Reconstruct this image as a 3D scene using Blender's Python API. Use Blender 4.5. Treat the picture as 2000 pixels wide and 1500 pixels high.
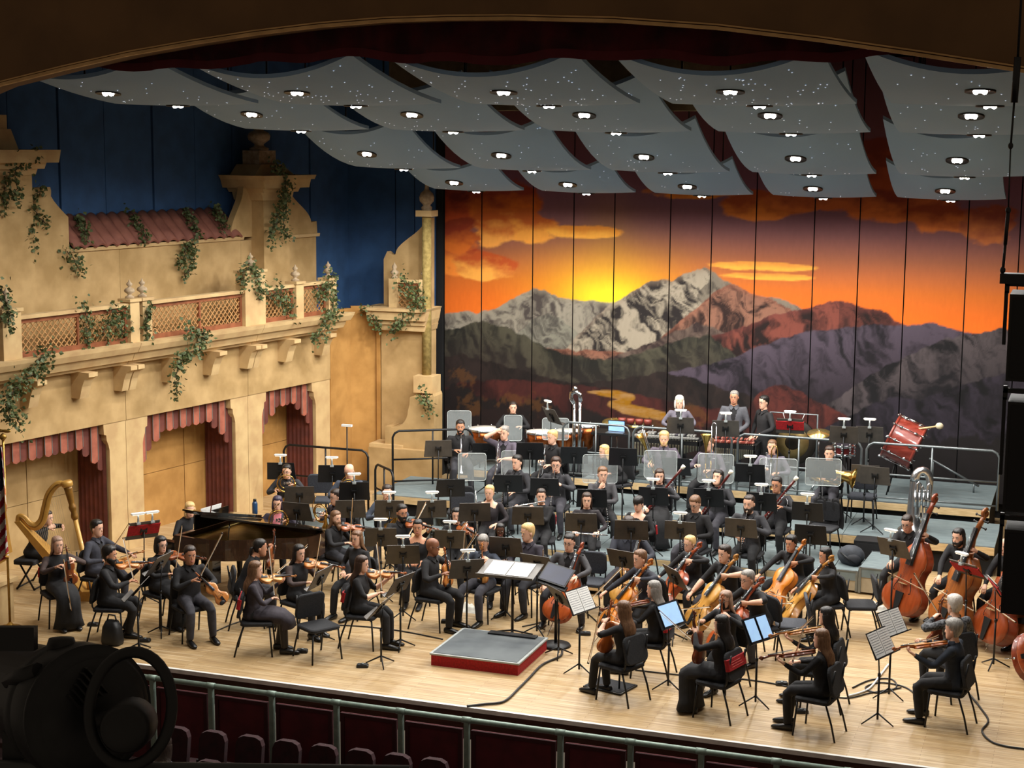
# Symphony orchestra on a concert-hall stage: everything is built here in mesh code.
import bpy, bmesh, math, random
import numpy as np
from mathutils import Vector, Matrix
rnd = random.Random(7)
scene = bpy.context.scene
COL = scene.collection
for o in list(bpy.data.objects): bpy.data.objects.remove(o)

# ------------------------------------------------------------------ camera
FPX, HCAM = 3200., 7.0
YAW, PIT, ROL = math.radians(19.6), math.atan(475/3200.), 0.008
fw = np.array([-math.sin(YAW)*math.cos(PIT), math.cos(YAW)*math.cos(PIT), -math.sin(PIT)])
_r0 = np.array([math.cos(YAW), math.sin(YAW), 0.]); _u0 = np.cross(_r0, fw)
rt = math.cos(ROL)*_r0+math.sin(ROL)*_u0; up = math.cos(ROL)*_u0-math.sin(ROL)*_r0
CAM = np.array([0., 0., HCAM])
cd = bpy.data.cameras.new('camera'); cam = bpy.data.objects.new('camera', cd); COL.objects.link(cam)
cd.sensor_width = 36.; cd.lens = FPX/2000*36.; cd.clip_end = 200.; cd.clip_start = .1
R = Matrix(((rt[0], up[0], -fw[0], 0), (rt[1], up[1], -fw[1], 0), (rt[2], up[2], -fw[2], HCAM), (0, 0, 0, 1)))
cam.matrix_world = R
scene.camera = cam
# ------------------------------------------------------------------ world and exposure
w = bpy.data.worlds.new('hall'); scene.world = w; w.use_nodes = True
w.node_tree.nodes['Background'].inputs[0].default_value = (.6, .48, .36, 1)
w.node_tree.nodes['Background'].inputs[1].default_value = .26
vs = scene.view_settings
vs.view_transform = 'Standard'; vs.look = 'None'; vs.exposure = 0.0; vs.gamma = 1.0; vs.use_curve_mapping = False
LAMP_W = 17.5        # watts of one canopy downlight
# measured stage survey: a sight line from the balcony rail to a known height / depth / plane
def ray(px, py): return fw+(px-1000)/FPX*rt+(750-py)/FPX*up
def F(px, py, z=0.):
    d = ray(px, py); return Vector(CAM+d*((z-HCAM)/d[2]))
def FY(px, py, Y):
    d = ray(px, py); return Vector(CAM+d*(Y/d[1]))
def FP(px, py, p0, n):
    d = ray(px, py); return Vector(CAM+d*(np.dot(np.array(p0)-CAM, n)/np.dot(d, n)))
def tocam(p): return math.atan2(CAM[1]-p[1], CAM[0]-p[0])       # azimuth of the balcony seen from p

# ------------------------------------------------------------------ materials
def s2l(c):
    if isinstance(c, str): c = [int(c[i:i+2], 16)/255 for i in (0, 2, 4)]
    return tuple(((x/12.92) if x <= .04045 else ((x+.055)/1.055)**2.4) for x in c)
MATS = {}
def mat(name, c, rough=.6, metal=0., c2=None, scale=8., bump=0., emit=None, es=0., trans=0., alpha=1., spec=.5, stretch=None, coat=0., detail=4.):
    if name in MATS: return MATS[name]
    m = bpy.data.materials.new(name); m.use_nodes = True; nt = m.node_tree; b = nt.nodes['Principled BSDF']
    b.inputs['Roughness'].default_value = rough; b.inputs['Metallic'].default_value = metal
    b.inputs['Specular IOR Level'].default_value = spec; b.inputs['Coat Weight'].default_value = coat
    a = s2l(c); c2l = s2l(c2) if c2 else tuple(min(1, x*.82) for x in a)
    tc = nt.nodes.new('ShaderNodeTexCoord'); mp = nt.nodes.new('ShaderNodeMapping'); nz = nt.nodes.new('ShaderNodeTexNoise')
    mp.inputs['Scale'].default_value = stretch or (1, 1, 1)
    nt.links.new(tc.outputs['Object'], mp.inputs[0]); nt.links.new(mp.outputs[0], nz.inputs['Vector'])
    nz.inputs['Scale'].default_value = scale; nz.inputs['Detail'].default_value = detail
    mx = nt.nodes.new('ShaderNodeMix'); mx.data_type = 'RGBA'
    mx.inputs[6].default_value = (*a, 1); mx.inputs[7].default_value = (*c2l, 1)
    rp = nt.nodes.new('ShaderNodeMapRange'); rp.inputs[1].default_value = .35; rp.inputs[2].default_value = .65
    nt.links.new(nz.outputs[0], rp.inputs[0]); nt.links.new(rp.outputs[0], mx.inputs[0]); nt.links.new(mx.outputs[2], b.inputs['Base Color'])
    if bump:
        bp = nt.nodes.new('ShaderNodeBump'); bp.inputs['Strength'].default_value = bump; bp.inputs['Distance'].default_value = .01
        nt.links.new(nz.outputs[0], bp.inputs['Height']); nt.links.new(bp.outputs[0], b.inputs['Normal'])
    if emit: b.inputs['Emission Color'].default_value = (*s2l(emit), 1); b.inputs['Emission Strength'].default_value = es
    if trans: b.inputs['Transmission Weight'].default_value = trans; b.inputs['IOR'].default_value = 1.1
    if alpha < 1: b.inputs['Alpha'].default_value = alpha
    MATS[name] = m; return m

# ------------------------------------------------------------------ mesh builder
class MB:
    def __init__(s): s.v = []; s.f = []; s.mi = []; s.sm = []
    def add(s, vs_, fs, mi=0, sm=False, M=None):
        k = len(s.v)
        s.v += [tuple(M @ Vector(p)) if M else tuple(p) for p in vs_]
        for f in fs: s.f.append([k+i for i in f]); s.mi.append(mi); s.sm.append(sm)
        return s
    def box(s, a, b, mi=0, M=None):
        (x0, y0, z0), (x1, y1, z1) = a, b
        return s.add([(x0, y0, z0), (x1, y0, z0), (x1, y1, z0), (x0, y1, z0), (x0, y0, z1), (x1, y0, z1), (x1, y1, z1), (x0, y1, z1)],
              [(3, 2, 1, 0), (4, 5, 6, 7), (0, 1, 5, 4), (1, 2, 6, 5), (2, 3, 7, 6), (3, 0, 4, 7)], mi, False, M)
    def loft(s, rings, mi=0, sm=True, cap=True, M=None, closed=True):
        n = len(rings[0]); k0 = len(s.v)
        for r in rings: s.v += [tuple(M @ Vector(p)) if M else tuple(p) for p in r]
        for i in range(len(rings)-1):
            for j in range(n if closed else n-1):
                a = k0+i*n+j; b = k0+i*n+(j+1) % n
                s.f.append([a, b, b+n, a+n]); s.mi.append(mi); s.sm.append(sm)
        if cap and closed:
            s.f.append([k0+j for j in range(n)][::-1]); s.mi.append(mi); s.sm.append(False)
            s.f.append([k0+(len(rings)-1)*n+j for j in range(n)]); s.mi.append(mi); s.sm.append(False)
        return s
    def tube(s, pts, rad, n=8, mi=0, M=None, cap=True, flat=None, upv=None, closed=False):
        pts = [Vector(p) for p in pts]
        if not hasattr(rad, '__len__'): rad = [rad]*len(pts)
        rings = []; prev = None
        for i, p in enumerate(pts):
            t = (pts[min(i+1, len(pts)-1)]-pts[max(i-1, 0)])
            if closed: t = pts[(i+1) % len(pts)]-pts[i-1]
            t = t.normalized() if t.length > 1e-9 else Vector((0, 0, 1))
            if prev is None:
                h = Vector(upv) if upv else (Vector((0, 0, 1)) if abs(t.z) < .9 else Vector((0, 1, 0)))
            else: h = prev
            e1 = h-t*h.dot(t); e1 = e1.normalized() if e1.length > 1e-6 else t.orthogonal().normalized(); prev = e1; e2 = t.cross(e1)
            fx = flat or 1.
            rings.append([p+(e1*math.cos(q)*fx+e2*math.sin(q))*rad[i] for q in (2*math.pi*j/n for j in range(n))])
        if closed: rings.append(rings[0]); cap = False
        return s.loft(rings, mi, True, cap, M)
    def cyl(s, a, b, r, r2=None, n=10, mi=0, M=None, cap=True): return s.tube([a, b], [r, r if r2 is None else r2], n, mi, M, cap)
    def lathe(s, prof, n=16, mi=0, M=None, sm=True, cap=True):
        return s.loft([[(r*math.cos(q), r*math.sin(q), z) for q in (2*math.pi*j/n for j in range(n))] for r, z in prof], mi, sm, cap, M)
    def ell(s, c, rx, ry, rz, n=10, m=7, mi=0, M=None):
        c = Vector(c)
        return s.loft([[(c.x+rx*math.sin(t)*math.cos(q), c.y+ry*math.sin(t)*math.sin(q), c.z-rz*math.cos(t)) for q in (2*math.pi*j/n for j in range(n))]
              for t in (math.pi*(i+.15)/(m-1+.3) for i in range(m))], mi, True, True, M)
    def prism(s, poly, z0, z1, mi=0, M=None, sm=False):   # outline in xy, extruded in z
        n = len(poly)
        return s.add([(x, y, z0) for x, y in poly]+[(x, y, z1) for x, y in poly],
              [list(range(n))[::-1], list(range(n, 2*n))]+[(i, (i+1) % n, n+(i+1) % n, n+i) for i in range(n)], mi, sm, M)
    def grid(s, fn, nu, nv, mi=0, sm=True, M=None):
        return s.add([fn(i/nu, j/nv) for j in range(nv+1) for i in range(nu+1)],
              [(j*(nu+1)+i, j*(nu+1)+i+1, (j+1)*(nu+1)+i+1, (j+1)*(nu+1)+i) for j in range(nv) for i in range(nu)], mi, sm, M)
    def mesh(s, name, mats):
        me = bpy.data.meshes.new(name); me.from_pydata(s.v, [], s.f)
        me.polygons.foreach_set('material_index', s.mi); me.polygons.foreach_set('use_smooth', s.sm)
        for m in (mats if isinstance(mats, (list, tuple)) else [mats]): me.materials.append(m)
        me.update(); return me
    def build(s, name, mats, parent=None, loc=None, M=None): return mkobj(name, s.mesh(name, mats), parent, loc, M)
def mkobj(name, me, parent=None, loc=None, M=None):
    o = bpy.data.objects.new(name, me); COL.objects.link(o)
    if parent: o.parent = parent
    if M is not None: o.matrix_local = M
    elif loc is not None: o.location = loc
    return o
def tag(o, label=None, cat=None, group=None, kind=None):
    if label: o['label'] = label
    if cat: o['category'] = cat
    if group: o['group'] = group
    if kind: o['kind'] = kind
    return o
def thing(name, label, cat, loc=(0, 0, 0), rz=0., group=None, M=None):
    o = mkobj(name, None); o.empty_display_size = .1
    if M is not None: o.matrix_world = M
    else: o.location = loc; o.rotation_euler = (0, 0, rz)
    return tag(o, label, cat, group)
def copy_tree(src, label=None, M=None, parent=None):
    c = src.copy(); COL.objects.link(c); c.parent = parent
    if label: c['label'] = label
    if M is not None: c.matrix_local = M
    for ch in PROTO_KIDS.get(src.name, src.children): copy_tree(ch, None, None, c)
    return c
PROTO_KIDS = {}
class Proto:            # parts built once, then linked as individual things that share the mesh data
    def __init__(s, name, cat): s.name = name; s.cat = cat; s.parts = []
    def part(s, name, mb, mats, sub=None): s.parts.append((name, mb.mesh(s.name+'_'+name, mats), sub)); return s
    def put(s, label, M, group=None, mats=None):
        t = thing(s.name, label, s.cat, M=M, group=group); objs = []
        for name, me, sub in s.parts:
            objs.append(mkobj(name, me, t if sub is None else objs[sub]))
        return t
def TM(loc, rz=0., s=1.): return Matrix.Translation(Vector(loc)) @ Matrix.Rotation(rz, 4, 'Z') @ Matrix.Scale(s, 4)
def frame(o, x=None, y=None, z=None):      # matrix from origin and two axes (y exact, z approximate)
    y = Vector(y).normalized(); z = Vector(z); z = (z-y*z.dot(y)).normalized(); x = y.cross(z)
    return Matrix(((x.x, y.x, z.x, o[0]), (x.y, y.y, z.y, o[1]), (x.z, y.z, z.z, o[2]), (0, 0, 0, 1)))
def lerp(a, b, t): return a+(b-a)*t
def interp(x, pts):
    xs = [p[0] for p in pts]; ys = [p[1] for p in pts]; return float(np.interp(x, xs, ys))
# value noise for painted scenery
_ns = np.random.RandomState(3); _tab = _ns.rand(256, 256)
def vnoise(x, y):
    xi = np.floor(x).astype(int); yi = np.floor(y).astype(int); fx = x-xi; fy = y-yi
    fx = fx*fx*(3-2*fx); fy = fy*fy*(3-2*fy); g = lambda a, b: _tab[a % 256, b % 256]
    return (g(xi, yi)*(1-fx)+g(xi+1, yi)*fx)*(1-fy)+(g(xi, yi+1)*(1-fx)+g(xi+1, yi+1)*fx)*fy
def fbm(x, y, o=5):
    r = 0; a = .5; t = 0
    for _ in range(o): r = r+a*vnoise(x, y); t += a; a *= .55; x = x*2.03+17.1; y = y*2.03+5.3
    return r/t

# ------------------------------------------------------------------ shared materials
M_black = mat('black_steel', '17181a', .45, .3, scale=30)
M_blackp = mat('black_plastic', '0d0e10', .5, scale=30)
M_chrome = mat('chrome', 'd8dade', .12, 1., scale=3)
M_grey = mat('grey_steel', '7d8486', .42, .7, scale=12)
M_white = mat('white_plastic', 'eef0ee', .5, scale=10)
M_paper = mat('sheet_music', 'f4f4f0', .8, c2='dcdcd8', scale=90., stretch=(1, 6, 1))
M_red = mat('red_cloth', 'b3161d', .8, c2='8d0f16', scale=40)
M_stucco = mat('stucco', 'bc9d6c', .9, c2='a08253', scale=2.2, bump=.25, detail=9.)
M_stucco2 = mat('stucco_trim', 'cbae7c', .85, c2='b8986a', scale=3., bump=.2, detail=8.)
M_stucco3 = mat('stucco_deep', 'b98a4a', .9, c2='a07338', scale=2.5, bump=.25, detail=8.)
M_terra = mat('terracotta', 'a8604a', .85, c2='8c4c3a', scale=5., bump=.2)
M_terrad = mat('terracotta_dark', '70382c', .85, c2='5a2c24', scale=5.)
M_slate = mat('awning_grey', '6b6c66', .85)
M_stone = mat('stone_finial', 'b9a588', .8, c2='9a8468', scale=14, bump=.2)
M_leaf = mat('ivy_leaf', '3c4826', .6, c2='5c683c', scale=9.)
M_stem = mat('ivy_stem', '4a3a28', .8)
M_blue = mat('blue_shell', '355a88', .85, c2='2e4f78', scale=3., detail=6.)
M_dark = mat('dark_void', '0a0a0b', .9)
M_deck = mat('riser_deck', '6e7a7b', .7, c2='5e6b6e', scale=5., stretch=(1, 4, 1), bump=.1)
M_riserw = mat('riser_wood', 'd6b98a', .6, c2='c0a070', scale=6., stretch=(1, 8, 8))
M_arch = mat('proscenium_plaster', '6b4d2c', .85, c2='5d4225', scale=1.5, detail=7.)
M_archt = mat('proscenium_gilt_trim', 'c39a62', .6, c2='a8824e', scale=4.)
M_velvet = mat('red_velvet', '4c0b12', .95, c2='2a060a', scale=3.)
# ================================================================== the setting
# stage floor -------------------------------------------------------
def wood_floor():
    m = bpy.data.materials.new('maple_floor'); m.use_nodes = True; nt = m.node_tree; b = nt.nodes['Principled BSDF']; L = nt.links.new
    tc = nt.nodes.new('ShaderNodeTexCoord')
    br = nt.nodes.new('ShaderNodeTexBrick'); br.inputs['Scale'].default_value = 1.
    br.inputs['Brick Width'].default_value = 1.6; br.inputs['Row Height'].default_value = .062; br.inputs['Mortar Size'].default_value = .002
    br.inputs['Color1'].default_value = (*s2l('cdb48c'), 1); br.inputs['Color2'].default_value = (*s2l('bb9d70'), 1); br.inputs['Mortar'].default_value = (*s2l('86683f'), 1)
    L(tc.outputs['Object'], br.inputs['Vector'])
    mp = nt.nodes.new('ShaderNodeMapping'); mp.inputs['Scale'].default_value = (.8, 14, 1); L(tc.outputs['Object'], mp.inputs[0])
    nz = nt.nodes.new('ShaderNodeTexNoise'); nz.inputs['Scale'].default_value = 2.; nz.inputs['Detail'].default_value = 6; L(mp.outputs[0], nz.inputs['Vector'])
    mx = nt.nodes.new('ShaderNodeMix'); mx.data_type = 'RGBA'; mx.blend_type = 'MULTIPLY'; mx.inputs[0].default_value = 1.
    cr = nt.nodes.new('ShaderNodeValToRGB'); cr.color_ramp.elements[0].position = .35; cr.color_ramp.elements[1].position = .62
    cr.color_ramp.elements[0].color = (.70, .63, .55, 1); cr.color_ramp.elements[1].color = (1, 1, 1, 1)
    L(nz.outputs[0], cr.inputs[0]); L(br.outputs[0], mx.inputs[6]); L(cr.outputs[0], mx.inputs[7]); L(mx.outputs[2], b.inputs['Base Color'])
    b.inputs['Roughness'].default_value = .42
    return m
M_floor = wood_floor()
EDGE = 18.35
fl = tag(MB().box((-19, EDGE, -.12), (5, 32.5, 0)).build('floor', M_floor), kind='structure')
mat('edge_white', 'e9e6df', .5); mat('fascia_wood', '4a2c1b', .6, c2='38200f', scale=5, stretch=(1, 6, 6))
MB().box((-19, EDGE-.045, -.05), (5, EDGE+.004, .006)).build('edge_strip', MATS['edge_white'], fl)
MB().box((-19, EDGE-.012, -.42), (5, EDGE+.05, -.045)).build('fascia', MATS['fascia_wood'], fl)
tag(MB().box((-22, 2, -1.35), (6, EDGE+.1, -1.2)).build('floor_hall', mat('carpet', '2a1212', .95)), kind='structure')
# proscenium arch ----------------------------------------------------
YA = 17.0
apx = [(0, 167), (125, 136), (250, 108), (375, 86), (500, 67), (625, 52), (750, 42), (875, 38), (1000, 37), (1200, 42), (1400, 56), (1600, 80), (1800, 109), (2000, 140)]
curve = [(FY(x, y, YA).x, FY(x, y, YA).z) for x, y in apx]
x0, z0 = curve[0]; x1, z1 = curve[-1]
left = [(-16.0, -1.6), (-16.0, 4.6), (-15.7, 5.6), (-15.1, 6.4), (-14.2, 7.1)]
right = [(x1+1.1, 7.3), (x1+2.0, 6.6), (x1+2.6, 5.6), (x1+2.8, 4.6), (x1+2.8, -1.6)]
arc = left+curve+right
mb = MB(); outer = []
for (x, z) in arc: outer.append((x, z))
n = len(arc)
# front face as quads up to a big frame, and an inner reveal
big = [(-24, -1.6), (-24, 4.6), (-24, 7), (-24, 9), (-22, 11.5)]+[(x, 11.5) for x, z in curve]+[(5, 11.5), (7, 9), (8, 7), (8, 4.6), (8, -1.6)]
for yy in (YA, YA+.35): mb.v += [(x, yy, z) for x, z in arc]+[(x, yy, z) for x, z in big]
for i in range(n-1):
    mb.f += [[i, i+1, n+i+1, n+i], [2*n+i+1, 2*n+i, 3*n+i, 3*n+i+1], [i+1, i, 2*n+i, 2*n+i+1]]
mb.mi = [0]*len(mb.f); mb.sm = [False]*len(mb.f)
pw = tag(mb.build('wall_front', M_arch), kind='structure')
def sweep(off0, off1, ya, yb):
    rings = []
    for i, (x, z) in enumerate(arc):
        a = Vector(arc[max(i-1, 0)]); b = Vector(arc[min(i+1, n-1)]); t = (b-a).normalized(); nn = Vector((-t.y, t.x))
        p0 = Vector((x, z))+nn*off0; p1 = Vector((x, z))+nn*off1
        rings.append([(p0.x, ya, p0.y), (p1.x, ya, p1.y), (p1.x, yb, p1.y), (p0.x, yb, p0.y)])
    return MB().loft(rings, 0, False)
sweep(-.012, .022, YA-.05, YA+.02).build('arch_bead', M_archt, pw)
sweep(.034, .05, YA-.03, YA+.02).build('arch_bead', M_archt, pw)
# valance curtain behind the arch -----------------------------------
def valance(u, v):
    x = lerp(-14.5, 1.2, u); fold = math.sin(x*9.)*.05+math.sin(x*23+1)*.02
    hem = interp((x+6.7), [(-8, 7.75), (-5.5, 7.86), (-4, 7.8), (-1.6, 7.93), (0, 7.84), (1.5, 7.9), (3, 7.82), (5, 7.9), (8, 7.75)])+.025*math.sin(x*5.2)
    return (x, 17.45+fold, lerp(hem, 9.6, v))
vc = thing('curtain', 'dark red velvet valance curtain hanging behind the proscenium arch', 'curtain', (-6.7, 17.45, 7.8))
def sub(o, fn): return lambda u, v: tuple(Vector(fn(u, v))-o.location)
MB().grid(sub(vc, valance), 200, 6).build('cloth', M_velvet, vc)
MB().grid(sub(vc, lambda u, v: (lerp(-14.5, 1.2, u), valance(u, v*.01)[1]-.012, valance(u, 0)[2]+.10*v)), 200, 1).build('hem_band', mat('velvet_hem', '56101a', .9, scale=4), vc)
# shell: blue side wall in tall panels --------------------------------
WA = Vector((-15.97, 20.5)); WU = Vector((.184, .983)).normalized(); WN = Vector((WU.y, -WU.x))
def W(s, o, z): p = WA+WU*s+WN*o; return Vector((p.x, p.y, z))
def WP(px, py, o=0.):       # survey: wall coordinates (s, z) of a sight line at offset o
    p0 = W(0, o, 0); q = FP(px, py, p0, np.array((WN.x, WN.y, 0))); d = Vector((q.x, q.y))-WA
    return d.dot(WU), q.z
wl = mkobj('wall_left', None); tag(wl, kind='structure')
seam = [WP(x, 420, -1.0)[0] for x in (-60, 20, 118, 207, 300, 382, 455, 530, 605, 660, 722, 775, 812, 868)]
seam = [s_ for s_ in seam if W(s_, -1., 0).y < 31.0]
seam = [seam[0]-2.6, seam[0]-1.2]+seam+[(31.6-WA.y)/WU.y]
for i in range(len(seam)-1):
    a, b = seam[i]+.016, seam[i+1]-.016; zz = .0 if i % 2 else .02
    mbp = MB(); P0 = [W(a, -1.0+zz, 0), W(b, -1.0+zz, 0), W(b, -1.12, 0), W(a, -1.12, 0)]
    mbp.prism([(p.x, p.y) for p in P0], 0.0, 9.2).build('panel', M_blue, wl)
mbp = MB(); P0 = [W(seam[0], -1.1, 0), W(seam[-1], -1.1, 0), W(seam[-1], -1.2, 0), W(seam[0], -1.2, 0)]
mbp.prism([(p.x, p.y) for p in P0], 0, 9.2).build('backing', M_dark, wl)
# painted backdrop -----------------------------------------------------
YB = 31.55
def mp_(px, py): p = FY(px, py, YB); return p.x, p.z
def C(c): return np.array(s2l(c))
def paint(X, Z):
    """sunset mountain mural in wall coordinates (metres)"""
    sh = X.shape; out = np.zeros(sh+(3,))
    def line(pts):
        q = sorted(mp_(*p) for p in pts); return np.interp(X, [a for a, _ in q], [b for _, b in q])
    zt = lambda y: mp_(1400, y)[1]
    # sky gradient
    stops = [(640, 'd06214'), (600, 'c85e15'), (560, 'b45c1c'), (500, '8c5238'), (450, '7c5050'), (400, '765060'), (360, '72495c'), (250, '6a4048'), (100, '4c2c34')]
    zs = [zt(y) for y, _ in stops]; cs = [C(c) for _, c in stops]
    for k in range(3): out[..., k] = np.interp(Z, zs, [c[k] for c in cs])
    left = np.clip((mp_(960, 500)[0]-X)/2., 0, 1)[..., None]*.35; out = out*(1-left)+C('b3541f')*left
    sx, sz = mp_(1185, 585); d = np.hypot((X-sx)*.62, (Z-sz)*1.0)
    g = np.exp(-(d/.95)**2)[..., None]; out = out*(1-g*.85)+C('cf961a')*g*.85
    g = np.exp(-(d/.42)**2)[..., None]; out = out*(1-g)+C('d9c41e')*g
    g = np.exp(-((X-sx)/.5)**2-((Z-zt(480))/.9)**2)[..., None]*.25; out = out*(1-g)+C('b48428')*g
    n1 = fbm(X*1.5+3, Z*3.1, 6); n2 = fbm(X*3.2, Z*6.+9, 5)
    def cloud(cx, cy, rx, ry, cd, cl, s=1., th=.46):
        nonlocal out
        x, z = mp_(cx, cy); px = rx/92.; pz = ry/92.
        r = ((X-x)/px)**2+((Z-z)/pz)**2
        m = np.clip((np.exp(-r*1.1)*1.15*(.35+1.3*n1)-th)*9, 0, 1)*s
        edge = np.clip((z+.1*pz-Z)/pz*1.1+.35+1.6*(n2-.5), 0, 1)
        c = C(cd)*(1-edge[..., None])+C(cl)*edge[..., None]; out = out*(1-m[..., None])+c*m[..., None]
    cloud(880, 400, 75, 55, '6b241c', 'b0451a'); cloud(985, 395, 90, 55, '8a3320', 'c8641e'); cloud(1020, 440, 90, 38, 'b85a20', 'e89a3c')
    cloud(960, 450, 60, 40, 'b4551c', 'e69a44'); cloud(1130, 452, 90, 14, 'd8862e', 'f0a840'); cloud(890, 500, 60, 42, '9a3c1a', 'd87a2a'); cloud(950, 520, 75, 32, 'a8481a', 'e09a40')
    cloud(900, 460, 50, 40, '8a3218', 'c8651e'); cloud(1480, 402, 90, 30, '9a4422', 'd87a30'); cloud(1560, 392, 70, 22, '8e3e24', 'c86a30'); cloud(1760, 400, 110, 48, '7c3020', 'c8682e')
    cloud(1830, 430, 80, 32, '8e3c20', 'd07030'); cloud(1930, 440, 60, 45, '8a4030', 'c4703c'); cloud(1640, 385, 90, 30, '7a3220', 'b85c2a'); cloud(1340, 375, 100, 16, 'a04a20', 'd8802c')
    cloud(1720, 320, 90, 50, '6e2a1c', '9c4420'); cloud(1480, 520, 110, 9, 'd08a34', 'e8a83c', .8, .4); cloud(1490, 540, 90, 7, 'd08a34', 'e8a83c', .7, .4)
    # mountains, far to near: rock texture of diagonal strokes
    def mtn(pts, dark, light, ang, sc, seed, con=1., lit=None, rim=None, shade=.0, rough=.05, base=None, dim=.55):
        nonlocal out
        h = line(pts)+(fbm(X*6+seed, X*0+seed, 4)-.5)*rough*2.2
        ca, sa = math.cos(ang), math.sin(ang); wx = (fbm(X*1.6+seed, Z*1.6, 4)-.5)*.8
        sc = sc*1.9; u = (X*ca-Z*sa+wx)*sc; v = (X*sa+Z*ca+wx)*sc*.36
        r = fbm(u*.55+seed*3, v*.55+seed, 6); rr = 1-np.abs(2*fbm(u*1.2+seed, v*1.2, 6)-1); r3 = fbm(u*3+seed, v*3.2, 4)
        t = np.clip((.50*r+.34*rr+.16*r3-.56)*4.2*con+.34, 0, 1)**1.15
        if lit is not None: t = np.clip(t*lit(X, Z), 0, 1)
        c = (C(dark)*(1-t[..., None])+C(light)*t[..., None])*dim
        dz = h-Z
        if rim: rm = np.clip(1-dz/.14, 0, 1)[..., None]*.55; c = c*(1-rm)+C(rim)*rm
        if base: q = np.clip(dz/1.6, 0, 1)[..., None]; c = c*(1-q)+C(base)*q
        m = np.clip(dz/.025, 0, 1)[..., None]; out = out*(1-m)+c*m
    mtn([(840, 620), (868, 612), (900, 605), (935, 611), (965, 604), (1000, 583), (1040, 561), (1060, 565), (1090, 578), (1120, 586), (1150, 585), (1195, 592), (1300, 640), (2000, 900)], '4c4440', '9c9484', -.9, 3.2, 1.3, 1.3, rim='8a8272', dim=.66)
    mtn([(840, 660), (1000, 660), (1040, 622), (1070, 612), (1095, 620), (1130, 650), (1170, 690), (1300, 760)], '57524c', '9a9686', -1.1, 3.5, 9.1, 1.1)
    pk = mp_(1375, 521)[0]
    mtn([(1090, 700), (1130, 650), (1190, 593), (1215, 580), (1240, 564), (1270, 547), (1295, 545), (1310, 548), (1340, 534), (1375, 520), (1395, 530), (1410, 545), (1435, 556), (1460, 572), (1490, 578), (1520, 582), (1560, 600), (1700, 700), (2000, 900)], '26201f', 'a89c88', -.75, 2.6, 4.4, 1.5, dim=.68,
        lit=lambda X, Z: np.where(X < pk+.12*np.sin(Z*9), 1.12, .5), rim='7a6a5c')
    mtn([(1260, 690), (1300, 650), (1350, 610), (1390, 572), (1425, 551), (1440, 556), (1465, 575), (1500, 582), (1540, 600), (1600, 650), (1800, 800)], '33201c', 'a0705a', -.7, 3., 6.1, 1.4, rim='7c4c3a')
    mtn([(1120, 720), (1180, 700), (1240, 680), (1300, 655), (1360, 630), (1400, 640), (1500, 700), (1700, 800)], '3a2c2a', '7a665a', -.6, 2.6, 7.7, 1.2)
    mtn([(1180, 745), (1240, 715), (1290, 695), (1340, 665), (1400, 655), (1440, 640), (1470, 628), (1500, 617), (1560, 603), (1590, 597), (1620, 588), (1640, 585), (1680, 598), (1720, 605), (1765, 632), (1850, 700), (2000, 800)], '241413', '8c4a3c', -.65, 2.3, 2.2, 1.3, rim='60302a',
        lit=lambda X, Z: np.where(X < mp_(1640, 585)[0], 1.1, .6))
    mtn([(840, 650), (868, 645), (940, 627), (990, 640), (1040, 665), (1100, 690), (1150, 697), (1190, 702), (1240, 690), (1300, 672), (1340, 660), (1385, 652), (1420, 680), (1500, 760), (1700, 900)], '23231d', '5e5a48', -.5, 2.0, 3.9, 1.2, base='2c201e', dim=.5)
    mtn([(1240, 760), (1300, 730), (1400, 705), (1450, 690), (1520, 662), (1570, 648), (1650, 640), (1700, 634), (1760, 634), (1820, 631), (1870, 645), (1910, 652), (1960, 650), (2010, 660)], '1d1820', '6a5c6c', -.75, 1.9, 5.5, 1.3, base='1c161a', dim=.42)
    mtn([(1560, 820), (1620, 790), (1700, 730), (1780, 690), (1850, 660), (1900, 650), (1960, 640), (2010, 650)], '1a171a', '6e6264', -.8, 2.1, 8.8, 1.3, base='151216', dim=.42)
    mtn([(840, 700), (900, 690), (1000, 720), (1100, 745), (1200, 742), (1290, 725), (1350, 735), (1420, 760), (1520, 790), (1640, 850), (1800, 900)], '191312', '352824', -.2, 1.8, 12.1, .8)
    mtn([(840, 770), (900, 745), (1000, 742), (1080, 748), (1160, 755), (1240, 768), (1340, 790), (1420, 800), (1500, 810), (1600, 850), (1800, 900)], '2e1413', '5c2a24', .05, 1.5, 13.3, .8)
    mtn([(1440, 830), (1475, 775), (1500, 755), (1530, 752), (1560, 765), (1600, 785), (1660, 815), (1720, 850)], '2b1414', '6a322a', -.7, 2.6, 15.5, 1.2)
    mtn([(1500, 900), (1600, 840), (1680, 800), (1740, 775), (1800, 780), (1880, 750), (1960, 730), (2010, 720)], '131013', '3c3440', -.7, 1.8, 18.1, 1.1, dim=.5)
    # river
    rv = [(1150, 766, .03), (1175, 768, .07), (1205, 772, .10), (1226, 777, .09), (1216, 785, .10), (1200, 791, .10), (1225, 800, .12), (1265, 808, .12), (1305, 816, .09), (1345, 826, .04)]
    best = np.full(sh, 9.); hwid = np.zeros(sh)
    for (ax, ay, aw), (bx, by, bw) in zip(rv[:-1], rv[1:]):
        (x0_, z0_), (x1_, z1_) = mp_(ax, ay), mp_(bx, by); dx, dz = x1_-x0_, z1_-z0_; tt = np.clip(((X-x0_)*dx+(Z-z0_)*dz)/(dx*dx+dz*dz), 0, 1)
        dd = np.hypot((X-x0_-tt*dx)*.55, Z-z0_-tt*dz); hw_ = aw+(bw-aw)*tt; k = dd-hw_ < best-hwid; best = np.where(k, dd, best); hwid = np.where(k, hw_, hwid)
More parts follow.
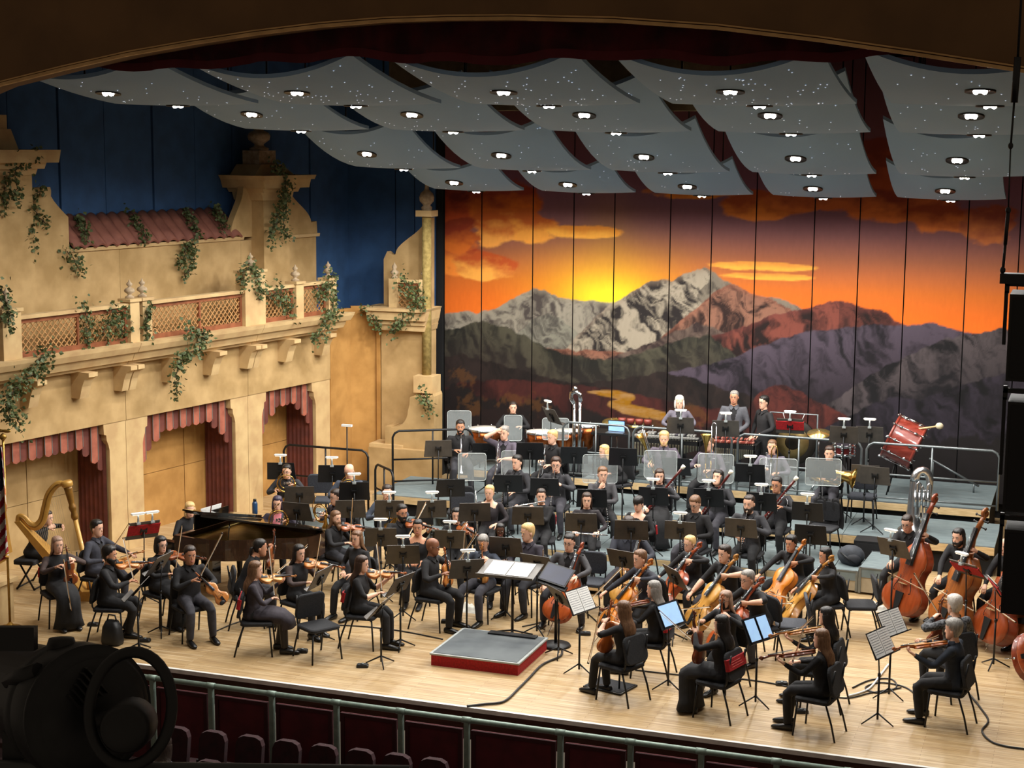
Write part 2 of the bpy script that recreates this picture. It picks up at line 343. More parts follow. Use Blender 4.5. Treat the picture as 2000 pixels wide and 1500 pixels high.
    m = np.clip((hwid-best+.02*(fbm(X*9, Z*20, 3)-.5))/.025, 0, 1)[..., None]; c = C('8a6228')+(fbm(X*4, Z*14)[..., None]-.5)*.14; out = out*(1-m)+np.clip(c, 0, 1)*m
    # dark foreground and scrub
    gz = line([(840, 750), (900, 760), (1000, 770), (1050, 780), (1130, 800), (1250, 830), (1400, 840), (1600, 850), (2000, 860)])+(fbm(X*3.5, X*0, 5)-.5)*.5
    m = np.clip((gz-Z)/.06, 0, 1)[..., None]*.92; out = out*(1-m)+C('14100f')*m
    for cx, cy, rr in ((920, 790, 40), (990, 785, 38), (1050, 795, 45), (900, 740, 40), (1290, 830, 60), (1360, 815, 40)):
        x, z = mp_(cx, cy); q = np.exp(-(((X-x)/(rr/90))**2+((Z-z)/(rr/110))**2)); m = np.clip((q*fbm(X*9, Z*9, 4)*2-.70)*1.6, 0, .45)[..., None]
        out = out*(1-m)+C('5c3a18')*m
    out *= (1+.10*(fbm(X*30, Z*9, 2)-.5))[..., None]
    return np.clip(out, 0, 1)
def mural_mat():
    m = bpy.data.materials.new('painted_backdrop'); m.use_nodes = True; nt = m.node_tree; b = nt.nodes['Principled BSDF']
    at = nt.nodes.new('ShaderNodeVertexColor'); at.layer_name = 'paint'
    tc = nt.nodes.new('ShaderNodeTexCoord'); nz = nt.nodes.new('ShaderNodeTexNoise'); nz.inputs['Scale'].default_value = 60
    bp = nt.nodes.new('ShaderNodeBump'); bp.inputs['Strength'].default_value = .1; bp.inputs['Distance'].default_value = .01
    nt.links.new(tc.outputs['Object'], nz.inputs['Vector']); nt.links.new(nz.outputs[0], bp.inputs['Height']); nt.links.new(bp.outputs[0], b.inputs['Normal'])
    nt.links.new(at.outputs[0], b.inputs['Base Color']); b.inputs['Roughness'].default_value = .75; b.inputs['Specular IOR Level'].default_value = .25
    return m
M_mural = mural_mat()
wb = mkobj('wall_back', None); tag(wb, kind='structure')
sx = [mp_(x, 500)[0] for x in (868, 939, 1039, 1120, 1198, 1307, 1389, 1474, 1588, 1677, 1768, 1888, 1990)]+[mp_(2090, 500)[0], mp_(2200, 500)[0]]
ZT = 8.6
for i in range(len(sx)-1):
    a, b = sx[i]+.011, sx[i+1]-.011; nu = max(24, int((b-a)/.022)); nv = 330
    xs = np.linspace(a, b, nu+1); zz = np.linspace(.3, ZT, nv+1); X, Z = np.meshgrid(xs, zz)
    c = paint(X, Z); k = i % 3; d0, d1 = ((0, .05), (.05, .05), (.05, 0))[k]
    me = bpy.data.meshes.new('backdrop_panel'); Yv = YB+np.interp(X, [a, b], [d0, d1])
    co = np.stack([X, Yv, Z], -1).reshape(-1, 3)
    idx = np.arange((nu+1)*(nv+1)).reshape(nv+1, nu+1)
    fc = np.stack([idx[:-1, :-1], idx[:-1, 1:], idx[1:, 1:], idx[1:, :-1]], -1).reshape(-1, 4)
    k0 = len(co); back = np.array([(a, YB+.12, .3), (b, YB+.12, .3), (b, YB+.12, ZT), (a, YB+.12, ZT)])
    ex = [(idx[0, 0], k0, k0+1, idx[0, -1]), (idx[0, -1], k0+1, k0+2, idx[-1, -1]), (idx[-1, -1], k0+2, k0+3, idx[-1, 0]), (idx[-1, 0], k0+3, k0, idx[0, 0])]
    me.from_pydata(np.vstack([co, back]).tolist(), [], fc.tolist()+[list(map(int, e)) for e in ex])
    at = me.color_attributes.new('paint', 'FLOAT_COLOR', 'POINT'); arr = np.ones((k0+4, 4), np.float32); arr[:k0, :3] = c.reshape(-1, 3); arr[k0:, :3] = .01
    at.data.foreach_set('color', arr.ravel()); me.materials.append(M_mural); me.update()
    mkobj('panel', me, wb)
MB().box((-14.5, YB+.14, 0), (5, YB+.2, ZT)).build('backing', M_dark, wb)
bx0 = W(seam[-1], -1.0, 0).x-.05; bxs = [bx0, mp_(775, 500)[0], mp_(812, 500)[0], sx[0]-.17]
for a, b in zip(bxs[:-1], bxs[1:]): MB().box((a+.012, YB-.06, 0), (b-.012, YB+.05, 9.2)).build('blue_panel', M_blue, wb)
MB().box((sx[0]-.16, YB-.05, 0), (sx[0]-.02, YB+.1, ZT)).build('edge_return', M_dark, wb)
# upstage beige bulkhead above the canopy, and the dark fly space
bk0 = FY(760, 160, 23.6); bk1 = FY(1515, 160, 23.6)
tag(MB().box((bk0.x, 23.6, 7.45), (bk1.x, 23.75, 9.6)).build('wall_bulkhead', mat('beige_plaster', 'b3a387', .9)), kind='structure')
tag(MB().box((-20, 17.2, 9.7), (6, 32.5, 9.9)).build('ceiling', M_dark), kind='structure')
tag(MB().box((4.9, 17.2, 0), (5.1, 32.5, 9.9)).build('wall_right', M_dark), kind='structure')
tag(MB().box((-20, 32.4, 0), (6, 32.6, 9.9)).build('wall_rear', M_dark), kind='structure')
# canopy of curved acoustic clouds with downlights ----------------------
def star_mat():
    m = bpy.data.materials.new('canopy_blue'); m.use_nodes = True; nt = m.node_tree; b = nt.nodes['Principled BSDF']; L = nt.links.new
    b.inputs['Roughness'].default_value = .75
    tc = nt.nodes.new('ShaderNodeTexCoord'); nz = nt.nodes.new('ShaderNodeTexNoise'); nz.inputs['Scale'].default_value = .8; nz.inputs['Detail'].default_value = 6
    L(tc.outputs['Object'], nz.inputs['Vector']); mx = nt.nodes.new('ShaderNodeMix'); mx.data_type = 'RGBA'
    mx.inputs[6].default_value = (*s2l('7b9dc2'), 1); mx.inputs[7].default_value = (*s2l('8cabca'), 1); L(nz.outputs[0], mx.inputs[0]); L(mx.outputs[2], b.inputs['Base Color'])
    return m
M_canopy = star_mat()
M_lampb = mat('lamp_trim', '0c0c0d', .4, .4)
M_lamp = mat('lamp_glow', 'ffffff', .5, emit='fff6e8', es=40.)
M_starl = mat('star_light', 'ffffff', .5, emit='dfe8f2', es=.9)
ROWS = [(17.6, 20.4, 7.71, 7.45, 2.30, 2.72), (20.9, 23.5, 7.62, 7.13, 2.16, 2.56), (24.1, 26.6, 7.08, 6.5, 1.98, 2.36), (27.2, 29.05, 6.46, 6.06, 1.80, 2.16)]
XC = -6.72
def canopy():
    for r, (ya, yb, za, zb, wd, sp) in enumerate(ROWS):
        rowname = ('front', 'second', 'third', 'rear')[r]
        for c in range(5):
            xc = XC+(c-2)*sp; lx = c-2
            t = thing('acoustic_cloud', 'pale blue curved acoustic cloud, %s from the blue side wall, %s canopy row' % (('first', 'second', 'third', 'fourth', 'fifth')[c], rowname), 'acoustic panel', (xc, (ya+yb)/2, (za+zb)/2), group='acoustic clouds of the canopy')
            O = t.location
            def surf(u, v, off=0.):
                x = (u-.5)*wd; y = lerp(ya, yb, v); z = zb+(za-zb)*(1-v)**2+(.24*(1-v)+.03)*(2*u-1)**2
                return (x, y-O.y, z-O.z+off)
            m = MB(); m.grid(surf, 20, 8); m.grid(lambda u, v: surf(1-u, v, .05), 20, 8)
            for e in range(2):
                m.grid(lambda u, v: surf(u, 0 if e == 0 else 1, .05*(v if e else 1-v)), 20, 1)
                m.grid(lambda u, v: surf(0 if e == 0 else 1, u, .05*(1-v if e else v)), 8, 1)
            m.build('shell', M_canopy, t)
            st = MB(); rr = random.Random(r*7+c)
            dens = (60, 26, 22, 6)[r] if c in (1, 2, 3) or r else 22
            for k in range(dens):
                u, v = rr.random()*.9+.05, rr.random()*.85+.05; p = Vector(surf(u, v, -.004)); q = .011
                st.add([p+Vector((-q, 0, 0)), p+Vector((0, -q, 0)), p+Vector((q, 0, 0)), p+Vector((0, q, 0)), p+Vector((0, 0, -.006))], [(0, 1, 4), (1, 2, 4), (2, 3, 4), (3, 0, 4)])
            s_ = st.build('star_points', M_starl, t); s_['kind'] = 'stuff'
            for v in (.32, .93):
                p = Vector(surf(.5, v)); eps = .01
                nrm = (Vector(surf(.5, v+eps))-p).cross(Vector(surf(.5+eps, v))-p).normalized()
                if nrm.z > 0: nrm = -nrm
                fm = frame(p+nrm*.005, y=(0, 1, nrm.y/-nrm.z if nrm.z else 0), z=-nrm)
                d = MB(); d.lathe([(.135, .0), (.165, -.012), (.165, .02), (.135, .06), (.10, .06), (.10, .004)], 20, M=fm); dl = d.build('downlight', M_lampb, t)
                g = MB(); g.lathe([(.095, .03), (.095, .01), (.06, -.012), (.0, -.02)], 16, M=fm)
                for a in (-1, 1): g.ell((a*.045, 0, -.006), .032, .05, .03, 8, 5, M=fm)
                g.build('lamp', M_lamp, dl)
                ld = bpy.data.lights.new('downlight_beam', 'SPOT'); ld.energy = LAMP_W*14; ld.spot_size = math.radians(168); ld.spot_blend = .5; ld.shadow_soft_size = .09; ld.color = (1., .965, .91)
                lo = bpy.data.objects.new('downlight_beam', ld); COL.objects.link(lo); lo.parent = t; lo.location = p+nrm*.06
                lo.rotation_euler = (0, 0, 0)
            for sx_ in (-1, 1): MB().cyl((sx_*wd*.3, 0, .2), (sx_*wd*.3, 0, 9.7-O.z), .012, n=6).build('hanger_cable', M_black, t)
canopy()
# ================================================================== villa facade scenery
def wprism(poly, o0, o1, name, m, parent, sm=False):     # outline (s, z) on the side wall, thick from o0 to o1
    n = len(poly); A = sum(poly[i][0]*poly[(i+1) % n][1]-poly[(i+1) % n][0]*poly[i][1] for i in range(n))
    if A < 0: poly = poly[::-1]
    mb = MB(); mb.add([W(s, o1, z) for s, z in poly]+[W(s, o0, z) for s, z in poly],
        [list(range(n)), list(range(n, 2*n))[::-1]]+[(i, n+i, n+(i+1) % n, (i+1) % n) for i in range(n)], 0, sm)
    return mb.build(name, m, parent)
def wsweep(prof, s0, s1, name, m, parent, e0=0., e1=0.):  # outline (o, z) run along the wall
    n = len(prof); mb = MB()
    mb.add([W(s0+e0*o, o, z) for o, z in prof]+[W(s1+e1*o, o, z) for o, z in prof],
        [list(range(n)), list(range(n, 2*n))[::-1]]+[((i+1) % n, i, n+i, n+(i+1) % n) for i in range(n)])
    bm = bmesh.new(); me = mb.mesh(name, m); bm.from_mesh(me); bmesh.ops.recalc_face_normals(bm, faces=bm.faces); bm.to_mesh(me); bm.free()
    return mkobj(name, me, parent)
fac = thing('villa_facade', 'ochre stucco villa facade scenery with balcony, awnings and lattice rail', 'scenery')
# lower storey: pillars with shouldered corners, lintel beams, recess panels
doors = [(.0-1.3, 2.80), (3.60, 6.06), (6.84, 8.52)]
def sh(x, sg): return [(x, 0), (x, 1.80), (x-sg*.02, 1.88), (x-sg*.06, 1.97), (x-sg*.07, 2.06), (x-sg*.12, 2.08), (x-sg*.13, 2.26)]
DH = 2.26
def pillar(a, b, first=False, last=False):
    L = [(a, 0), (a, DH)] if first else sh(a, 1); Rr = [(b, 0), (b, DH)] if last else sh(b, -1)
    wprism(L+Rr[::-1], -.28, 0, 'pillar', M_stucco2, fac)
pillar(2.80, 3.19, last=True); pillar(3.20, 3.60, first=True); pillar(6.06, 6.42, last=True); pillar(6.43, 6.84, first=True); pillar(8.52, 9.0, last=True)
for a, b in ((-1.6, 3.19), (3.20, 6.42), (6.43, 9.0)): wprism([(a, DH), (b, DH), (b, 3.24), (a, 3.24)], -.28, .015, 'lintel', M_stucco, fac)
for k, (a, b) in enumerate(doors):
    cuts = [[a-.1, .55, 1.62, b+.3], [a-.1, 4.35, 5.45, b+.4], [a-.1, 7.45, b+.4]][k]
    for i in range(len(cuts)-1):
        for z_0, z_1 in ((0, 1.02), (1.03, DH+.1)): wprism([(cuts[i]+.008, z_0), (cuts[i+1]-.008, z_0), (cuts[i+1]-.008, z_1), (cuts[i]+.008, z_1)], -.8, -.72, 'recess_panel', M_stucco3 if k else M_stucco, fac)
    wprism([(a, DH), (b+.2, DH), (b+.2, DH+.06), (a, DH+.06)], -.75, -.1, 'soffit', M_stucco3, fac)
    # pleated side curtain on the far jamb
    mb = MB(); rr = []
    for j in range(25):
        t = j/24; o = lerp(-.70, -.06, t); wv = .035*math.sin(t*40)
        rr.append([W(b-.02+wv*.5-.02, o, z) for z in (0, 1.0, 2.2)])
    mb.add([p for r in rr for p in r], [(i*3+q, i*3+q+1, (i+1)*3+q+1, (i+1)*3+q) for i in range(24) for q in range(2)], 0, True)
    mb.build('side_curtain', M_terrad, fac)
    # awning of hanging scalloped tabs
    n = int(round((b-a)/.17)); wd = (b-a)/n
    for i in range(n):
        t = (i+.5)/n; s0_ = a+i*wd; edge = min(i if k else 99, n-1-i); low = {0: 1.42, 1: 1.60, 2: 1.74}.get(edge, 1.88) if edge < 3 else 1.88
        if edge == 0 and k == 0: low = 1.45
        poly = [(s0_+.006, DH), (s0_+.006, low+.06), (s0_+.02, low+.025), (s0_+wd*.5, low), (s0_+wd-.02, low+.025), (s0_+wd-.006, low+.06), (s0_+wd-.006, DH)]
        wprism(poly, -.12-(.03 if i % 2 else 0), -.09-(.03 if i % 2 else 0), 'awning_tab', M_terra if i % 2 == 0 else M_terrad, fac)
        if i % 2 == 0:
            for q in (s0_+.002, s0_+wd-.012): wprism([(q, DH), (q, low+.05), (q+.012, low+.05), (q+.012, DH)], -.095, -.085, 'awning_stripe', M_slate, fac)
# corbels
prof = [(0, 3.24), (.42, 3.24), (.42, 3.17), (.32, 3.12), (.26, 3.0), (.22, 2.86), (.20, 2.80), (0, 2.80)]
for s_ in (.95, 2.05, 2.99, 3.17, 4.19, 5.27, 6.26, 6.43, 7.42, 8.56):
    dbl = s_ in (2.99, 3.17, 6.26, 6.43); w_ = .075 if dbl else .10
    wsweep(prof, s_-w_, s_+w_, 'corbel', M_stucco2, fac)
# cornice in three lengths
cor = [(-.75, 3.24), (.18, 3.24), (.20, 3.30), (.29, 3.31), (.33, 3.40), (.34, 3.44), (.42, 3.46), (.48, 3.56), (.50, 3.62), (-.75, 3.62)]
for a, b, e1 in ((-1.5, 3.09, 0), (3.10, 6.34, 0), (6.35, 8.9, .55)):
    wsweep(cor, a, b, 'cornice', M_stucco2, fac, 0, e1)
# balcony rail: posts, rails, lattice
PB, PT = 3.62, 4.28
def finial(s, z, o=.25, h=.3):
    p = W(s, o, z); k = h/.3
    MB().lathe([(.075*k, 0), (.075*k, .03*k), (.035*k, .05*k), (.03*k, .07*k), (.085*k, .11*k), (.09*k, .135*k), (.07*k, .165*k), (.028*k, .185*k), (.025*k, .2*k), (.05*k, .225*k), (.05*k, .25*k), (.02*k, .275*k), (.012*k, .3*k), (.0, .32*k)], 14).build('finial', M_stone, fac, p)
def post(a, b, top, o0=.14, o1=.36, fin=True):
    wprism([(a, PB), (b, PB), (b, top), (a, top)], o0, o1, 'rail_post', M_stucco2, fac)
    wprism([(a-.03, top), (b+.03, top), (b+.03, top+.05), (a-.03, top+.05)], o0-.03, o1+.03, 'post_cap', M_stucco2, fac)
    if fin: finial((a+b)/2, top+.05)
for a, b, top in ((.25, .62, 4.36), (3.0, 3.22, 4.30), (3.30, 3.52, 4.30), (5.97, 6.55, 4.58), (7.47, 7.70, 4.28), (8.5, 8.75, 4.28)): post(a, b, top)
def lattice(a, b, z0_, z1_, o, parent, name='lattice', put=W):
    mb = MB(); st = .115; w_ = .017; h = z1_-z0_
    for sg in (1, -1):
        k = a-h
        while k < b:
            p, q = (k, k+h) if sg > 0 else (k+h, k)     # s at bottom / top
            t0 = 0.; t1 = 1.
            f = lambda t: p+(q-p)*t
            lo, hi = (p, q) if p < q else (q, p)
            if hi > a and lo < b:
                ta = [(a-p)/(q-p), (b-p)/(q-p)]; t0 = max(0, min(ta)); t1 = min(1, max(ta))
                if t1-t0 > .03:
                    oo = o+(.006 if sg > 0 else -.006)
                    c0 = (f(t0), z0_+h*t0); c1 = (f(t1), z0_+h*t1); dx = w_*.7
                    vsx = []
                    for (ss, zz) in (c0, c1):
                        vsx += [put(ss-dx, oo-.006, zz), put(ss+dx, oo-.006, zz), put(ss+dx, oo+.006, zz), put(ss-dx, oo+.006, zz)]
                    mb.add(vsx, [(0, 1, 5, 4), (1, 2, 6, 5), (2, 3, 7, 6), (3, 0, 4, 7)])
            k += st
    ob = mb.build(name, M_latt, parent); ob['kind'] = 'stuff'; return ob
M_latt = mat('lattice_wood', 'b98c58', .8, c2='9c7040', scale=12)
M_rust = mat('rail_rust_wood', '8f5230', .8, c2='74401f', scale=6)
for a, b in ((.62, 3.0), (3.52, 5.97), (6.55, 7.47), (7.70, 8.5)):
    wprism([(a, 4.22), (b, 4.22), (b, 4.28), (a, 4.28)], .17, .33, 'top_rail', M_stucco2, fac)
    wprism([(a, 4.15), (b, 4.15), (b, 4.22), (a, 4.22)], .22, .28, 'rail_board', M_rust, fac)
    wprism([(a, 3.62), (b, 3.62), (b, 3.70), (a, 3.70)], .22, .28, 'rail_board', M_rust, fac)
    if b-a > 2: wprism([((a+b)/2-.02+.08, 3.7), ((a+b)/2+.02+.08, 3.7), ((a+b)/2+.02+.08, 4.16), ((a+b)/2-.02+.08, 4.16)], .22, .28, 'rail_stile', M_rust, fac)
    for e in (a, b-.05): wprism([(e, 3.7), (e+.05, 3.7), (e+.05, 4.16), (e, 4.16)], .22, .28, 'rail_stile', M_rust, fac)
    lattice(a+.05, b-.05, 3.70, 4.15, .25, fac)
# upper storey (set back)
UO = -.5
for a, b in ((1.0, 3.68), (3.685, 6.9), (6.905, 9.24)): wprism([(a, 3.5), (b, 3.5), (b, 5.18 if a < 6.9 else 5.1), (a, 5.18 if a < 6.9 else 5.1)], UO-.3, UO, 'upper_wall', M_stucco, fac)
wsweep([(UO-.3, 5.18), (UO-.3, 5.1), (UO+.04, 5.12), (UO+.06, 5.18)], 2.4, 6.95, 'wall_coping', M_stucco2, fac)
# barrel-tiled roof
mb_ = None
nt_ = 17; ra, rb = 2.55, 6.85
for i in range(nt_):
    s0_ = ra+(rb-ra)*i/nt_; sw = (rb-ra)/nt_; rings = []
    for t in (0, .33, .66, 1):
        o = lerp(UO+.10, UO-.40, t); z = lerp(5.19, 5.68, t)
        ring = [W(s0_+sw*(j/8), o, z+.055*math.sin(math.pi*j/8)) for j in range(9)]+[W(s0_+sw*(1-j/8), o-.02, z-.03+.05*math.sin(math.pi*j/8)) for j in range(9)]
        rings.append(ring)
    MB().loft(rings).build('roof_tile', M_roof if False else mat('roof_tile_clay', '8a5646', .8, c2='744438', scale=4, bump=.2), fac)
# left tower with stepped cap and scroll shoulder
wprism([(.4, 3.5), (1.66, 3.5), (1.66, 6.45), (.4, 6.45)], UO-.3, UO+.10, 'tower', M_stucco, fac)
for k, (e, za_, zb_) in enumerate(((.04, 6.40, 6.50), (.14, 6.50, 6.60), (.30, 6.60, 6.80))):
    wprism([(.4-e, za_), (1.66+e, za_), (1.66+e+.05, zb_), (.4-e-.05, zb_)], UO-.4-e, UO+.10+e, 'tower_cap', M_stucco2, fac)
wprism([(.3, 6.8), (1.5, 6.8), (1.35, 7.12), (.45, 7.12)], UO-.4, UO, 'tower_cap', M_stucco2, fac)
wprism([(.5, 7.1), (1.32, 7.1), (1.32, 7.34), (.5, 7.34)], UO-.35, UO-.05, 'tower_cap', M_stucco2, fac)
scr = [(1.66, 3.6), (1.66, 6.17), (2.12, 6.20), (2.14, 6.14), (2.13, 6.04)]+[(2.14+.36*math.sin(q)**1.2, 5.70+.34*(1-math.sin(q))) for q in [i*math.pi/16 for i in range(0, 9)]]+[(2.50, 5.20), (2.50, 3.6)]
wprism(scr, UO-.2, UO+.02, 'scroll_shoulder', M_stucco, fac)
# centre gable tower
def curveL(x0_, x1_, zb_, zt_):    # s-curve shoulder
    out = []
    for i in range(13):
        t = i/12; out.append((lerp(x0_, x1_, .5-.5*math.cos(math.pi*t)), lerp(zb_, zt_, t)))
    return out
gl = [(6.54, 5.18)]+curveL(6.60, 6.98, 5.22, 6.1)+[(7.1, 6.22)]
gr = [(8.25, 6.22)]+curveL(9.06, 8.36, 5.36, 6.08)[::-1]+[(9.24, 5.38), (9.26, 5.10)]
wprism(gl+gr, UO-.12, UO+.02, 'gable', M_stucco, fac)
wprism([(7.22, 3.55), (8.0, 3.55), (8.0, 6.0), (7.22, 6.0)], UO-.2, UO+.30, 'gable_pier', M_stucco, fac)
wprism([(8.0, 5.08), (9.28, 5.08), (9.30, 5.14), (8.0, 5.14)], UO-.2, UO+.06, 'gable_string', M_stucco2, fac)
for e, za_, zb_ in ((.03, 5.85, 6.0), (.10, 6.0, 6.08), (.22, 6.08, 6.24), (.28, 6.24, 6.32)):
    wprism([(7.22-e, za_), (8.0+e*1.6, za_), (8.0+e*1.6+.06, zb_), (7.22-e-.06, zb_)], UO-.35-e, UO+.30+e, 'gable_cap', M_stucco2, fac)
wprism([(7.1, 6.32), (8.3, 6.32), (7.9, 6.52), (7.3, 6.52)], UO-.4, UO+.2, 'gable_cap', M_stucco2, fac)
wprism([(7.36, 6.5), (7.86, 6.5), (7.86, 6.78), (7.36, 6.78)], UO-.3, UO+.1, 'urn_plinth', M_stone, fac)
MB().lathe([(.18, 0), (.19, .04), (.10, .08), (.09, .12), (.20, .2), (.22, .27), (.19, .33), (.09, .38), (.10, .42), (.085, .5), (.055, .62), (.04, .75), (.06, .78), (.06, .81), (.02, .84), (.0, .9)], 18).build('urn', M_stone, fac, W(7.61, UO-.1, 6.78))
# return wall and the pier against the back wall
pier = thing('villa_pier', 'ochre villa pier scenery with column and scroll beside the painted backdrop', 'scenery')
def xprism(poly, y0, y1, name, m, parent=pier):
    n = len(poly); A = sum(poly[i][0]*poly[(i+1) % n][1]-poly[(i+1) % n][0]*poly[i][1] for i in range(n))
    if A < 0: poly = poly[::-1]
    mb = MB(); mb.add([(x, y0, z) for x, z in poly]+[(x, y1, z) for x, z in poly], [list(range(n)), list(range(n, 2*n))[::-1]]+[((i+1) % n, i, n+i, n+(i+1) % n) for i in range(n)])
    return mb.build(name, m, parent)
e = W(9.0, 0, 0); YP = 30.3
def vwall(p, q, z0_, z1_, name, m, th=.1):
    p, q = Vector(p), Vector(q); d = (q-p).normalized(); nn = Vector((-d.y, d.x))*th
    MB().prism([tuple(p), tuple(q), tuple(q+nn), tuple(p+nn)], z0_, z1_).build(name, m, pier)
r1 = (e.x+.02, e.y-.02); r2 = (-14.18, 30.05); r3 = (-13.66, YP+.1)
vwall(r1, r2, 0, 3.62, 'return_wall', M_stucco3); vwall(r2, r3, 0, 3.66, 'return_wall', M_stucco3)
px0, px1 = -13.62, -12.62
xprism([(px0, 0), (px1, 0), (px1, 3.2), (px0, 3.2)], YP, YP+.5, 'pier_wall', M_stucco)
xprism([(px0-.10, 0), (px0-.02, 0), (px0-.02, 3.6), (px0-.10, 3.6)], YP-.02, YP+.4, 'pier_edge', M_stucco3)
for e_, za_, zb_ in ((.05, 3.2, 3.32), (.10, 3.32, 3.42), (.18, 3.42, 3.6), (.24, 3.6, 3.66)):
    xprism([(px0-e_, za_), (px1+e_*.4, za_), (px1+e_*.4+.03, zb_), (px0-e_-.03, zb_)], YP-.12-e_, YP+.5, 'pier_cornice', M_stucco2)
sc_ = [(-13.66, 3.6), (-13.66, 4.6), (-13.58, 4.76), (-13.50, 4.70), (-13.40, 4.70)]+[(lerp(-13.40, -12.76, .5-.5*math.cos(math.pi*t/10)), lerp(4.70, 5.42, t/10)) for t in range(11)]+[(-12.62, 5.46), (-12.62, 3.6)]
xprism(sc_, YP+.22, YP+.4, 'scroll_gable', M_stucco)
for a, b in ((-13.40, -13.22), (-12.74, -12.56)):
    xprism([(a, 3.66), (b, 3.66), (b, 4.24), (a, 4.24)], YP-.12, YP+.06, 'rail_post', M_stucco2)
    MB().lathe([(.07, 0), (.07, .03), (.03, .05), (.08, .10), (.085, .13), (.03, .18), (.05, .22), (.045, .25), (.012, .3), (0, .33)], 14).build('finial', M_stone, pier, ((a+b)/2, YP-.03, 4.24))
xprism([(-13.22, 4.16), (-12.74, 4.16), (-12.74, 4.22), (-13.22, 4.22)], YP-.08, YP+.02, 'top_rail', M_stucco2)
xprism([(-13.22, 4.08), (-12.74, 4.08), (-12.74, 4.16), (-13.22, 4.16)], YP-.05, YP, 'rail_board', M_rust)
lattice(-13.22, -12.74, 3.66, 4.08, 0, pier, put=lambda s, o, z: Vector((s, YP-.03-o, z)))
colx = -12.60
MB().lathe([(.095, 2.1), (.095, 5.5)], 16).build('column', mat('column_stone', 'a08a50', .9, c2='7d6a38', scale=14, bump=.3), pier, (colx, YP-.05, 0))
MB().box((-.17, -.17, 5.5), (.17, .17, 5.62)).build('capital', M_stucco2, pier, (colx, YP-.05, 0))
MB().lathe([(.10, 5.62), (.11, 5.68), (.07, 5.72), (.14, 5.8), (.15, 5.88), (.12, 5.96), (.05, 6.02), (.035, 6.1), (.04, 6.12), (.0, 6.2)], 16).build('finial', M_stone, pier, (colx, YP-.05, 0))
MB().box((-.21, -.21, 1.98), (.21, .21, 2.32)).build('plinth', M_stucco2, pier, (colx+.03, YP-.1, 0))
vo = [(-13.55, 0), (-13.55, .92), (-13.30, .92), (-13.30, 1.30), (-13.16, 1.30)]+[(-13.16+.36*math.sin(q), 1.28+.36*(1-math.cos(q))+.1*math.sin(q)*0) for q in [i*math.pi/2/8 for i in range(9)]]+[(-12.76, 1.80), (-12.76, 1.92), (-12.28, 1.96), (-12.26, 2.02), (-12.24, 1.96), (-12.24, 0)]
xprism(vo, YP-.55, YP-.1, 'scroll_base', M_stucco)
xprism([(-13.62, .86), (-12.9, .86), (-12.9, .94), (-13.62, .94)], YP-.62, YP-.1, 'base_ledge', M_stucco2)
xprism([(-13.6, 0), (-12.2, 0), (-12.2, .88), (-13.6, .88)], YP-.7, YP-.5, 'base_wall', M_stucco)
# ------------------------------------------------------------------ ivy
IV = []
def ivy(label, pts, rad=.07, dens=70, size=.065):      # pts: 3-D path
    pts = [Vector(p) for p in pts]; o0 = pts[0].copy(); rr = random.Random(len(IV)*13+5)
    t = thing('ivy_vine', label, 'ivy', o0, group='ivy on the villa facade')
    P = []
    for a, b in zip(pts[:-1], pts[1:]):
        n = max(2, int((b-a).length/.06))
        for i in range(n): P.append(a.lerp(b, i/n)-o0+Vector((rr.gauss(0, .018), rr.gauss(0, .018), rr.gauss(0, .012))))
    P.append(pts[-1]-o0)
    MB().tube(P, [.008]*len(P), 5).build('stem', M_stem, t)
    mb = MB(); L = sum((a-b).length for a, b in zip(P[:-1], P[1:])); N = int(dens*L*1.7)+20
    for k in range(N):
        c = P[rr.randrange(len(P))]+Vector((rr.gauss(0, rad*.7), rr.gauss(0, rad*.7), rr.gauss(0, rad)))
        d = Vector((rr.uniform(-1, 1), rr.uniform(-1, 1), rr.uniform(-1.2, .2))).normalized(); s_ = d.cross(Vector((rr.uniform(-1, 1), rr.uniform(-1, 1), rr.uniform(-1, 1)))).normalized(); u_ = d.cross(s_)
        q = size*rr.uniform(.7, 1.2)
        mb.add([c, c+d*q*.5+s_*q*.5+u_*q*.12, c+d*q*1.1, c+d*q*.5-s_*q*.5+u_*q*.12], [(0, 1, 2), (0, 2, 3)])
    lv = mb.build('leaves', M_leaf, t); lv['kind'] = 'stuff'; IV.append(t)
def wl_(o, *pts): return [W(*WP(x, y, o)[:1], o, WP(x, y, o)[1]) for x, y in pts]
ivy('ivy vine draped over the cap of the wide stucco tower', wl_(-.15, (72, 297), (42, 315), (28, 343), (32, 390)))
ivy('ivy strand hanging down the plain face of the wide tower', wl_(-.36, (36, 318), (12, 346), (7, 387), (12, 410)))
ivy('ivy vine falling over the scroll shoulder beside the wide tower', wl_(-.44, (85, 373), (62, 380), (55, 430), (58, 470), (63, 505)))
ivy('short ivy spray across the scroll shoulder of the wide tower', wl_(-.44, (60, 400), (75, 425), (92, 438)))
ivy('ivy tuft spilling over the upper wall below the roof corner', wl_(-.42, (128, 492), (145, 505), (155, 525)), .12, 110)
for q, (a, b) in enumerate((((152, 428), (172, 478)), ((255, 420), (284, 478)), ((362, 414), (386, 470)), ((420, 412), (440, 455)))):
    p0, p1 = wl_(-.78, a)[0], wl_(-.36, b)[0]; p0.z += .06; p1.z += .08
    ivy('ivy strand growing down the clay roof tiles, %s one from the wide tower' % ('first', 'second', 'third', 'fourth')[q], [p0, p0.lerp(p1, .5)+Vector((0, 0, .05)), p1], .06, 90)
ivy('ivy spray hanging from the roof eave on the upper wall', wl_(-.40, (375, 474), (362, 490), (352, 520)), .07, 90)
ivy('small ivy strand beside the spray below the eave', wl_(-.40, (368, 474), (380, 505), (360, 540)), .06, 80)
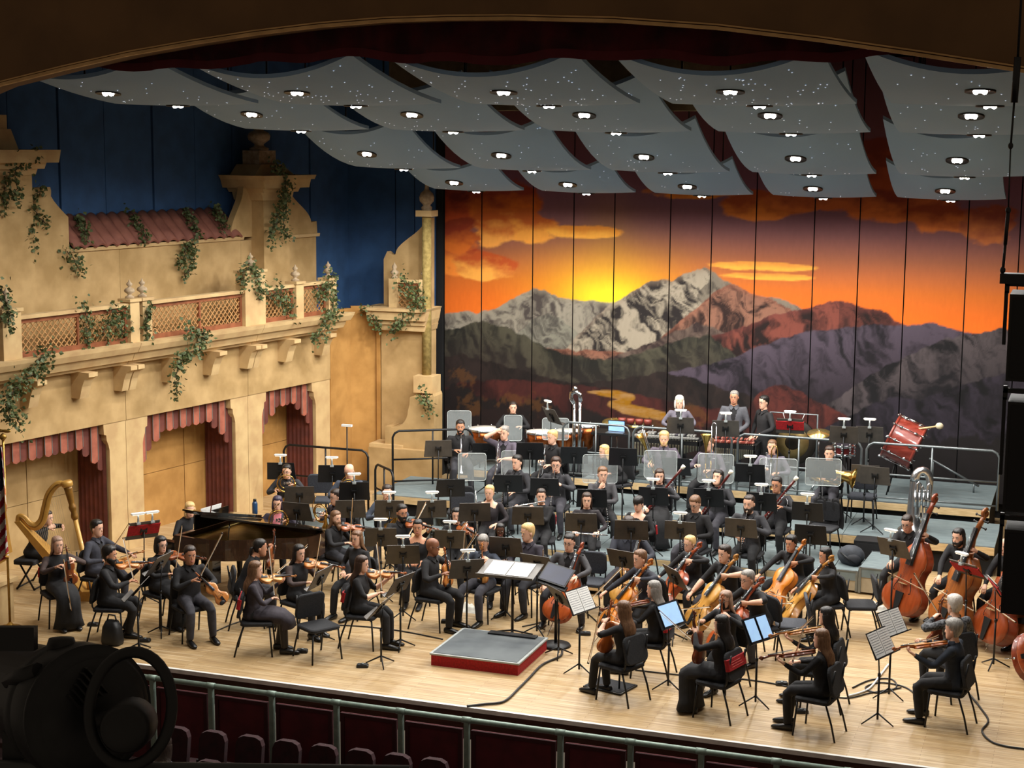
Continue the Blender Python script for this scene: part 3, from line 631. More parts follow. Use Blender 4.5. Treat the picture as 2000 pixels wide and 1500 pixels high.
ivy('long ivy vine hanging from the urn of the gable tower', wl_(.06, (535, 322), (562, 350), (548, 400), (540, 430), (530, 470)), .08, 100)
ivy('second ivy vine hanging down the gable pier', wl_(.0, (568, 352), (556, 390), (552, 430), (562, 462)), .07, 80)
ivy('ivy wreath around the finial of the widest balcony post', wl_(.40, (474, 560), (478, 530), (492, 520), (506, 545), (508, 580)), .08, 110)
ivy('ivy climbing the balcony lattice near the wide tower', wl_(.33, (160, 596), (170, 625), (172, 668)), .10, 110)
ivy('dense ivy bush on the lattice beside the paired posts', wl_(.33, (200, 650), (215, 625), (228, 610), (240, 640), (232, 662)), .13, 140)
ivy('ivy vine on the paired balcony posts', wl_(.40, (292, 596), (284, 630), (288, 660)), .07, 100)
ivy('dense ivy on the lattice between the widest post and its neighbour', wl_(.33, (525, 580), (545, 570), (560, 590), (562, 615)), .12, 130)
ivy('ivy covering the lattice and post at the balcony end', wl_(.36, (618, 575), (635, 560), (648, 540), (650, 570), (648, 605)), .09, 120)
ivy('long thick ivy garland spilling over the cornice by the flag', wl_(.55, (100, 690), (82, 695), (70, 725), (40, 750), (14, 775), (10, 800), (40, 828)), .11, 150)
ivy('ivy garland trailing over the cornice between two corbels', wl_(.55, (362, 645), (400, 652), (385, 680), (352, 705), (343, 735), (346, 768)), .08, 110)
ivy('ivy garland on the mitred end of the cornice', wl_(.55, (660, 612), (640, 618), (635, 645), (615, 662)), .08, 110)
ivy('ivy bunch on the balcony post next to the wide tower', wl_(.40, (10, 572), (15, 600), (16, 635)), .08, 120)
xp = lambda *pts: [FY(x, y, YP-.3) for x, y in pts]
ivy('ivy sprig on the corner of the pier cornice', xp((705, 602), (725, 615), (738, 638)), .08, 110)
ivy('dense ivy on the little lattice of the pier', xp((785, 545), (800, 560), (815, 585), (825, 575)), .11, 140)
ivy('ivy trailing from the pier cornice below the column', xp((830, 600), (800, 612), (785, 625), (768, 648)), .08, 110)
ivy('ivy tuft hanging from the pot niche of the scroll base', [FY(x, y, YP-.72) for x, y in ((820, 768), (832, 778), (838, 800))], .09, 130)

# ================================================================== hall side: pit rail, seats, flag, loudspeakers, spotlight
M_teal = mat('teal_pipe', '8b9c90', .5, .3, c2='7a8c82', scale=12)
M_pitred = mat('pit_red_board', '5c1620', .85, c2='4a1019', scale=4)
M_pitdk = mat('pit_red_frame', '3c0e14', .85)
YR = 17.85
pr = thing('pit_rail', 'teal pipe rail with dark red boards in front of the stage', 'railing', (-6, YR, -1.2))
MB().cyl((-9, 0, 1.22), (8, 0, 1.22), .035, n=12).build('top_pipe', M_teal, pr)
pxs = [FY(x, y, YR).x for x, y in ((-190, 1300), (-70, 1310), (60, 1315), (180, 1322), (298, 1334), (412, 1346), (531, 1359), (657, 1374), (783, 1390), (912, 1403), (1095, 1428), (1232, 1444), (1370, 1462), (1517, 1482), (1660, 1500), (1800, 1515), (1960, 1535), (2120, 1550))]
for i, x in enumerate(pxs):
    MB().box((x+6-.03, -.03, 0), (x+6+.03, .03, 1.2)).build('post', M_teal, pr)
    MB().cyl((x+6-.06, 0, 1.22), (x+6+.06, 0, 1.22), .041, n=12).build('pipe_collar', M_teal, pr)
    if i < len(pxs)-1:
        a, b = x+6+.06, pxs[i+1]+6-.06
        pb_ = MB().box((a, .0, .1), (b, .03, 1.1)).build('board', M_pitred, pr)
        fr = MB()
        for q in (((a, -.015, .1), (a+.05, .01, 1.1)), ((b-.05, -.015, .1), (b, .01, 1.1)), ((a+.05, -.015, 1.05), (b-.05, .01, 1.1))): fr.box(*q)
        fr.build('board_frame', M_pitdk, pb_)
M_seat = mat('seat_velvet', '300a11', .9, c2='22070c', scale=10)
seatp = Proto('theatre_seat', 'seat')
bk = MB()
rings = []
for t, hw, zz, yy in ((0, .165, .42, 0), (1, .18, .7, .03), (2, .18, .9, .06), (3, .15, .97, .07), (4, .08, 1.0, .075)): rings.append([(-hw, yy-.04, zz), (hw, yy-.04, zz), (hw, yy+.04, zz), (-hw, yy+.04, zz)])
bk.loft(rings, sm=False); seatp.part('backrest', bk, M_seat)
seatp.part('cushion', MB().box((-.165, .02, .36), (.165, .46, .46)), M_seat)
seatp.part('armrest', MB().box((-.215, .0, .58), (-.18, .42, .63)), M_dark).part('side_panel', MB().box((-.212, .02, 0), (-.183, .4, .58)), M_dark)
AUD = F(322, 1458, -.03); seatp.put('dark red theatre seat under the audience member in blue', TM((AUD.x, AUD.y-.27, -1.2), .0), 'theatre seats below the pit rail')
for k, (x, y) in enumerate(((340, 1424), (412, 1432), (484, 1441), (556, 1450), (628, 1459), (700, 1468), (772, 1477), (844, 1486), (404, 1490), (476, 1499))):
    p = F(x, y, -.2); p.z = -1.2
    seatp.put('dark red folding theatre seat in the front rows below the pit rail', TM(p, 0), 'theatre seats below the pit rail')
# flag ---------------------------------------------------------------
fb = F(20, 1228, 0); fs = thing('flag', 'American flag with gold fringe hanging on a gold pole by the facade', 'flag', fb)
M_gold = mat('gold_pole', 'b08a42', .35, .7, c2='94702e', scale=8)
hz = 2.75
MB().cyl((0, 0, 0), (0, 0, hz), .018, n=10).lathe([(.16, 0), (.16, .03), (.05, .06), (.022, .1)], 16).build('pole', M_gold, fs)
MB().lathe([(.02, hz), (.05, hz+.04), (.05, hz+.07), (.02, hz+.1), (.0, hz+.11)], 12).ell((-.05, 0, hz+.14), .09, .02, .025, 10, 6).ell((.05, 0, hz+.14), .09, .02, .025, 10, 6).build('finial', M_gold, fs)
fm_ = [mat('flag_red', 'a01c2c', .8), mat('flag_white', 'd9d3cc', .8), mat('flag_blue', '1c2140', .8), mat('gold_fringe', 'b8842e', .8)]
mb = MB(); NU, NV = 52, 130
def flg(u, v):      # u across the bunched cloth, v downwards
    wd_ = .10+.30*v**.8*(1 if v < .55 else 1)-.06*max(0, v-.7); x = -.02+(u-.62)*wd_*1.15; y = -.06+.07*math.sin(u*17+v*2.)*(.3+v)-.03*v
    return (x, y, hz-.08-v*(1.95-.45*u*v))
vv = [flg(i/NU, j/NV) for j in range(NV+1) for i in range(NU+1)]
for j in range(NV):
    for i in range(NU):
        u, v = (i+.5)/NU, (j+.5)/NV; dgl = v*1.05+(u-.5)*.55
        if u > .955 or v > .975: mi = 3
        elif dgl < .46 and u < .9: mi = 1 if False else 2
        else: mi = int(dgl*15+10) % 2
        mb.add([vv[j*(NU+1)+i], vv[j*(NU+1)+i+1], vv[(j+1)*(NU+1)+i+1], vv[(j+1)*(NU+1)+i]], [(0, 1, 2, 3)], mi, True)
mb.build('cloth', fm_, fs)
stars = MB()
for k in range(26):
    u = .12+.76*((k*5) % 7)/7; v = .04+.36*(k/26); p = Vector(flg(u, v))+Vector((0, -.012, 0)); pts5 = []
    for q in range(10):
        r_ = .024 if q % 2 == 0 else .010; pts5.append((p.x+r_*math.sin(q*math.pi/5), p.y, p.z+r_*math.cos(q*math.pi/5)))
    stars.add(pts5, [list(range(10))])
stars.build('stars', fm_[1], fs)
tag(MB().box((-.5, -.3, 0), (.25, .3, .62)).box((-.55, -.35, .62), (.3, .35, .68)).build('plinth', M_stucco2, loc=F(-25, 1222, 0)), 'ochre stucco plinth behind the flag pole', 'plinth')
# loudspeaker array --------------------------------------------------
YS = 14.5
M_spk = mat('speaker_black', '0b0b0c', .6, scale=20); M_grl = mat('speaker_grille', '131315', .8, scale=200)
spx = FY(2002, 700, YS).x
la = thing('loudspeaker_array', 'black hanging loudspeaker array on a rigging chain beside the backdrop', 'loudspeaker', (spx, YS, 3.2))
def zY(y, x=1980): return FY(x, y, YS).z-3.2
for a, b, x_ in ((575, 745, 1968), (785, 1000, 1963), (1035, 1200, 1958)):
    xx = FY(x_, (a+b)/2, YS).x-spx
    o_ = MB().box((xx, 0, zY(b)), (xx+.62, .5, zY(a))).build('cabinet', M_spk, la)
    MB().box((xx+.03, -.015, zY(b)+.03), (xx+.59, .002, zY(a)-.03)).build('grille', M_grl, o_)
    MB().box((xx-.05, .1, zY(a)), (xx-.012, .14, zY(a)+.12)).box((xx-.05, .1, zY(b)+.3), (xx-.02, .14, zY(a)+.02)).box((xx-.05, .1, zY(a)+.06), (xx+.62, .14, zY(a)+.1)).build('rigging_link', M_black, la)
xx = FY(1952, 545, YS).x-spx
MB().box((xx, .05, zY(556)), (xx+.75, .2, zY(536))).build('bumper_frame', M_black, la)
ch = MB(); x_t = FY(1972, 300, YS).x-spx; xb = FY(1957, 530, YS).x-spx
ch.cyl((x_t+.03, .1, 9.6-3.2), (x_t+.02, .1, zY(110)), .012, n=6); ch.cyl((x_t+.02, .1, zY(110)), (x_t+.01, .1, zY(200)), .03, n=10)
ch.cyl((x_t+.01, .1, zY(200)), (x_t, .1, zY(290)), .010, n=6); ch.ell((x_t, .1, zY(285)), .022, .022, .03); ch.cyl((x_t, .1, zY(290)), (xb+.02, .1, zY(410)), .007, n=6)
ch.cyl((xb+.02, .1, zY(410)), (xb+.01, .1, zY(480)), .016, n=8); ch.ell((xb+.02, .1, zY(412)), .024, .024, .03); ch.cyl((xb+.01, .1, zY(480)), (xb, .1, zY(540)), .012, n=8); ch.ell((xb, .1, zY(530)), .024, .024, .03)
ch.build('rigging_chain', M_black, la)
# follow spotlight on the balcony rail ----------------------------------
M_spot = mat('spotlight_black', '1a1b1c', .5, .4, c2='121314', scale=14); M_spotd = mat('spotlight_dark', '0e0e0f', .55, .2, scale=14)
D0 = 6.0
def at(px, py, d=D0): return Vector(CAM+ray(px, py)*d)
sp_ = thing('spotlight', 'big black theatre spotlight with round handle in front of the stage', 'spotlight', at(150, 1370))
O = sp_.location; ax = (Vector(fw)*.75+Vector(rt)*-.66+Vector(up)*.02).normalized(); ux = Vector(up)
def SP(px, py, d=D0): return at(px, py, d)-O
fmx = frame(SP(150, 1385), y=ux, z=ax)
MB().lathe([(.02, -.17), (.16, -.16), (.215, -.13), (.24, -.09), (.245, .02), (.23, .06), (.235, .07), (.235, .11), (.20, .14), (.19, .45), (.17, .47), (.17, .75)], 40, M=fmx).build('housing', M_spot, sp_)
MB().lathe([(.20, -.138), (.222, -.128), (.238, -.10), (.248, -.10), (.248, -.085), (.24, -.08)], 40, M=fmx).build('rear_rim', M_spot, sp_)
vf = MB()
for k in range(6): vf.box((-.06+k*.022, -.06+.008*k, -.02), (-.054+k*.022, .07-.005*k, .01), M=fmx @ Matrix.Translation((.05, .09, -.165)) @ Matrix.Rotation(-.7, 4, 'Z'))
vf.build('vent_fins', mat('fin_grey', '3a3a3a', .4, .6), sp_)
MB().box((-.065, -.045, 0), (.070, .04, .05), M=frame(SP(36, 1243, 5.9), y=ux, z=-Vector(fw))).build('top_plate', M_spotd, sp_)
MB().lathe([(.0, -.04), (.045, -.035), (.055, 0), (.045, .03), (.0, .035)], 20, M=frame(SP(120, 1262), y=-Vector(fw), z=ux)).build('top_knob', M_spotd, sp_)
hc = SP(255, 1395, 5.75); rng = [hc+Vector(rt)*(.145*math.cos(q))+Vector(up)*(.19*math.sin(q)+.02)+Vector(fw)*(.05*math.sin(q)) for q in [i*2*math.pi/36 for i in range(36)]]
MB().tube(rng, .021, 10, closed=True).build('ring_handle', M_spotd, sp_)
MB().lathe([(0, -.07), (.075, -.065), (.09, -.03), (.09, .09), (.07, .12), (0, .12)], 24, M=frame(SP(248, 1420, 5.75), y=ux, z=fw)).cyl(SP(150, 1400, 5.9), SP(250, 1410, 5.75), .03).build('end_motor', M_spotd, sp_)
MB().box((-.05, -.9, -.03), (.03, 0, .03), M=frame(SP(25, 1400, 6.1), y=ux, z=fw)).tube([SP(18, 1330, 6.0), SP(40, 1320, 5.9), SP(75, 1310, 5.85)], .03).build('yoke_arm', M_spotd, sp_)
MB().cyl(SP(160, 1440, 6.0), SP(170, 1520, 6.05), .04).build('clamp', M_spotd, sp_)
bl = at(-200, 1500, 6.05); br_ = at(800, 1513, 6.05)
tag(MB().cyl((0, 0, 0), br_-bl, .035, n=12).build('balcony_rail', mat('rail_dark_grey', '3a3d3c', .5, .4), loc=bl), 'dark grey balcony rail pipe that carries the spotlight', 'railing')
# ================================================================== risers and guard rails
W1, W2, RB, RP = .2, .3, .5, .72
DECKS = [(-9.45, -4.3, 23.8, 25.15, W1), (-9.5, -3.68, 25.15, 27.15, W2), (-12.4, -1.3, 27.15, 28.95, RB), (-11.2, -1.5, 28.95, 31.2, RP), (-13.9, -11.45, 24.22, 26.95, W1)]
def deck(x, y):
    for a, b, c, d, z in DECKS:
        if a <= x <= b and c <= y <= d: return z
    return 0.
def clear_base(x, y, r=.2): return len({deck(x+i*r, y+j*r) for i in (-1, 0, 1) for j in (-1, 0, 1)}) == 1
def riser(label, x0, x1, y0, y1, z, n):
    t = thing('riser_platform', label, 'riser', ((x0+x1)/2, (y0+y1)/2, 0)); O = t.location
    for i in range(n):
        a, b = lerp(x0, x1, i/n)+.004, lerp(x0, x1, (i+1)/n)-.004
        MB().box((a-O.x, y0-O.y+.03, z-.03), (b-O.x, y1-O.y, z)).build('deck_panel', M_deck, t)
        MB().box((a-O.x, y0-O.y, z-.13), (b-O.x, y0-O.y+.03, z-.004)).build('front_board', M_riserw, t)
    MB().box((x0-O.x+.02, y0-O.y+.08, 0), (x1-O.x-.02, y1-O.y-.02, z-.03)).build('understructure', M_dark, t)
    MB().box((x0-O.x, y0-O.y+.01, z-.005), (x1-O.x, y0-O.y+.05, z+.004)).build('nosing', M_grey, t)
    return t
riser('lowest grey orchestra riser under the flutes and oboes', *DECKS[0], 5)
riser('second grey orchestra riser under the clarinets and bassoons', *DECKS[1], 6)
riser('third grey orchestra riser under the trumpets and trombones', *DECKS[2], 9)
riser('highest grey orchestra riser under the percussion', *DECKS[3], 8)
riser('small grey riser under the horn players by the facade', *DECKS[4], 3)
for k in range(2):
    tag(MB().box((-.5, -.14, (.34-k*.17)-.03), (.5, .14, (.34-k*.17))).box((-.5, -.12, 0), (-.46, .12, .33-k*.18)).box((.46, -.12, 0), (.5, .12, .33-k*.18)).build('step', M_deck, loc=(-10.4, 26.6-k*.28, .02)), 'grey %s step leading up to the brass riser' % ('upper', 'lower')[k], 'step')
def guard(label, pts, h=1.05, r=.022, mid=.5, m=None):       # rail along floor points
    m = m or M_grey; p0 = Vector(pts[0]); t = thing('guard_rail', label, 'railing', p0)
    P = [Vector(p)-p0 for p in pts]; a, b = P[0], P[-1]; d = (b-a).normalized(); c = .12
    top = [a, a+Vector((0, 0, h-c)), a+Vector((0, 0, h))+d*c*.35-Vector((0, 0, c*.35)), a+Vector((0, 0, h))+d*c, b+Vector((0, 0, h))-d*c, b+Vector((0, 0, h))-d*c*.35-Vector((0, 0, c*.35)), b+Vector((0, 0, h-c)), b]
    MB().tube(top, r, 8).build('top_rail', m, t)
    MB().tube([a+Vector((0, 0, mid)), b+Vector((0, 0, mid))], r*.8, 8).build('mid_rail', m, t)
    MB().tube([a+Vector((0, 0, .08)), b+Vector((0, 0, .08))], r*.8, 8).build('toe_rail', m, t)
    n = max(2, int((b-a).length/1.2))
    for i in range(1, n): q = a.lerp(b, i/n); MB().cyl(q, q+Vector((0, 0, h)), r*.8, n=8).build('upright', m, t)
    return t
gy = 29.0
gx = lambda px: F(px, 900, RP+.95).x*gy/F(px, 900, RP+.95).y
guard('grey guard rail behind the trumpets', [(-9.3, gy, RP), (gx(1228), gy, RP)])
guard('grey guard rail behind the trombones before the keyboard percussion', [(gx(1236), gy, RP), (gx(1428), gy, RP)])
guard('grey guard rail below the tam-tam', [(gx(1440), gy, RP), (gx(1682), gy, RP)])
guard('long grey guard rail below the bass drum', [(gx(1692), gy, RP), (gx(1952), gy, RP)])
guard('dark guard rail in front of the stucco pier', [(-12.36, 28.0, RB), (-11.05, 28.8, RB)], m=M_black)
guard('black guard rail behind the horn players', [(-14.3, 27.3, 0), (-12.55, 27.3, 0)], m=M_black, h=1.28, mid=.7)
guard('short black stair rail beside the brass riser step', [(-12.2, 26.85, W1), (-11.6, 26.3, W1)], m=M_black, h=.95)
gl_ = thing('stair_rail', 'grey slanted handrail behind the tuba', 'railing', (-1.9, 30.6, 0)); q0 = FY(1815, 895, 30.4); q1 = FY(1912, 950, 30.4)
MB().cyl(q0-gl_.location, q1-gl_.location, .02).build('handrail', M_grey, gl_)
for q in (q0.lerp(q1, .08), q0.lerp(q1, .9)): MB().cyl(q-gl_.location, Vector((q.x, q.y, RP))-gl_.location, .016).build('upright', M_grey, gl_)
# ================================================================== chairs and stands
def rrect(w, d, r, n=4, cx=0, cy=0):
    out = []
    for k, (sx_, sy_) in enumerate(((1, 1), (-1, 1), (-1, -1), (1, -1))):
        for i in range(n+1):
            q = math.pi/2*(k+i/n); out.append((cx+sx_*(w/2-r)+r*math.cos(q), cy+sy_*(d/2-r)+r*math.sin(q)))
    return out
M_pad = mat('chair_fabric', '26272b', .9, c2='1c1d20', scale=60, bump=.1)
M_padg = mat('chair_fabric_grey', '3c3f47', .85, c2='30333a', scale=60, bump=.1)
def chair_proto(pad):
    c = Proto('orchestra_chair', 'chair'); s_ = MB()
    for zz in ((.425, .94), (.435, 1.0), (.465, 1.0), (.478, .95)): pass
    s_.loft([[(x*k, y*k, z) for x, y in rrect(.47, .44, .07)] for z, k in ((.425, .95), (.435, 1.), (.465, 1.), (.478, .94))], sm=False)
    c.part('seat', s_, pad)
    b_ = MB(); bm_ = Matrix.Translation((0, -.215, .70)) @ Matrix.Rotation(math.radians(-12), 4, 'X')
    b_.loft([[(x*k, y, z*k) for x, z in rrect(.44, .36, .08)] for y, k in ((.022, .93), (.014, 1.), (-.014, 1.), (-.022, .93))], sm=False, M=bm_)
    c.part('backrest', b_, pad)
    f_ = MB()
    for sx_ in (-1, 1): f_.tube([(sx_*.2, -.17, .43), (sx_*.205, -.215, .5), (sx_*.20, -.225, .60), (sx_*.18, -.26, .86)], .012, 8)
    f_.tube([(-.2, .16, .42), (.2, .16, .42)], .011, 8).tube([(-.2, -.17, .42), (.2, -.17, .42)], .011, 8)
    c.part('frame', f_, M_black)
    for sx_ in (-1, 1):
        c.part('leg', MB().tube([(sx_*.2, .18, .43), (sx_*.235, .215, 0)], .0125, 8), M_black)
        c.part('leg', MB().tube([(sx_*.2, -.17, .43), (sx_*.215, -.25, .2), (sx_*.225, -.30, 0)], .0125, 8), M_black)
    return c
CH = {'black': chair_proto(M_pad), 'grey': chair_proto(M_padg)}
sleeve = Proto('chair_sleeve', 'chair cover')
sl = MB(); bm_ = Matrix.Translation((0, -.225, .735)) @ Matrix.Rotation(math.radians(-12), 4, 'X')
sl.loft([[(x, y, z) for x, y in rrect(.462, .062, .025)] for z in (-.07, .07)], sm=False, M=bm_); sleeve.part('band', sl, M_red)
lt = MB()
for k in range(3): lt.box((-.15, -.034, -.035+k*.03), (.13-.03*k, -.031, -.028+k*.03), M=bm_)
sleeve.part('print_lines', lt, mat('sleeve_print', 'd86a66', .8))
M_desk = mat('stand_desk', '55504a', .42, .15, c2='484440', scale=6); M_deskd = mat('stand_desk_dark', '1d1e21', .45, .15, scale=6)
_stands = {}
def stand_proto(h, tilt, dark):
    key = (round(h, 2), round(tilt, 2), dark)
    if key in _stands: return _stands[key]
    p = Proto('music_stand', 'music stand'); md = M_deskd if dark else M_desk
    for k in range(3):
        q = 2*math.pi*k/3+.5; p.part('leg', MB().tube([(0, 0, .13), (.22*math.cos(q), .22*math.sin(q), .012)], [.012, .009], 6), M_black)
    p.part('shaft', MB().cyl((0, 0, .05), (0, 0, h*.62), .014, n=8).cyl((0, 0, h*.6), (0, .03, h-.03), .009, n=8).cyl((0, 0, h*.58), (0, 0, h*.62), .02, n=8), M_black)
    dm = Matrix.Translation((0, 0, h)) @ Matrix.Rotation(-tilt, 4, 'X')
    d_ = MB(); n = [(-.255, -.165), (.255, -.165), (.235, .165), (-.235, .165)]
    d_.add([(x, -.004, z) for x, z in n]+[(x, .004, z) for x, z in n], [(0, 1, 2, 3), (7, 6, 5, 4), (0, 4, 5, 1), (1, 5, 6, 2), (2, 6, 7, 3), (3, 7, 4, 0)], M=dm)
    p.part('desk', d_, md); k0 = len(p.parts)-1
    p.part('lip', MB().box((-.255, -.06, -.172), (.255, .0, -.163), M=dm).box((-.255, -.062, -.172), (.255, -.058, -.155), M=dm), md, k0)
    p.part('bracket', MB().box((-.055, .004, -.05), (-.035, .022, .045), M=dm).box((.035, .004, -.05), (.055, .022, .045), M=dm).box((-.05, .004, -.012), (.05, .03, .02), M=dm).box((-.012, .004, -.12), (.012, .03, .0), M=dm), M_blackp, k0)
    _stands[key] = p; return p
lampp = Proto('stand_lamp', 'lamp')
lampp.part('head', MB().loft([[(x, y, z) for x, y in rrect(.22*k, .06*k, .02)] for z, k in ((.10, .9), (.108, 1.), (.122, 1.), (.13, .9))], sm=False), M_white)
lampp.part('led_strip', MB().box((-.09, -.022, .096), (.09, .022, .1005)), mat('led_strip', 'fff6e6', .5, emit='fff2dc', es=3.))
lampp.part('neck', MB().tube([(0, 0, -.03), (0, .01, .05), (0, 0, .102)], [.018, .014, .012], 8).box((-.03, -.02, -.05), (.03, .03, -.02)), mat('lamp_neck', 'b9c2c4', .4, .4))
STANDS = []
#FIT
STAND_FIT = {2: (0, 0.1, 0), 3: (0, -0.05, 0), 7: (0, 0.15, 0), 8: (0, 0.05, 0), 9: (0, 0.05, 0), 14: (8, 0, 0), 16: (-8, 0, 0), 18: (-8, 0, 0), 19: (0, -0.2, 0), 20: (0, 0.1, 0), 21: (0, -0.05, 0), 22: (0, 0.15, 0), 23: (8, 0, 0), 26: (8, 0, 0), 27: (0, 0.05, 0), 28: (8, 0.05, 0), 29: (0, -0.05, 0), 31: (0, 0.2, 0), 32: (0, 0.1, 0), 33: (0, 0.05, 0), 34: (0, 0.26, 0), 35: (0, -0.05, 0), 36: (0, 0.05, 0), 37: (8, 0.1, 0), 38: (-16, 0, 0), 39: (0, 0.1, 0), 40: (0, 0.1, 0), 43: (16, 0, 0), 44: (0, 0.1, 0), 45: (-8, 0, 0), 47: (0, -0.05, 0), 48: (0, 0.1, 0), 49: (0, 0.05, 0), 51: (0, -0.1, 0), 53: (0, 0.05, 0), 54: (0, 0.1, 0)}
#ENDFIT
def stand(cx, cy, lev, rel=0, h=.98, tilt=.42, dark=0, lamp=0, paper=0, red=0, note=None):
    k = len(STANDS); dc, dh, dr = STAND_FIT.get(k, (0, 0, 0)); z = lev+h+dh
    p = F(cx+dc, cy, z); p.z = deck(p.x, p.y); h = round(z-p.z, 2); az = tocam(p)-math.radians(rel+dr)
    STANDS.append(dict(p=p, rz=az-math.pi/2, h=h, tilt=tilt, dark=dark, lamp=lamp, paper=paper, red=red, note=note))
# back rows: the player sits beyond the stand, so the back of the desk faces the hall
S = stand
S(280, 1035, 0, -20, 1.15, .5, 0, 2, 0, 1, 'double-lamp')
S(268, 1150, 0, -75, .9, .75); S(312, 1100, 0, -60, .95, .6)
S(549, 920, W1, 10, 1.1, .3, 1, 1); S(649, 925, W1, 5, 1.1, .3, 1, 1); S(585, 967, W1, 0, 1.0, .35, 0, 0); S(580, 999, 0, 25, 1.1, .35)
S(692, 959, W1, 0, 1.0, .3, 1, 1); S(684, 994, 0, 0, 1.05, .35); S(761, 994, 0, 5, 1.0, .35, 0, 1); S(843, 994, 0, -6, 1.05, .35, 0, 1); S(880, 953, 0, -8, 1.2, .3, 1)
S(744, 1049, 0, 4, 1.0, .35, 0, 1); S(787, 1083, 0, 0, .98, .38, 0, 1); S(872, 1053, 0, 8, 1.0, .38, 0, 1, 0); S(626, 1128, 0, -62, .95, .5); S(790, 1141, 0, -55, .92, .55); S(744, 1184, 0, -70, .82, .7)
for cx, cy, rl in ((864, 876, -4), (948, 881, -2), (1035, 881, 0), (1121, 889, 0), (1217, 892, 4)): S(cx, cy, RB, rl, 1.0, .3, cx > 900)
for cx, cy, rl in ((984, 944, 0), (1064, 951, 6), (1156, 973, 2), (1268, 969, 6), (1384, 972, 4), (1479, 980, 6)): S(cx, cy, W2, rl, .98, .32, 1, cx in (1268, 1384, 1479))
S(1577, 999, W2, 8, 1.0, .32, 1, 1); S(1583, 1044, 0, 8, 1.1, .3, 1)
for cx, cy, rl in ((927, 1000, -4), (1031, 1007, 0), (1135, 1020, 3), (1233, 1035, 3), (1329, 1036, 8), (1447, 1031, 10)): S(cx, cy, W1, rl, .95, .36, 0, cx == 1329)
S(980, 1068, 0, 14, 1.0, .35); S(928, 1111, 0, -10, .98, .4, 0, 1); S(1217, 1092, 0, 30, .95, .5, 0, 0); S(1050, 1100, 0, 30, .95, .6)
S(1329, 831, RP, 0, 1.2, .35, 0, 1); S(1417, 837, RP, 0, 1.2, .35, 0, 1); S(1527, 832, RP, 4, 1.2, .5, 0, 1, 0, 1); S(1648, 849, RP, 2, 1.15, .35, 0, 1, 0, 0, 'black music stand behind the snare drum'); S(1706, 849, RP, 2, 1.15, .35, 0, 1, 0, 0, 'black music stand beside the red bass drum'); S(1078, 812, RP, 60, 1.25, .5, 0, 1)
S(1321, 911, RB, 10, .95, .3, 1); S(1465, 924, RB, 2, 1.0, .3, 1, 1); S(1604, 916, RB, 4, 1.0, .3, 1); S(1709, 929, RB, 8, .98, .3, 0, 0, 0, 0, 'black music stand behind the silver tuba'); S(1690, 925, RB, 4, 1.0, .3, 0, 0, 0, 0, 'black music stand overlapping the stand behind the tuba')
S(1318, 1127, 0, 62, .95, .5); S(1745, 1070, 0, 30, 1.1, .5, 0, 1); S(1890, 1112, 0, 40, 1.05, .8, 0, 1, 0, 1); S(1948, 1150, 0, 75, 1.1, .6, 0, 0, 1, 1); S(1092, 1165, 0, 62, .85, .6)
# front desks of the violas: the music faces the balcony
S(1133, 1172, 0, 128, 1.0, .5, 1, 0, 1); S(1308, 1200, 0, 128, 1.0, .5, 1, 0, 2); S(1480, 1228, 0, 128, 1.0, .5, 1, 0, 3); S(1720, 1255, 0, 118, 1.02, .5, 1, 0, 1); S(1742, 1215, 0, 122, 1.0, .5, 1, 0, 1)
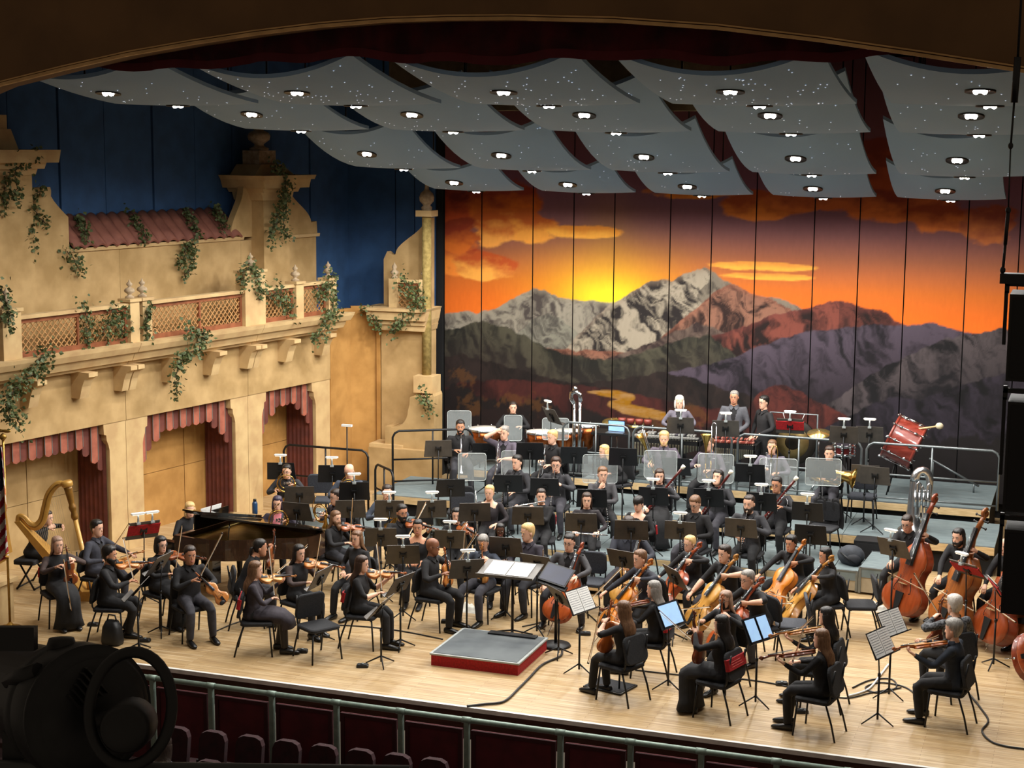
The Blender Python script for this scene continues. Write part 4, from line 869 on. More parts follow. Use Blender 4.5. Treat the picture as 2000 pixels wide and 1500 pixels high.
# ================================================================== string instruments
OUT_V = [(0, 0), (.004, .22), (.02, .46), (.06, .72), (.12, .9), (.19, .99), (.25, 1.), (.31, .95), (.37, .80), (.40, .72), (.415, .70), (.43, .62), (.48, .545), (.54, .53), (.60, .56), (.635, .64), (.65, .70), (.67, .72), (.73, .78), (.80, .81), (.87, .77), (.93, .63), (.975, .38), (1., .12)]
OUT_B = OUT_V[:15]+[(.635, .60), (.65, .64), (.70, .66), (.77, .64), (.84, .54), (.90, .40), (.95, .25), (1., .10)]
def strings(name, Lb, tot, hw, dep, wood, woodtop, outl=OUT_V, endpin=0., chin=False, arch=.012):
    p = Proto(name, name.replace('_', ' ')); o = outl
    ring = [(x*hw, t*Lb) for t, x in o]+[(-x*hw, t*Lb) for t, x in o[::-1][:-1]]
    def rg(s, z): return [(x*s, Lb*.5+(y-Lb*.5)*(s*.5+.5), z) for x, y in ring]
    b = MB(); b.loft([rg(.3, -dep-arch*.9), rg(.7, -dep-arch*.6), rg(1., -dep), rg(1., -dep+.006*Lb/.36), rg(.965, -dep+.007*Lb/.36), rg(.965, -.007*Lb/.36)], 0)
    b.loft([rg(.965, -.007*Lb/.36), rg(1., -.006*Lb/.36), rg(1., 0), rg(.8, arch*.5), rg(.5, arch*.85), rg(.2, arch)], 1)
    k = Lb/.36
    for sx_ in (-1, 1):
        f = [(sx_*hw*q, Lb*t, arch*.62+.003*k) for q, t in ((.36, .30), (.44, .31), (.42, .36), (.34, .41), (.30, .46), (.24, .49), (.30, .505))]
        b.tube(f, [.004*k, .003*k, .003*k, .0035*k, .003*k, .003*k, .004*k], 4, 2)
    p.part('body', b, [wood, woodtop, M_blackp])
    nl = tot-Lb
    p.part('neck', MB().tube([(0, Lb*.97, -.012*k), (0, Lb+nl*.35, .004*k), (0, Lb+nl*.55, .002*k)], [.018*k, .013*k, .012*k], 8), wood)
    sc_ = MB().tube([(0, Lb+nl*.5, .004*k), (0, Lb+nl*.75, -.008*k), (0, Lb+nl*.9, -.012*k)], [.013*k, .012*k, .010*k], 8)
    sc_.tube([(0, Lb+nl*(.9+.09*math.cos(q)*r_), -.014*k+nl*.1*math.sin(q)*r_) for q, r_ in ((i*.6, 1-i/16) for i in range(13))], [.0095*k*(1-.02*i) for i in range(13)], 8)
    p.part('scroll', sc_, wood)
    pg = MB()
    for i, sx_ in enumerate((1, -1, 1, -1)): pg.cyl((sx_*.008*k, Lb+nl*(.62+.07*i), -.004*k), (sx_*.036*k, Lb+nl*(.62+.07*i), -.004*k), .0035*k, n=6).ell((sx_*.038*k, Lb+nl*(.62+.07*i), -.004*k), .006*k, .008*k, .004*k, 6, 4)
    pg_ = p.part('pegs', pg, M_blackp)
    p.part('fingerboard', MB().loft([[(-w_, y, z), (w_, y, z), (w_*.6, y, z+.007*k), (-w_*.6, y, z+.007*k)] for y, w_, z in ((Lb*.66, .021*k, .026*k), (Lb+nl*.58, .012*k, .013*k))], sm=False), M_blackp)
    p.part('bridge', MB().loft([[(-.021*k, Lb*.405+q, arch), (.021*k, Lb*.405+q, arch), (.014*k, Lb*.405+q, arch+.028*k), (-.014*k, Lb*.405+q, arch+.028*k)] for q in (0, .004*k)], sm=False), mat('maple_bridge', 'd8b887', .6))
    p.part('tailpiece', MB().loft([[(-w_, y, z), (w_, y, z), (w_, y, z+.006*k), (-w_, y, z+.006*k)] for y, w_, z in ((Lb*.02, .009*k, .012*k), (Lb*.30, .022*k, .022*k))], sm=False), M_blackp)
    st = MB()
    for i in range(4): q = (i-1.5)/1.5; st.tube([(q*.013*k, Lb*.29, .026*k), (q*.012*k, Lb*.405, arch+.029*k), (q*.0075*k, Lb+nl*.58, .022*k)], .0007*k, 4)
    p.part('strings', st, M_chrome)
    if chin: p.part('chin_rest', MB().ell((-.045, .035, .018), .045, .032, .010, 12, 6), M_blackp)
    if endpin: p.part('endpin', MB().cyl((0, 0, -dep*.5), (0, -endpin, -dep*.5), .006, n=6).ell((0, -.005, -dep*.5), .02, .02, .02, 8, 5), M_chrome)
    return p
def wood(n, a, b): return mat(n, a, .28, c2=b, scale=4., stretch=(6, 1, 1), coat=.4)
W_v = [(wood('varnish_orange', 'b5622a', '94481a'), wood('spruce_orange', 'd08a48', 'bd7434')), (wood('varnish_brown', '7a3a1c', '5a2812'), wood('spruce_brown', '9c5428', '84431e')), (wood('varnish_gold', 'b8763a', '9a5c26'), wood('spruce_gold', 'd79b55', 'c08440'))]
VIOLIN = [strings('violin', .356, .595, .104, .034, a, b, chin=True) for a, b in W_v]
VIOLA = [strings('viola', .42, .69, .125, .040, a, b, chin=True) for a, b in W_v]
W_c = [(wood('cello_orange', 'b8691f', '97500f'), wood('cello_orange_top', 'd98526', 'c57018')), (wood('cello_red', '9c4420', '7c3014'), wood('cello_red_top', 'bd5a26', 'a84a1c')), (wood('cello_gold', 'b27a34', '946022'), wood('cello_gold_top', 'd09a48', 'bd8638'))]
CELLO = [strings('cello', .755, 1.24, .22, .125, a, b, endpin=.3, arch=.03) for a, b in W_c]
BASS = [strings('double_bass', 1.14, 1.86, .34, .21, a, b, outl=OUT_B, endpin=.14, arch=.05) for a, b in ((wood('bass_brown', '8a4c1e', '6c3812'), wood('bass_brown_top', 'a5602a', '8c4e1e')), (wood('bass_red', '84381c', '682810'), wood('bass_red_top', 'a04a22', '883a18')))]
def bow_proto(L, k=1.):
    p = Proto('bow', 'bow')
    p.part('stick', MB().tube([(0, t*L, .012*k+.014*k*(2*t-1)**2) for t in (0, .15, .3, .5, .7, .85, .95, 1)], [.0055*k]*7+[.004*k], 6), wood('bow_wood', 'a8814e', '8a6236'))
    p.part('hair', MB().box((-.005*k, .03, -.004*k), (.005*k, L-.01, -.001*k)), mat('bow_hair', 'eae4d4', .7))
    p.part('frog', MB().box((-.006*k, .01, -.004*k), (.006*k, .06*k, .022*k)).box((-.005*k, L-.02, -.004*k), (.005*k, L, .026*k)), M_blackp)
    return p
BOW, BOWB = bow_proto(.74), bow_proto(.72, 1.3)
# ================================================================== winds and brass
M_ebony = mat('ebony_wood', '151315', .35, scale=12); M_silver = mat('silver_plate', 'd3d5d8', .22, .95, scale=10); M_brass = mat('lacquered_brass', 'c9a45c', .22, .95, c2='b89048', scale=6); M_maroon = mat('bassoon_maple', '5a1714', .3, c2='43100e', scale=6, coat=.4); M_ivory = mat('ivory_ring', 'efe6cf', .5)
def keys(mb, y0, y1, n, r, off):
    for i in range(n): y = lerp(y0, y1, i/(n-1)); mb.ell((0, y, off), r, r, r*.4, 8, 4)
    mb.cyl((r*.9, y0, off), (r*.9, y1, off), r*.25, n=5); return mb
FLUTE = Proto('flute', 'flute').part('tube', MB().tube([(0, 0, 0), (0, .67, 0)], .0095, 10).ell((0, .1, .004), .014, .02, .01, 8, 5), M_silver).part('keys', keys(MB(), .22, .6, 12, .008, .012), M_silver)
CLAR = Proto('clarinet', 'clarinet').part('body', MB().tube([(0, 0, 0), (0, .05, 0), (0, .09, 0), (0, .58, 0), (0, .62, 0), (0, .66, 0)], [.006, .010, .0125, .0135, .02, .031], 12), M_ebony).part('keys', keys(MB(), .14, .56, 12, .009, .014), M_silver)
OBOE = Proto('oboe', 'oboe').part('body', MB().tube([(0, .05, 0), (0, .1, 0), (0, .55, 0), (0, .62, 0), (0, .64, 0)], [.007, .009, .011, .018, .02], 12), M_ebony).part('keys', keys(MB(), .12, .54, 14, .009, .012), M_silver).part('reed', MB().tube([(0, 0, 0), (0, .05, 0)], [.003, .004], 6), M_ivory)
BSN = Proto('bassoon', 'bassoon')
BSN.part('body', MB().tube([(0, 0, 0), (0, .02, 0), (0, .45, 0), (0, .47, 0), (0, 1.05, 0), (0, 1.30, 0)], [.03, .034, .032, .024, .021, .023], 12).tube([(.038, .02, 0), (.038, .82, 0)], [.018, .014], 10), M_maroon).part('bell_ring', MB().tube([(0, 1.27, 0), (0, 1.285, 0), (0, 1.335, 0), (0, 1.34, 0)], [.024, .032, .034, .022], 14), M_ivory)
BSN.part('bocal', MB().tube([(.038, .82, 0), (.04, .90, .02), (.06, .95, .08), (.09, .93, .16), (.10, .88, .24)], [.006, .005, .0045, .004, .003], 6), M_silver).part('keys', keys(MB(), .08, 1.0, 18, .011, .034), M_silver)
def bell(mb, y0, y1, r0, r1, n=18, M=None): return mb.loft([[(r*math.cos(q), y, r*math.sin(q)) for q in (2*math.pi*j/n for j in range(n))] for y, r in ((lerp(y0, y1, t), r0+(r1-r0)*t**3.2) for t in (0, .25, .5, .7, .82, .91, .97, 1.))], cap=False, M=M)
def tpt():
    p = Proto('trumpet', 'trumpet'); b = MB()
    bell(b, .18, .48, .007, .061); b.tube([(0, .18, 0), (0, .0, 0), (0, -.05, -.02), (0, -.06, -.05), (0, -.05, -.08), (0, 0, -.1), (0, .28, -.1)], .006, 8); b.tube([(0, -.13, -.1+.1), (0, .3, -.0+.0)], .0055, 8) if False else None
    b.tube([(.012, -.17, -.05), (.012, .30, -.05), (.012, .34, -.07), (.012, .30, -.1), (.012, .1, -.1)], .0055, 8)
    p.part('tubing', b, M_silver); v = MB()
    for i in range(3): v.cyl((.006, .08+i*.03, -.13), (.006, .08+i*.03, .03), .0105, n=10).cyl((.006, .08+i*.03, .03), (.006, .08+i*.03, .055), .004, n=6)
    p.part('valves', v, M_silver).part('mouthpiece', MB().tube([(.012, -.24, -.05), (.012, -.235, -.05), (.012, -.20, -.05), (.012, -.16, -.05)], [.013, .012, .006, .005], 10), M_silver)
    return p
TPT = tpt()
def tbn():
    p = Proto('trombone', 'trombone'); b = MB()
    bell(b, -.05, .46, .01, .11); b.tube([(0, -.05, 0), (0, -.22, 0), (.03, -.3, 0), (.075, -.3, 0), (.105, -.22, 0), (.105, .0, 0)], .010, 8)
    p.part('bell', b, M_brass); s_ = MB().tube([(.105, .0, 0), (.105, .62, 0)], .0085, 8).tube([(.19, -.1, 0), (.19, .62, 0)], .0085, 8).tube([(.105, .62, 0), (.112, .66, 0), (.147, .68, 0), (.183, .66, 0), (.19, .62, 0)], .0085, 8).tube([(.105, .05, 0), (.19, .05, 0)], .006, 6)
    p.part('slide', s_, M_silver).part('mouthpiece', MB().tube([(.19, -.18, 0), (.19, -.17, 0), (.19, -.13, 0), (.19, -.08, 0)], [.02, .018, .008, .007], 10), M_silver)
    return p
TBN = tbn()
def horn():
    p = Proto('french_horn', 'french horn'); b = MB()
    pts = [(.15*math.cos(q), .15*math.sin(q), .02*q/6) for q in [i*.35 for i in range(19)]]; b.tube(pts, [.008+.0006*i for i in range(19)], 8)
    b.tube([(.10*math.cos(q), .10*math.sin(q)+.02, .03) for q in [i*.35+1 for i in range(17)]], .007, 8)
    p.part('coil', b, M_brass); bb = MB(); bell(bb, 0, .34, .02, .155, M=frame((.15, -.02, .05), y=(-.35, -.9, -.2), z=(0, 0, 1))); p.part('bell', bb, M_brass)
    v = MB()
    for i in range(3): v.cyl((-.03+i*.04, .02, .04), (-.03+i*.04, .02, .075), .017, n=10)
    p.part('valves', v, M_silver).part('leadpipe', MB().tube([(-.15, 0, .03), (-.12, .14, .05), (-.02, .24, .08), (.04, .3, .1)], [.007, .006, .005, .009], 8), M_brass)
    return p
HORN = horn()
def tuba(m=None):
    m = m or M_silver; p = Proto('tuba', 'tuba'); b = MB()     # stands on its bell, local z up
    b.loft([[(r*math.cos(q), r*math.sin(q), z) for q in (2*math.pi*j/24 for j in range(24))] for z, r in ((.0, .22), (.015, .218), (.05, .17), (.12, .125), (.25, .10), (.45, .085), (.62, .076), (.74, .07))], cap=False)
    bow_ = [(.0, 0, .74)]+[(.11-.11*math.cos(q), 0, .74+.16*math.sin(q)) for q in [i*math.pi/8 for i in range(1, 9)]]+[(.22, 0, .6), (.22, 0, .3)]
    b.tube(bow_, [.07]+[.068-.002*i for i in range(8)]+[.045, .035], 16)
    p.part('bell', b, m); c = MB()
    for i, (x, r, z0_, z1_) in enumerate(((.02, .022, .25, .72), (.07, .02, .22, .66), (.12, .018, .25, .60), (.17, .02, .3, .7))):
        c.tube([(x, -.11, z0_), (x, -.12, z1_), (x+.025, -.12, z1_+.03), (x+.05, -.12, z1_), (x+.05, -.11, z0_), (x+.025, -.11, z0_-.03), (x, -.11, z0_)], r*.8, 8)
    p.part('branches', c, m); v = MB()
    for i in range(4): v.cyl((.0+i*.06, -.15, .38), (.0+i*.06, -.15, .6), .022, n=12).ell((i*.06, -.15, .62), .016, .016, .012, 8, 5)
    p.part('valves', v, M_silver)
    return p
TUBA = tuba(); TUBAB = tuba(M_brass)
# ================================================================== the musicians
# id, head px, level, rel, pose, who, options
PEOPLE = [
 ('harpist', 92, 1012, 0, -62, 'harp', 'harpist half hidden behind the gold harp', dict(g='f', hair='long', hc='dark', lean=24)),
 ('purple', 112, 1064, 0, -18, 'violin_rest', 'woman with pale hair and sheer sleeves', dict(g='f', hair='long', hc='ash', skirt=1, sheer=1)),
 ('greysuit', 189, 1032, 0, -58, 'violin_lap', 'black-haired man in a grey suit', dict(hair='short', hc='black', top='suit')),
 ('curlyb', 214, 1084, 0, -72, 'violin_play', 'curly bearded violinist near the facade', dict(hair='curly', hc='black', beard=1, skin='tan', bow=.5, cross=1)),
 ('bob', 314, 1064, 0, -38, 'violin_play', 'woman with black bob and glasses', dict(g='f', hair='bob', hc='black', glasses=1, bow=.9, skirt=1)),
 ('smiler', 371, 1084, 0, -22, 'violin_down', 'smiling man holding his violin downwards', dict(hair='short', hc='dark', skin='tan')),
 ('pianist', 371, 996, 0, -49, 'piano', 'blonde pianist behind the grand piano', dict(g='f', hair='bob', hc='blond', turn=-40, lean=20)),
 ('leaner', 508, 1070, 0, -96, 'violin_up', 'ponytailed man leaning forward with upright violin', dict(hair='pony', hc='black', lean=22, skin='tan')),
 ('greydress', 499, 1113, 0, -84, 'violin_play', 'woman in a grey knee-length dress', dict(g='f', hair='long', hc='brown', bow=1.2, dress=1, top='greydress')),
 ('longdark', 584, 1080, 0, -40, 'violin_play', 'woman with long black hair and lace sleeves', dict(g='f', hair='long', hc='black', bow=.8, sheer=1)),
 ('longbeard', 656, 1012, 0, -50, 'violin_play', 'man with very long brown hair and beard', dict(hair='long', hc='brown', beard=1, bow=.95, L=.42, hz=1.12)),
 ('smilewoman', 697, 1052, 0, 45, 'lap', 'light-haired smiling woman looking towards the piano', dict(g='f', hair='long', hc='brown')),
 ('shortsleeve', 707, 1102, 0, -72, 'violin_play', 'long-haired woman in short sleeves', dict(g='f', hair='long', hc='dkbrown', bare=1, bow=.9)),
 ('beardglass', 785, 1001, 0, -22, 'violin_play', 'bearded violinist with glasses', dict(hair='short', hc='black', beard=1, glasses=1, bow=.4, skin='tan')),
 ('bareneck', 816, 1030, 0, 12, 'lap', 'smiling woman in a wide-neck top', dict(g='f', hair='pony', hc='black', skin='tan', wide=1)),
 ('bald', 845, 1068, 0, -64, 'violin_rest', 'bald dark-skinned man with violin upright', dict(hair='bald', hc='black', skin='brown', glasses=1, bowup=1, turn=12)),
 ('darkviolin', 892, 1007, 0, 6, 'violin_play', 'violinist woman beside the empty grey chair', dict(g='f', hair='long', hc='black', bow=.7)),
 ('greyhead', 944, 1060, 0, 32, 'violin_rest', 'grey-haired violinist behind the score desk', dict(hair='short', hc='grey', top='bluegrey', pitch=25, bowup=1, hz=1.15)),
 ('blackhair', 977, 1036, 0, 4, 'lap', 'smiling woman with long black braids', dict(g='f', hair='long', hc='black', skin='dark', hz=1.09)),
 ('blondman', 1031, 1040, 0, 38, 'lap_fwd', 'blond man in a dark shirt with folded hands', dict(hair='short', hc='blond', lean=6, top='dkpurple', pitch=10, turn=-24, hz=1.23)),
 ('horn_a', 560, 921, .2, 10, 'horn_lap', 'black-haired man with glasses by the side rail', dict(hair='short', hc='black', glasses=1, top='charcoal', lean=10, hz=1.14)),
 ('horn_b', 682, 921, .2, 8, 'horn_lap', 'bald pale man with glasses under a stand lamp', dict(hair='bald', hc='grey', glasses=1, top='bluegrey', pitch=18)),
 ('horn_c', 656, 971, 0, 58, 'horn_lap', 'dark-haired man with glasses looking at the piano', dict(hair='short', hc='dark', glasses=1, top='dkpurple')),
 ('horn_d', 756, 962, 0, 0, 'horn_lap', 'dark-haired man with horn in lap', dict(hair='short', hc='dark', top='bluegrey')),
 ('pinkshirt', 542, 984, 0, 4, 'horn_lap', 'woman with purple-black hair in a pink blouse', dict(g='f', hair='bob', hc='purple', top='purpjacket', pink=1)),
 # woodwinds
 ('flute_a', 956, 962, W1, 10, 'flute_up', 'blonde flautist with a wide neckline', dict(g='f', hair='bun', hc='blond', wide=1, top='plum')),
 ('flute_b', 1057, 969, W1, 6, 'flute_play', 'dark-haired woman playing the flute', dict(g='f', hair='bun', hc='dark')),
 ('flute_c', 1146, 977, W1, 0, 'flute_lap', 'woman with straight hair and lowered flute', dict(g='f', hair='long', hc='dkbrown', top='plum')),
 ('oboe_a', 1247, 984, W1, 30, 'clar_up', 'oboist with short black fringe', dict(g='f', hair='fringe', hc='black', wide=1, pitch=15)),
 ('oboe_b', 1358, 984, W1, 28, 'clar_up', 'man with glasses and black jacket looking down', dict(hair='short', hc='brown', glasses=1, pitch=25)),
 ('oboe_c', 1463, 984, W1, 14, 'clar_play', 'bearded man playing the oboe', dict(hair='buzz', hc='dark', beard=1, top='charcoal', hz=1.25)),
 ('clar_a', 1010, 903, W2, 42, 'clar_up', 'dark-haired man with ponytail and clarinet', dict(hair='pony', hc='black', top='charcoal')),
 ('clar_b', 1086, 908, W2, 12, 'clar_play', 'man with glasses playing the clarinet', dict(hair='curly', hc='dkbrown', glasses=1, top='charcoal')),
 ('thinker', 1177, 927, W2, -10, 'hand_face', 'fair-haired man resting his chin on his hand', dict(hair='short', hc='brown', top='greycoat', lean=10)),
 ('bsn_a', 1288, 930, W2, 2, 'bassoon', 'woman with brown hair holding a bassoon', dict(g='f', hair='long', hc='dkbrown', top='charcoal', skirt=1)),
 ('bsn_b', 1402, 934, W2, 26, 'bassoon', 'black-haired man with a bassoon looking up', dict(hair='bob', hc='black', top='charcoal', pitch=-15)),
 ('bsn_c', 1517, 947, W2, 14, 'bassoon', 'short-haired man with glasses and bassoon', dict(hair='short', hc='black', glasses=1, top='charcoal', skin='tan')),
 # brass
 ('tpt_a', 899, 834, RB, -6, 'tpt_up', 'dark-haired trumpeter at the riser end', dict(hair='short', hc='black', skin='tan', beard=.5)),
 ('tpt_b', 985, 846, RB, 18, 'hand_head', 'trumpeter in a purple shirt shading his forehead', dict(hair='short', hc='grey', top='purple', bare=1)),
 ('tpt_c', 1079, 854, RB, 42, 'tpt_up', 'blond trumpeter turned to his neighbour', dict(hair='short', hc='blond')),
 ('hornlady', 1180, 882, RB, 58, 'lap', 'blonde woman leaning over in the brass row', dict(g='f', hair='long', hc='blond', lean=32)),
 ('tbn_a', 1297, 857, RB, 4, 'tbn_lap', 'fair curly bearded trombonist', dict(hair='curly', hc='blond', beard=.5, top='purple')),
 ('tbn_b', 1385, 868, RB, 26, 'tbn_up', 'trombonist in purple shirt looking aside', dict(hair='buzz', hc='brown', top='purple')),
 ('tbn_c', 1508, 873, RB, 4, 'tbn_up', 'trombonist in pale blue-grey shirt', dict(hair='buzz', hc='brown', top='purpgrey')),
 ('tubist', 1620, 886, RB, 12, 'tuba_lap', 'brass player with sideways bell', dict(hair='short', hc='dkbrown')),
 # percussion
 ('timp', 1002, 796, RP, 2, 'stand_lap', 'timpanist behind the kettledrums', dict(hair='short', hc='dark', hz=1.13)),
 ('whitehair', 1327, 786, RP, 4, 'stand_lap', 'white-haired woman behind the vibraphone', dict(g='f', hair='bob', hc='white', top='purpgrey', stand=1, hs=.91)),
 ('laugher', 1434, 776, RP, 4, 'stand_clasp', 'laughing man in an open grey suit jacket', dict(hair='buzz', hc='grey', top='suitlt', stand=1, skin='tan', hs=.98)),
 ('talker', 1492, 786, RP, 58, 'stand_arm', 'standing man with glasses by the tam-tam', dict(hair='short', hc='black', glasses=1, stand=1, hs=.955)),
 # cellos
 ('cel_a', 1112, 1060, 0, 16, 'cello_rest', 'man resting an upright cello', dict(hair='pony', hc='black', glasses=1, top='greycoat')),
 ('cel_b', 1228, 1027, 0, 4, 'cello_rest', 'bearded cellist with lowered bow', dict(hair='short', hc='dark', beard=.5, top='navy', hz=1.26)),
 ('cel_c', 1250, 1092, 0, 58, 'cello_play', 'brown-haired man bowing a golden cello', dict(hair='short', hc='brown', lean=14, top='navy')),
 ('cel_d', 1347, 1062, 0, 50, 'cello_play', 'short-haired blonde cellist with glasses', dict(g='f', hair='short', hc='blond', glasses=1, lean=10)),
 ('cel_e', 1415, 1082, 0, 44, 'cello_play', 'dark-haired cellist in a patterned shirt', dict(hair='short', hc='dark', lean=10, bare=1)),
 ('cel_f', 1545, 1062, 0, 30, 'cello_play', 'curly black-haired cellist in black', dict(hair='curly', hc='black', lean=14, skin='tan', hz=1.13)),
 ('cel_g', 1460, 1132, 0, 54, 'cello_play', 'grey-haired cellist with glasses leaning over', dict(hair='short', hc='grey', glasses=1, lean=22, bare=1)),
 ('cel_h', 1612, 1086, 0, 68, 'cello_play', 'woman cellist with straight black hair', dict(g='f', hair='long', hc='black', lean=8, skin='tan')),
 # violas
 ('vla_a', 1218, 1192, 0, 128, 'violin_rest', 'woman with wavy light brown hair', dict(g='f', hair='long', hc='brown', bare=1)),
 ('vla_b', 1277, 1152, 0, 104, 'violin_play', 'woman with long grey hair playing viola', dict(g='f', hair='long', hc='grey', bow=.2)),
 ('vla_c', 1409, 1220, 0, 118, 'viola_low', 'woman with wavy black hair in a floor-length dress', dict(g='f', hair='long', hc='black', skirt=2)),
 ('vla_d', 1417, 1172, 0, 40, 'violin_rest', 'woman with glasses and black face mask', dict(g='f', hair='long', hc='ash', glasses=1, mask=1)),
 ('vla_e', 1604, 1248, 0, 108, 'violin_play', 'woman with straight brown hair playing viola', dict(g='f', hair='long', hc='brown', bow=.6)),
 ('vla_f', 1614, 1204, 0, 104, 'violin_play', 'dark-haired viola player behind another player', dict(g='f', hair='long', hc='black', bow=.2)),
 ('vla_g', 1862, 1230, 0, 104, 'violin_play', 'grey-haired man in dark blue jacket', dict(hair='curly', hc='grey', top='navyj', bow=.0)),
 ('vla_h', 1864, 1182, 0, 138, 'violin_rest', 'white-haired viola player in a patterned shirt', dict(hair='curly', hc='ashgrey', top='pattern', bowup=1)),
 # basses
 ('bass_a', 1772, 1022, 0, 26, 'bass_play', 'short-haired bassist with glasses', dict(hair='buzz', hc='dark', glasses=1, stool=1, lean=18, pitch=20)),
 ('bass_b', 1872, 1050, 0, 34, 'bass_play', 'long-haired bearded bassist', dict(hair='long', hc='black', beard=1, stool=1, lean=18, curly=1, L=.16)),
 ('bass_c', 1966, 1068, 0, 40, 'bass_play', 'pale bald bassist behind the loudspeaker', dict(hair='bald', hc='grey', stool=1, lean=18)),
 ('audience', 322, 1458, -1.2, -148, 'lap', 'dark-haired audience member in blue below the pit rail', dict(g='f', hair='long', hc='dark', top='bluegrey')),
]
SKIN = {'light': mat('skin_light', 'e6b79c', .55, c2='dba88c', scale=9), 'tan': mat('skin_tan', 'cc9474', .55, c2='bf8666', scale=9), 'brown': mat('skin_brown', '986549', .5, c2='7a4c34', scale=9), 'dark': mat('skin_dark', '5a3826', .5, c2='4c2e1f', scale=9)}
def cloth(n, c, c2=None): return mat('cloth_'+n, c, .85, c2=c2, scale=16, bump=.35)
TOP = {'black': cloth('black', '18171a', '121113'), 'charcoal': cloth('charcoal', '2f2f33', '27272b'), 'suit': cloth('suit', '3a3b45', '32333c'), 'suitlt': cloth('suit_light', '55565c', '4a4b51'), 'greydress': cloth('grey_dress', '3a343c', '302b32'), 'bluegrey': cloth('blue_grey', '434a58', '39404d'),
       'dkpurple': cloth('dark_purple', '37323c', '2e2a33'), 'purpjacket': cloth('purple_jacket', '332c3a', '2a2430'), 'plum': cloth('plum', '2a2428', '221d21'), 'greycoat': cloth('grey_coat', '48474a', '3e3d40'), 'purple': cloth('purple_shirt', '5a525e', '4e4752'), 'purpgrey': cloth('purple_grey', '68636e', '5c5762'),
       'navy': cloth('navy', '2b2d38', '24262f'), 'navyj': cloth('navy_jacket', '252c38', '1e2530'), 'pattern': mat('cloth_pattern', '17181c', .85, c2='6a6c70', scale=38, detail=2), 'pink': cloth('pink', 'd8848e', 'c67078'), 'sheer': cloth('sheer', '4a3a36', '3a2e2c')}
TRO = [cloth('trousers_black', '1b1b1e', '151517'), cloth('trousers_grey', '303036', '28282d'), cloth('trousers_charcoal', '3e3d44', '34333a')]
HAIRC = {k: mat('hair_'+k, a, .45, c2=b, scale=24, stretch=(3, 3, .6), bump=.6) for k, a, b in (('black', '14110f', '1f1a17'), ('dark', '241913', '33251c'), ('dkbrown', '2e1e15', '422c20'), ('brown', '5a3d28', '7a583c'), ('ash', '8a6a58', 'a58874'), ('blond', 'c79f62', 'dcbc84'), ('grey', '77736e', '9a958e'), ('ashgrey', 'b3aaa0', 'cfc8c0'), ('white', 'd8d4ca', 'eae6dc'), ('purple', '2a2230', '3c3046'))}
M_eye = mat('eye_white', 'e8e2da', .4); M_lip = mat('lips', '9a5148', .5); M_dk = mat('feature_dark', '1a1210', .5); M_shoe = mat('shoe_leather', '121213', .3, scale=20); M_glass = mat('glasses_frame', '1a1a1c', .35); M_mask = mat('face_mask', '131316', .9)
HEADR = [(-.120, .020, .062, .000), (-.113, .038, .080, .012), (-.098, .050, .090, -.012), (-.078, .058, .092, -.045), (-.050, .066, .090, -.074), (-.020, .071, .089, -.088), (.012, .0745, .088, -.096), (.040, .0765, .088, -.100), (.066, .075, .083, -.098), (.088, .068, .072, -.089), (.105, .054, .054, -.072), (.117, .034, .030, -.044), (.122, .012, .006, -.016)]
def headring(z, w, f, b, n=20, k=1., dz=0.):
    out = []
    for j in range(n):
        q = 2*math.pi*j/n; cx, sy = math.cos(q), math.sin(q); cy = (f+b)/2; ry = (f-b)/2
        x = w*math.copysign(abs(cx)**.85, cx); y = cy+ry*math.copysign(abs(sy)**.92, sy); out.append((x*k, (y-cy)*k+cy, z+dz))
    return out
def hand(mb, wr, d, palm, curl, side, mi=0, s=1.):
    d = Vector(d).normalized(); pn = Vector(palm); pn = (pn-d*pn.dot(d)); pn = pn.normalized() if pn.length > .05 else d.orthogonal().normalized(); wv = d.cross(pn)*side
    wr = Vector(wr); E = lambda c, a, b: [c+wv*a*math.cos(q)+pn*b*math.sin(q) for q in [2*math.pi*j/8 for j in range(8)]]
    mb.loft([E(wr-d*.02*s, .026*s, .021*s), E(wr+d*.015*s, .029*s, .018*s), E(wr+d*.05*s, .040*s, .017*s), E(wr+d*.085*s, .041*s, .014*s), E(wr+d*.094*s, .034*s, .010*s)], mi)
    for k, (off, ln, r) in enumerate(((-.030, .070, .0088), (-.010, .080, .0092), (.011, .075, .0088), (.029, .058, .0078))):
        p = wr+d*.086*s+wv*off*s; pts = [p]; a = curl*.35
        for g in (.42, .32, .26): pts.append(pts[-1]+(d*math.cos(a)+pn*math.sin(a))*ln*g*s); a += curl*.65
        mb.tube(pts, [r*s, r*.98*s, r*.9*s, r*.72*s], 6, mi)
    p = wr+d*.03*s-wv*.030*s; mb.tube([p, p+(d*.62-wv*.7+pn*.25)*.035*s, p+(d*.85-wv*.62+pn*.5)*.062*s, p+(d*.95-wv*.35+pn*.7)*.085*s], [.013*s, .0115*s, .010*s, .008*s], 6, mi)
def ik(S, T, a, b, hint):
    S, T = Vector(S), Vector(T); v = T-S; L = v.length; mx = (a+b)*.985
    if L > mx: T = S+v*(mx/L); v = T-S; L = mx
    if L < abs(a-b)+.03: L = abs(a-b)+.03
    c = (a*a-b*b+L*L)/(2*L); h = math.sqrt(max(a*a-c*c, 0)); u = v.normalized(); hv = Vector(hint); hv = hv-u*hv.dot(u); hv = hv.normalized() if hv.length > 1e-4 else u.orthogonal()
    return S+u*c+hv*h, T
V3 = Vector
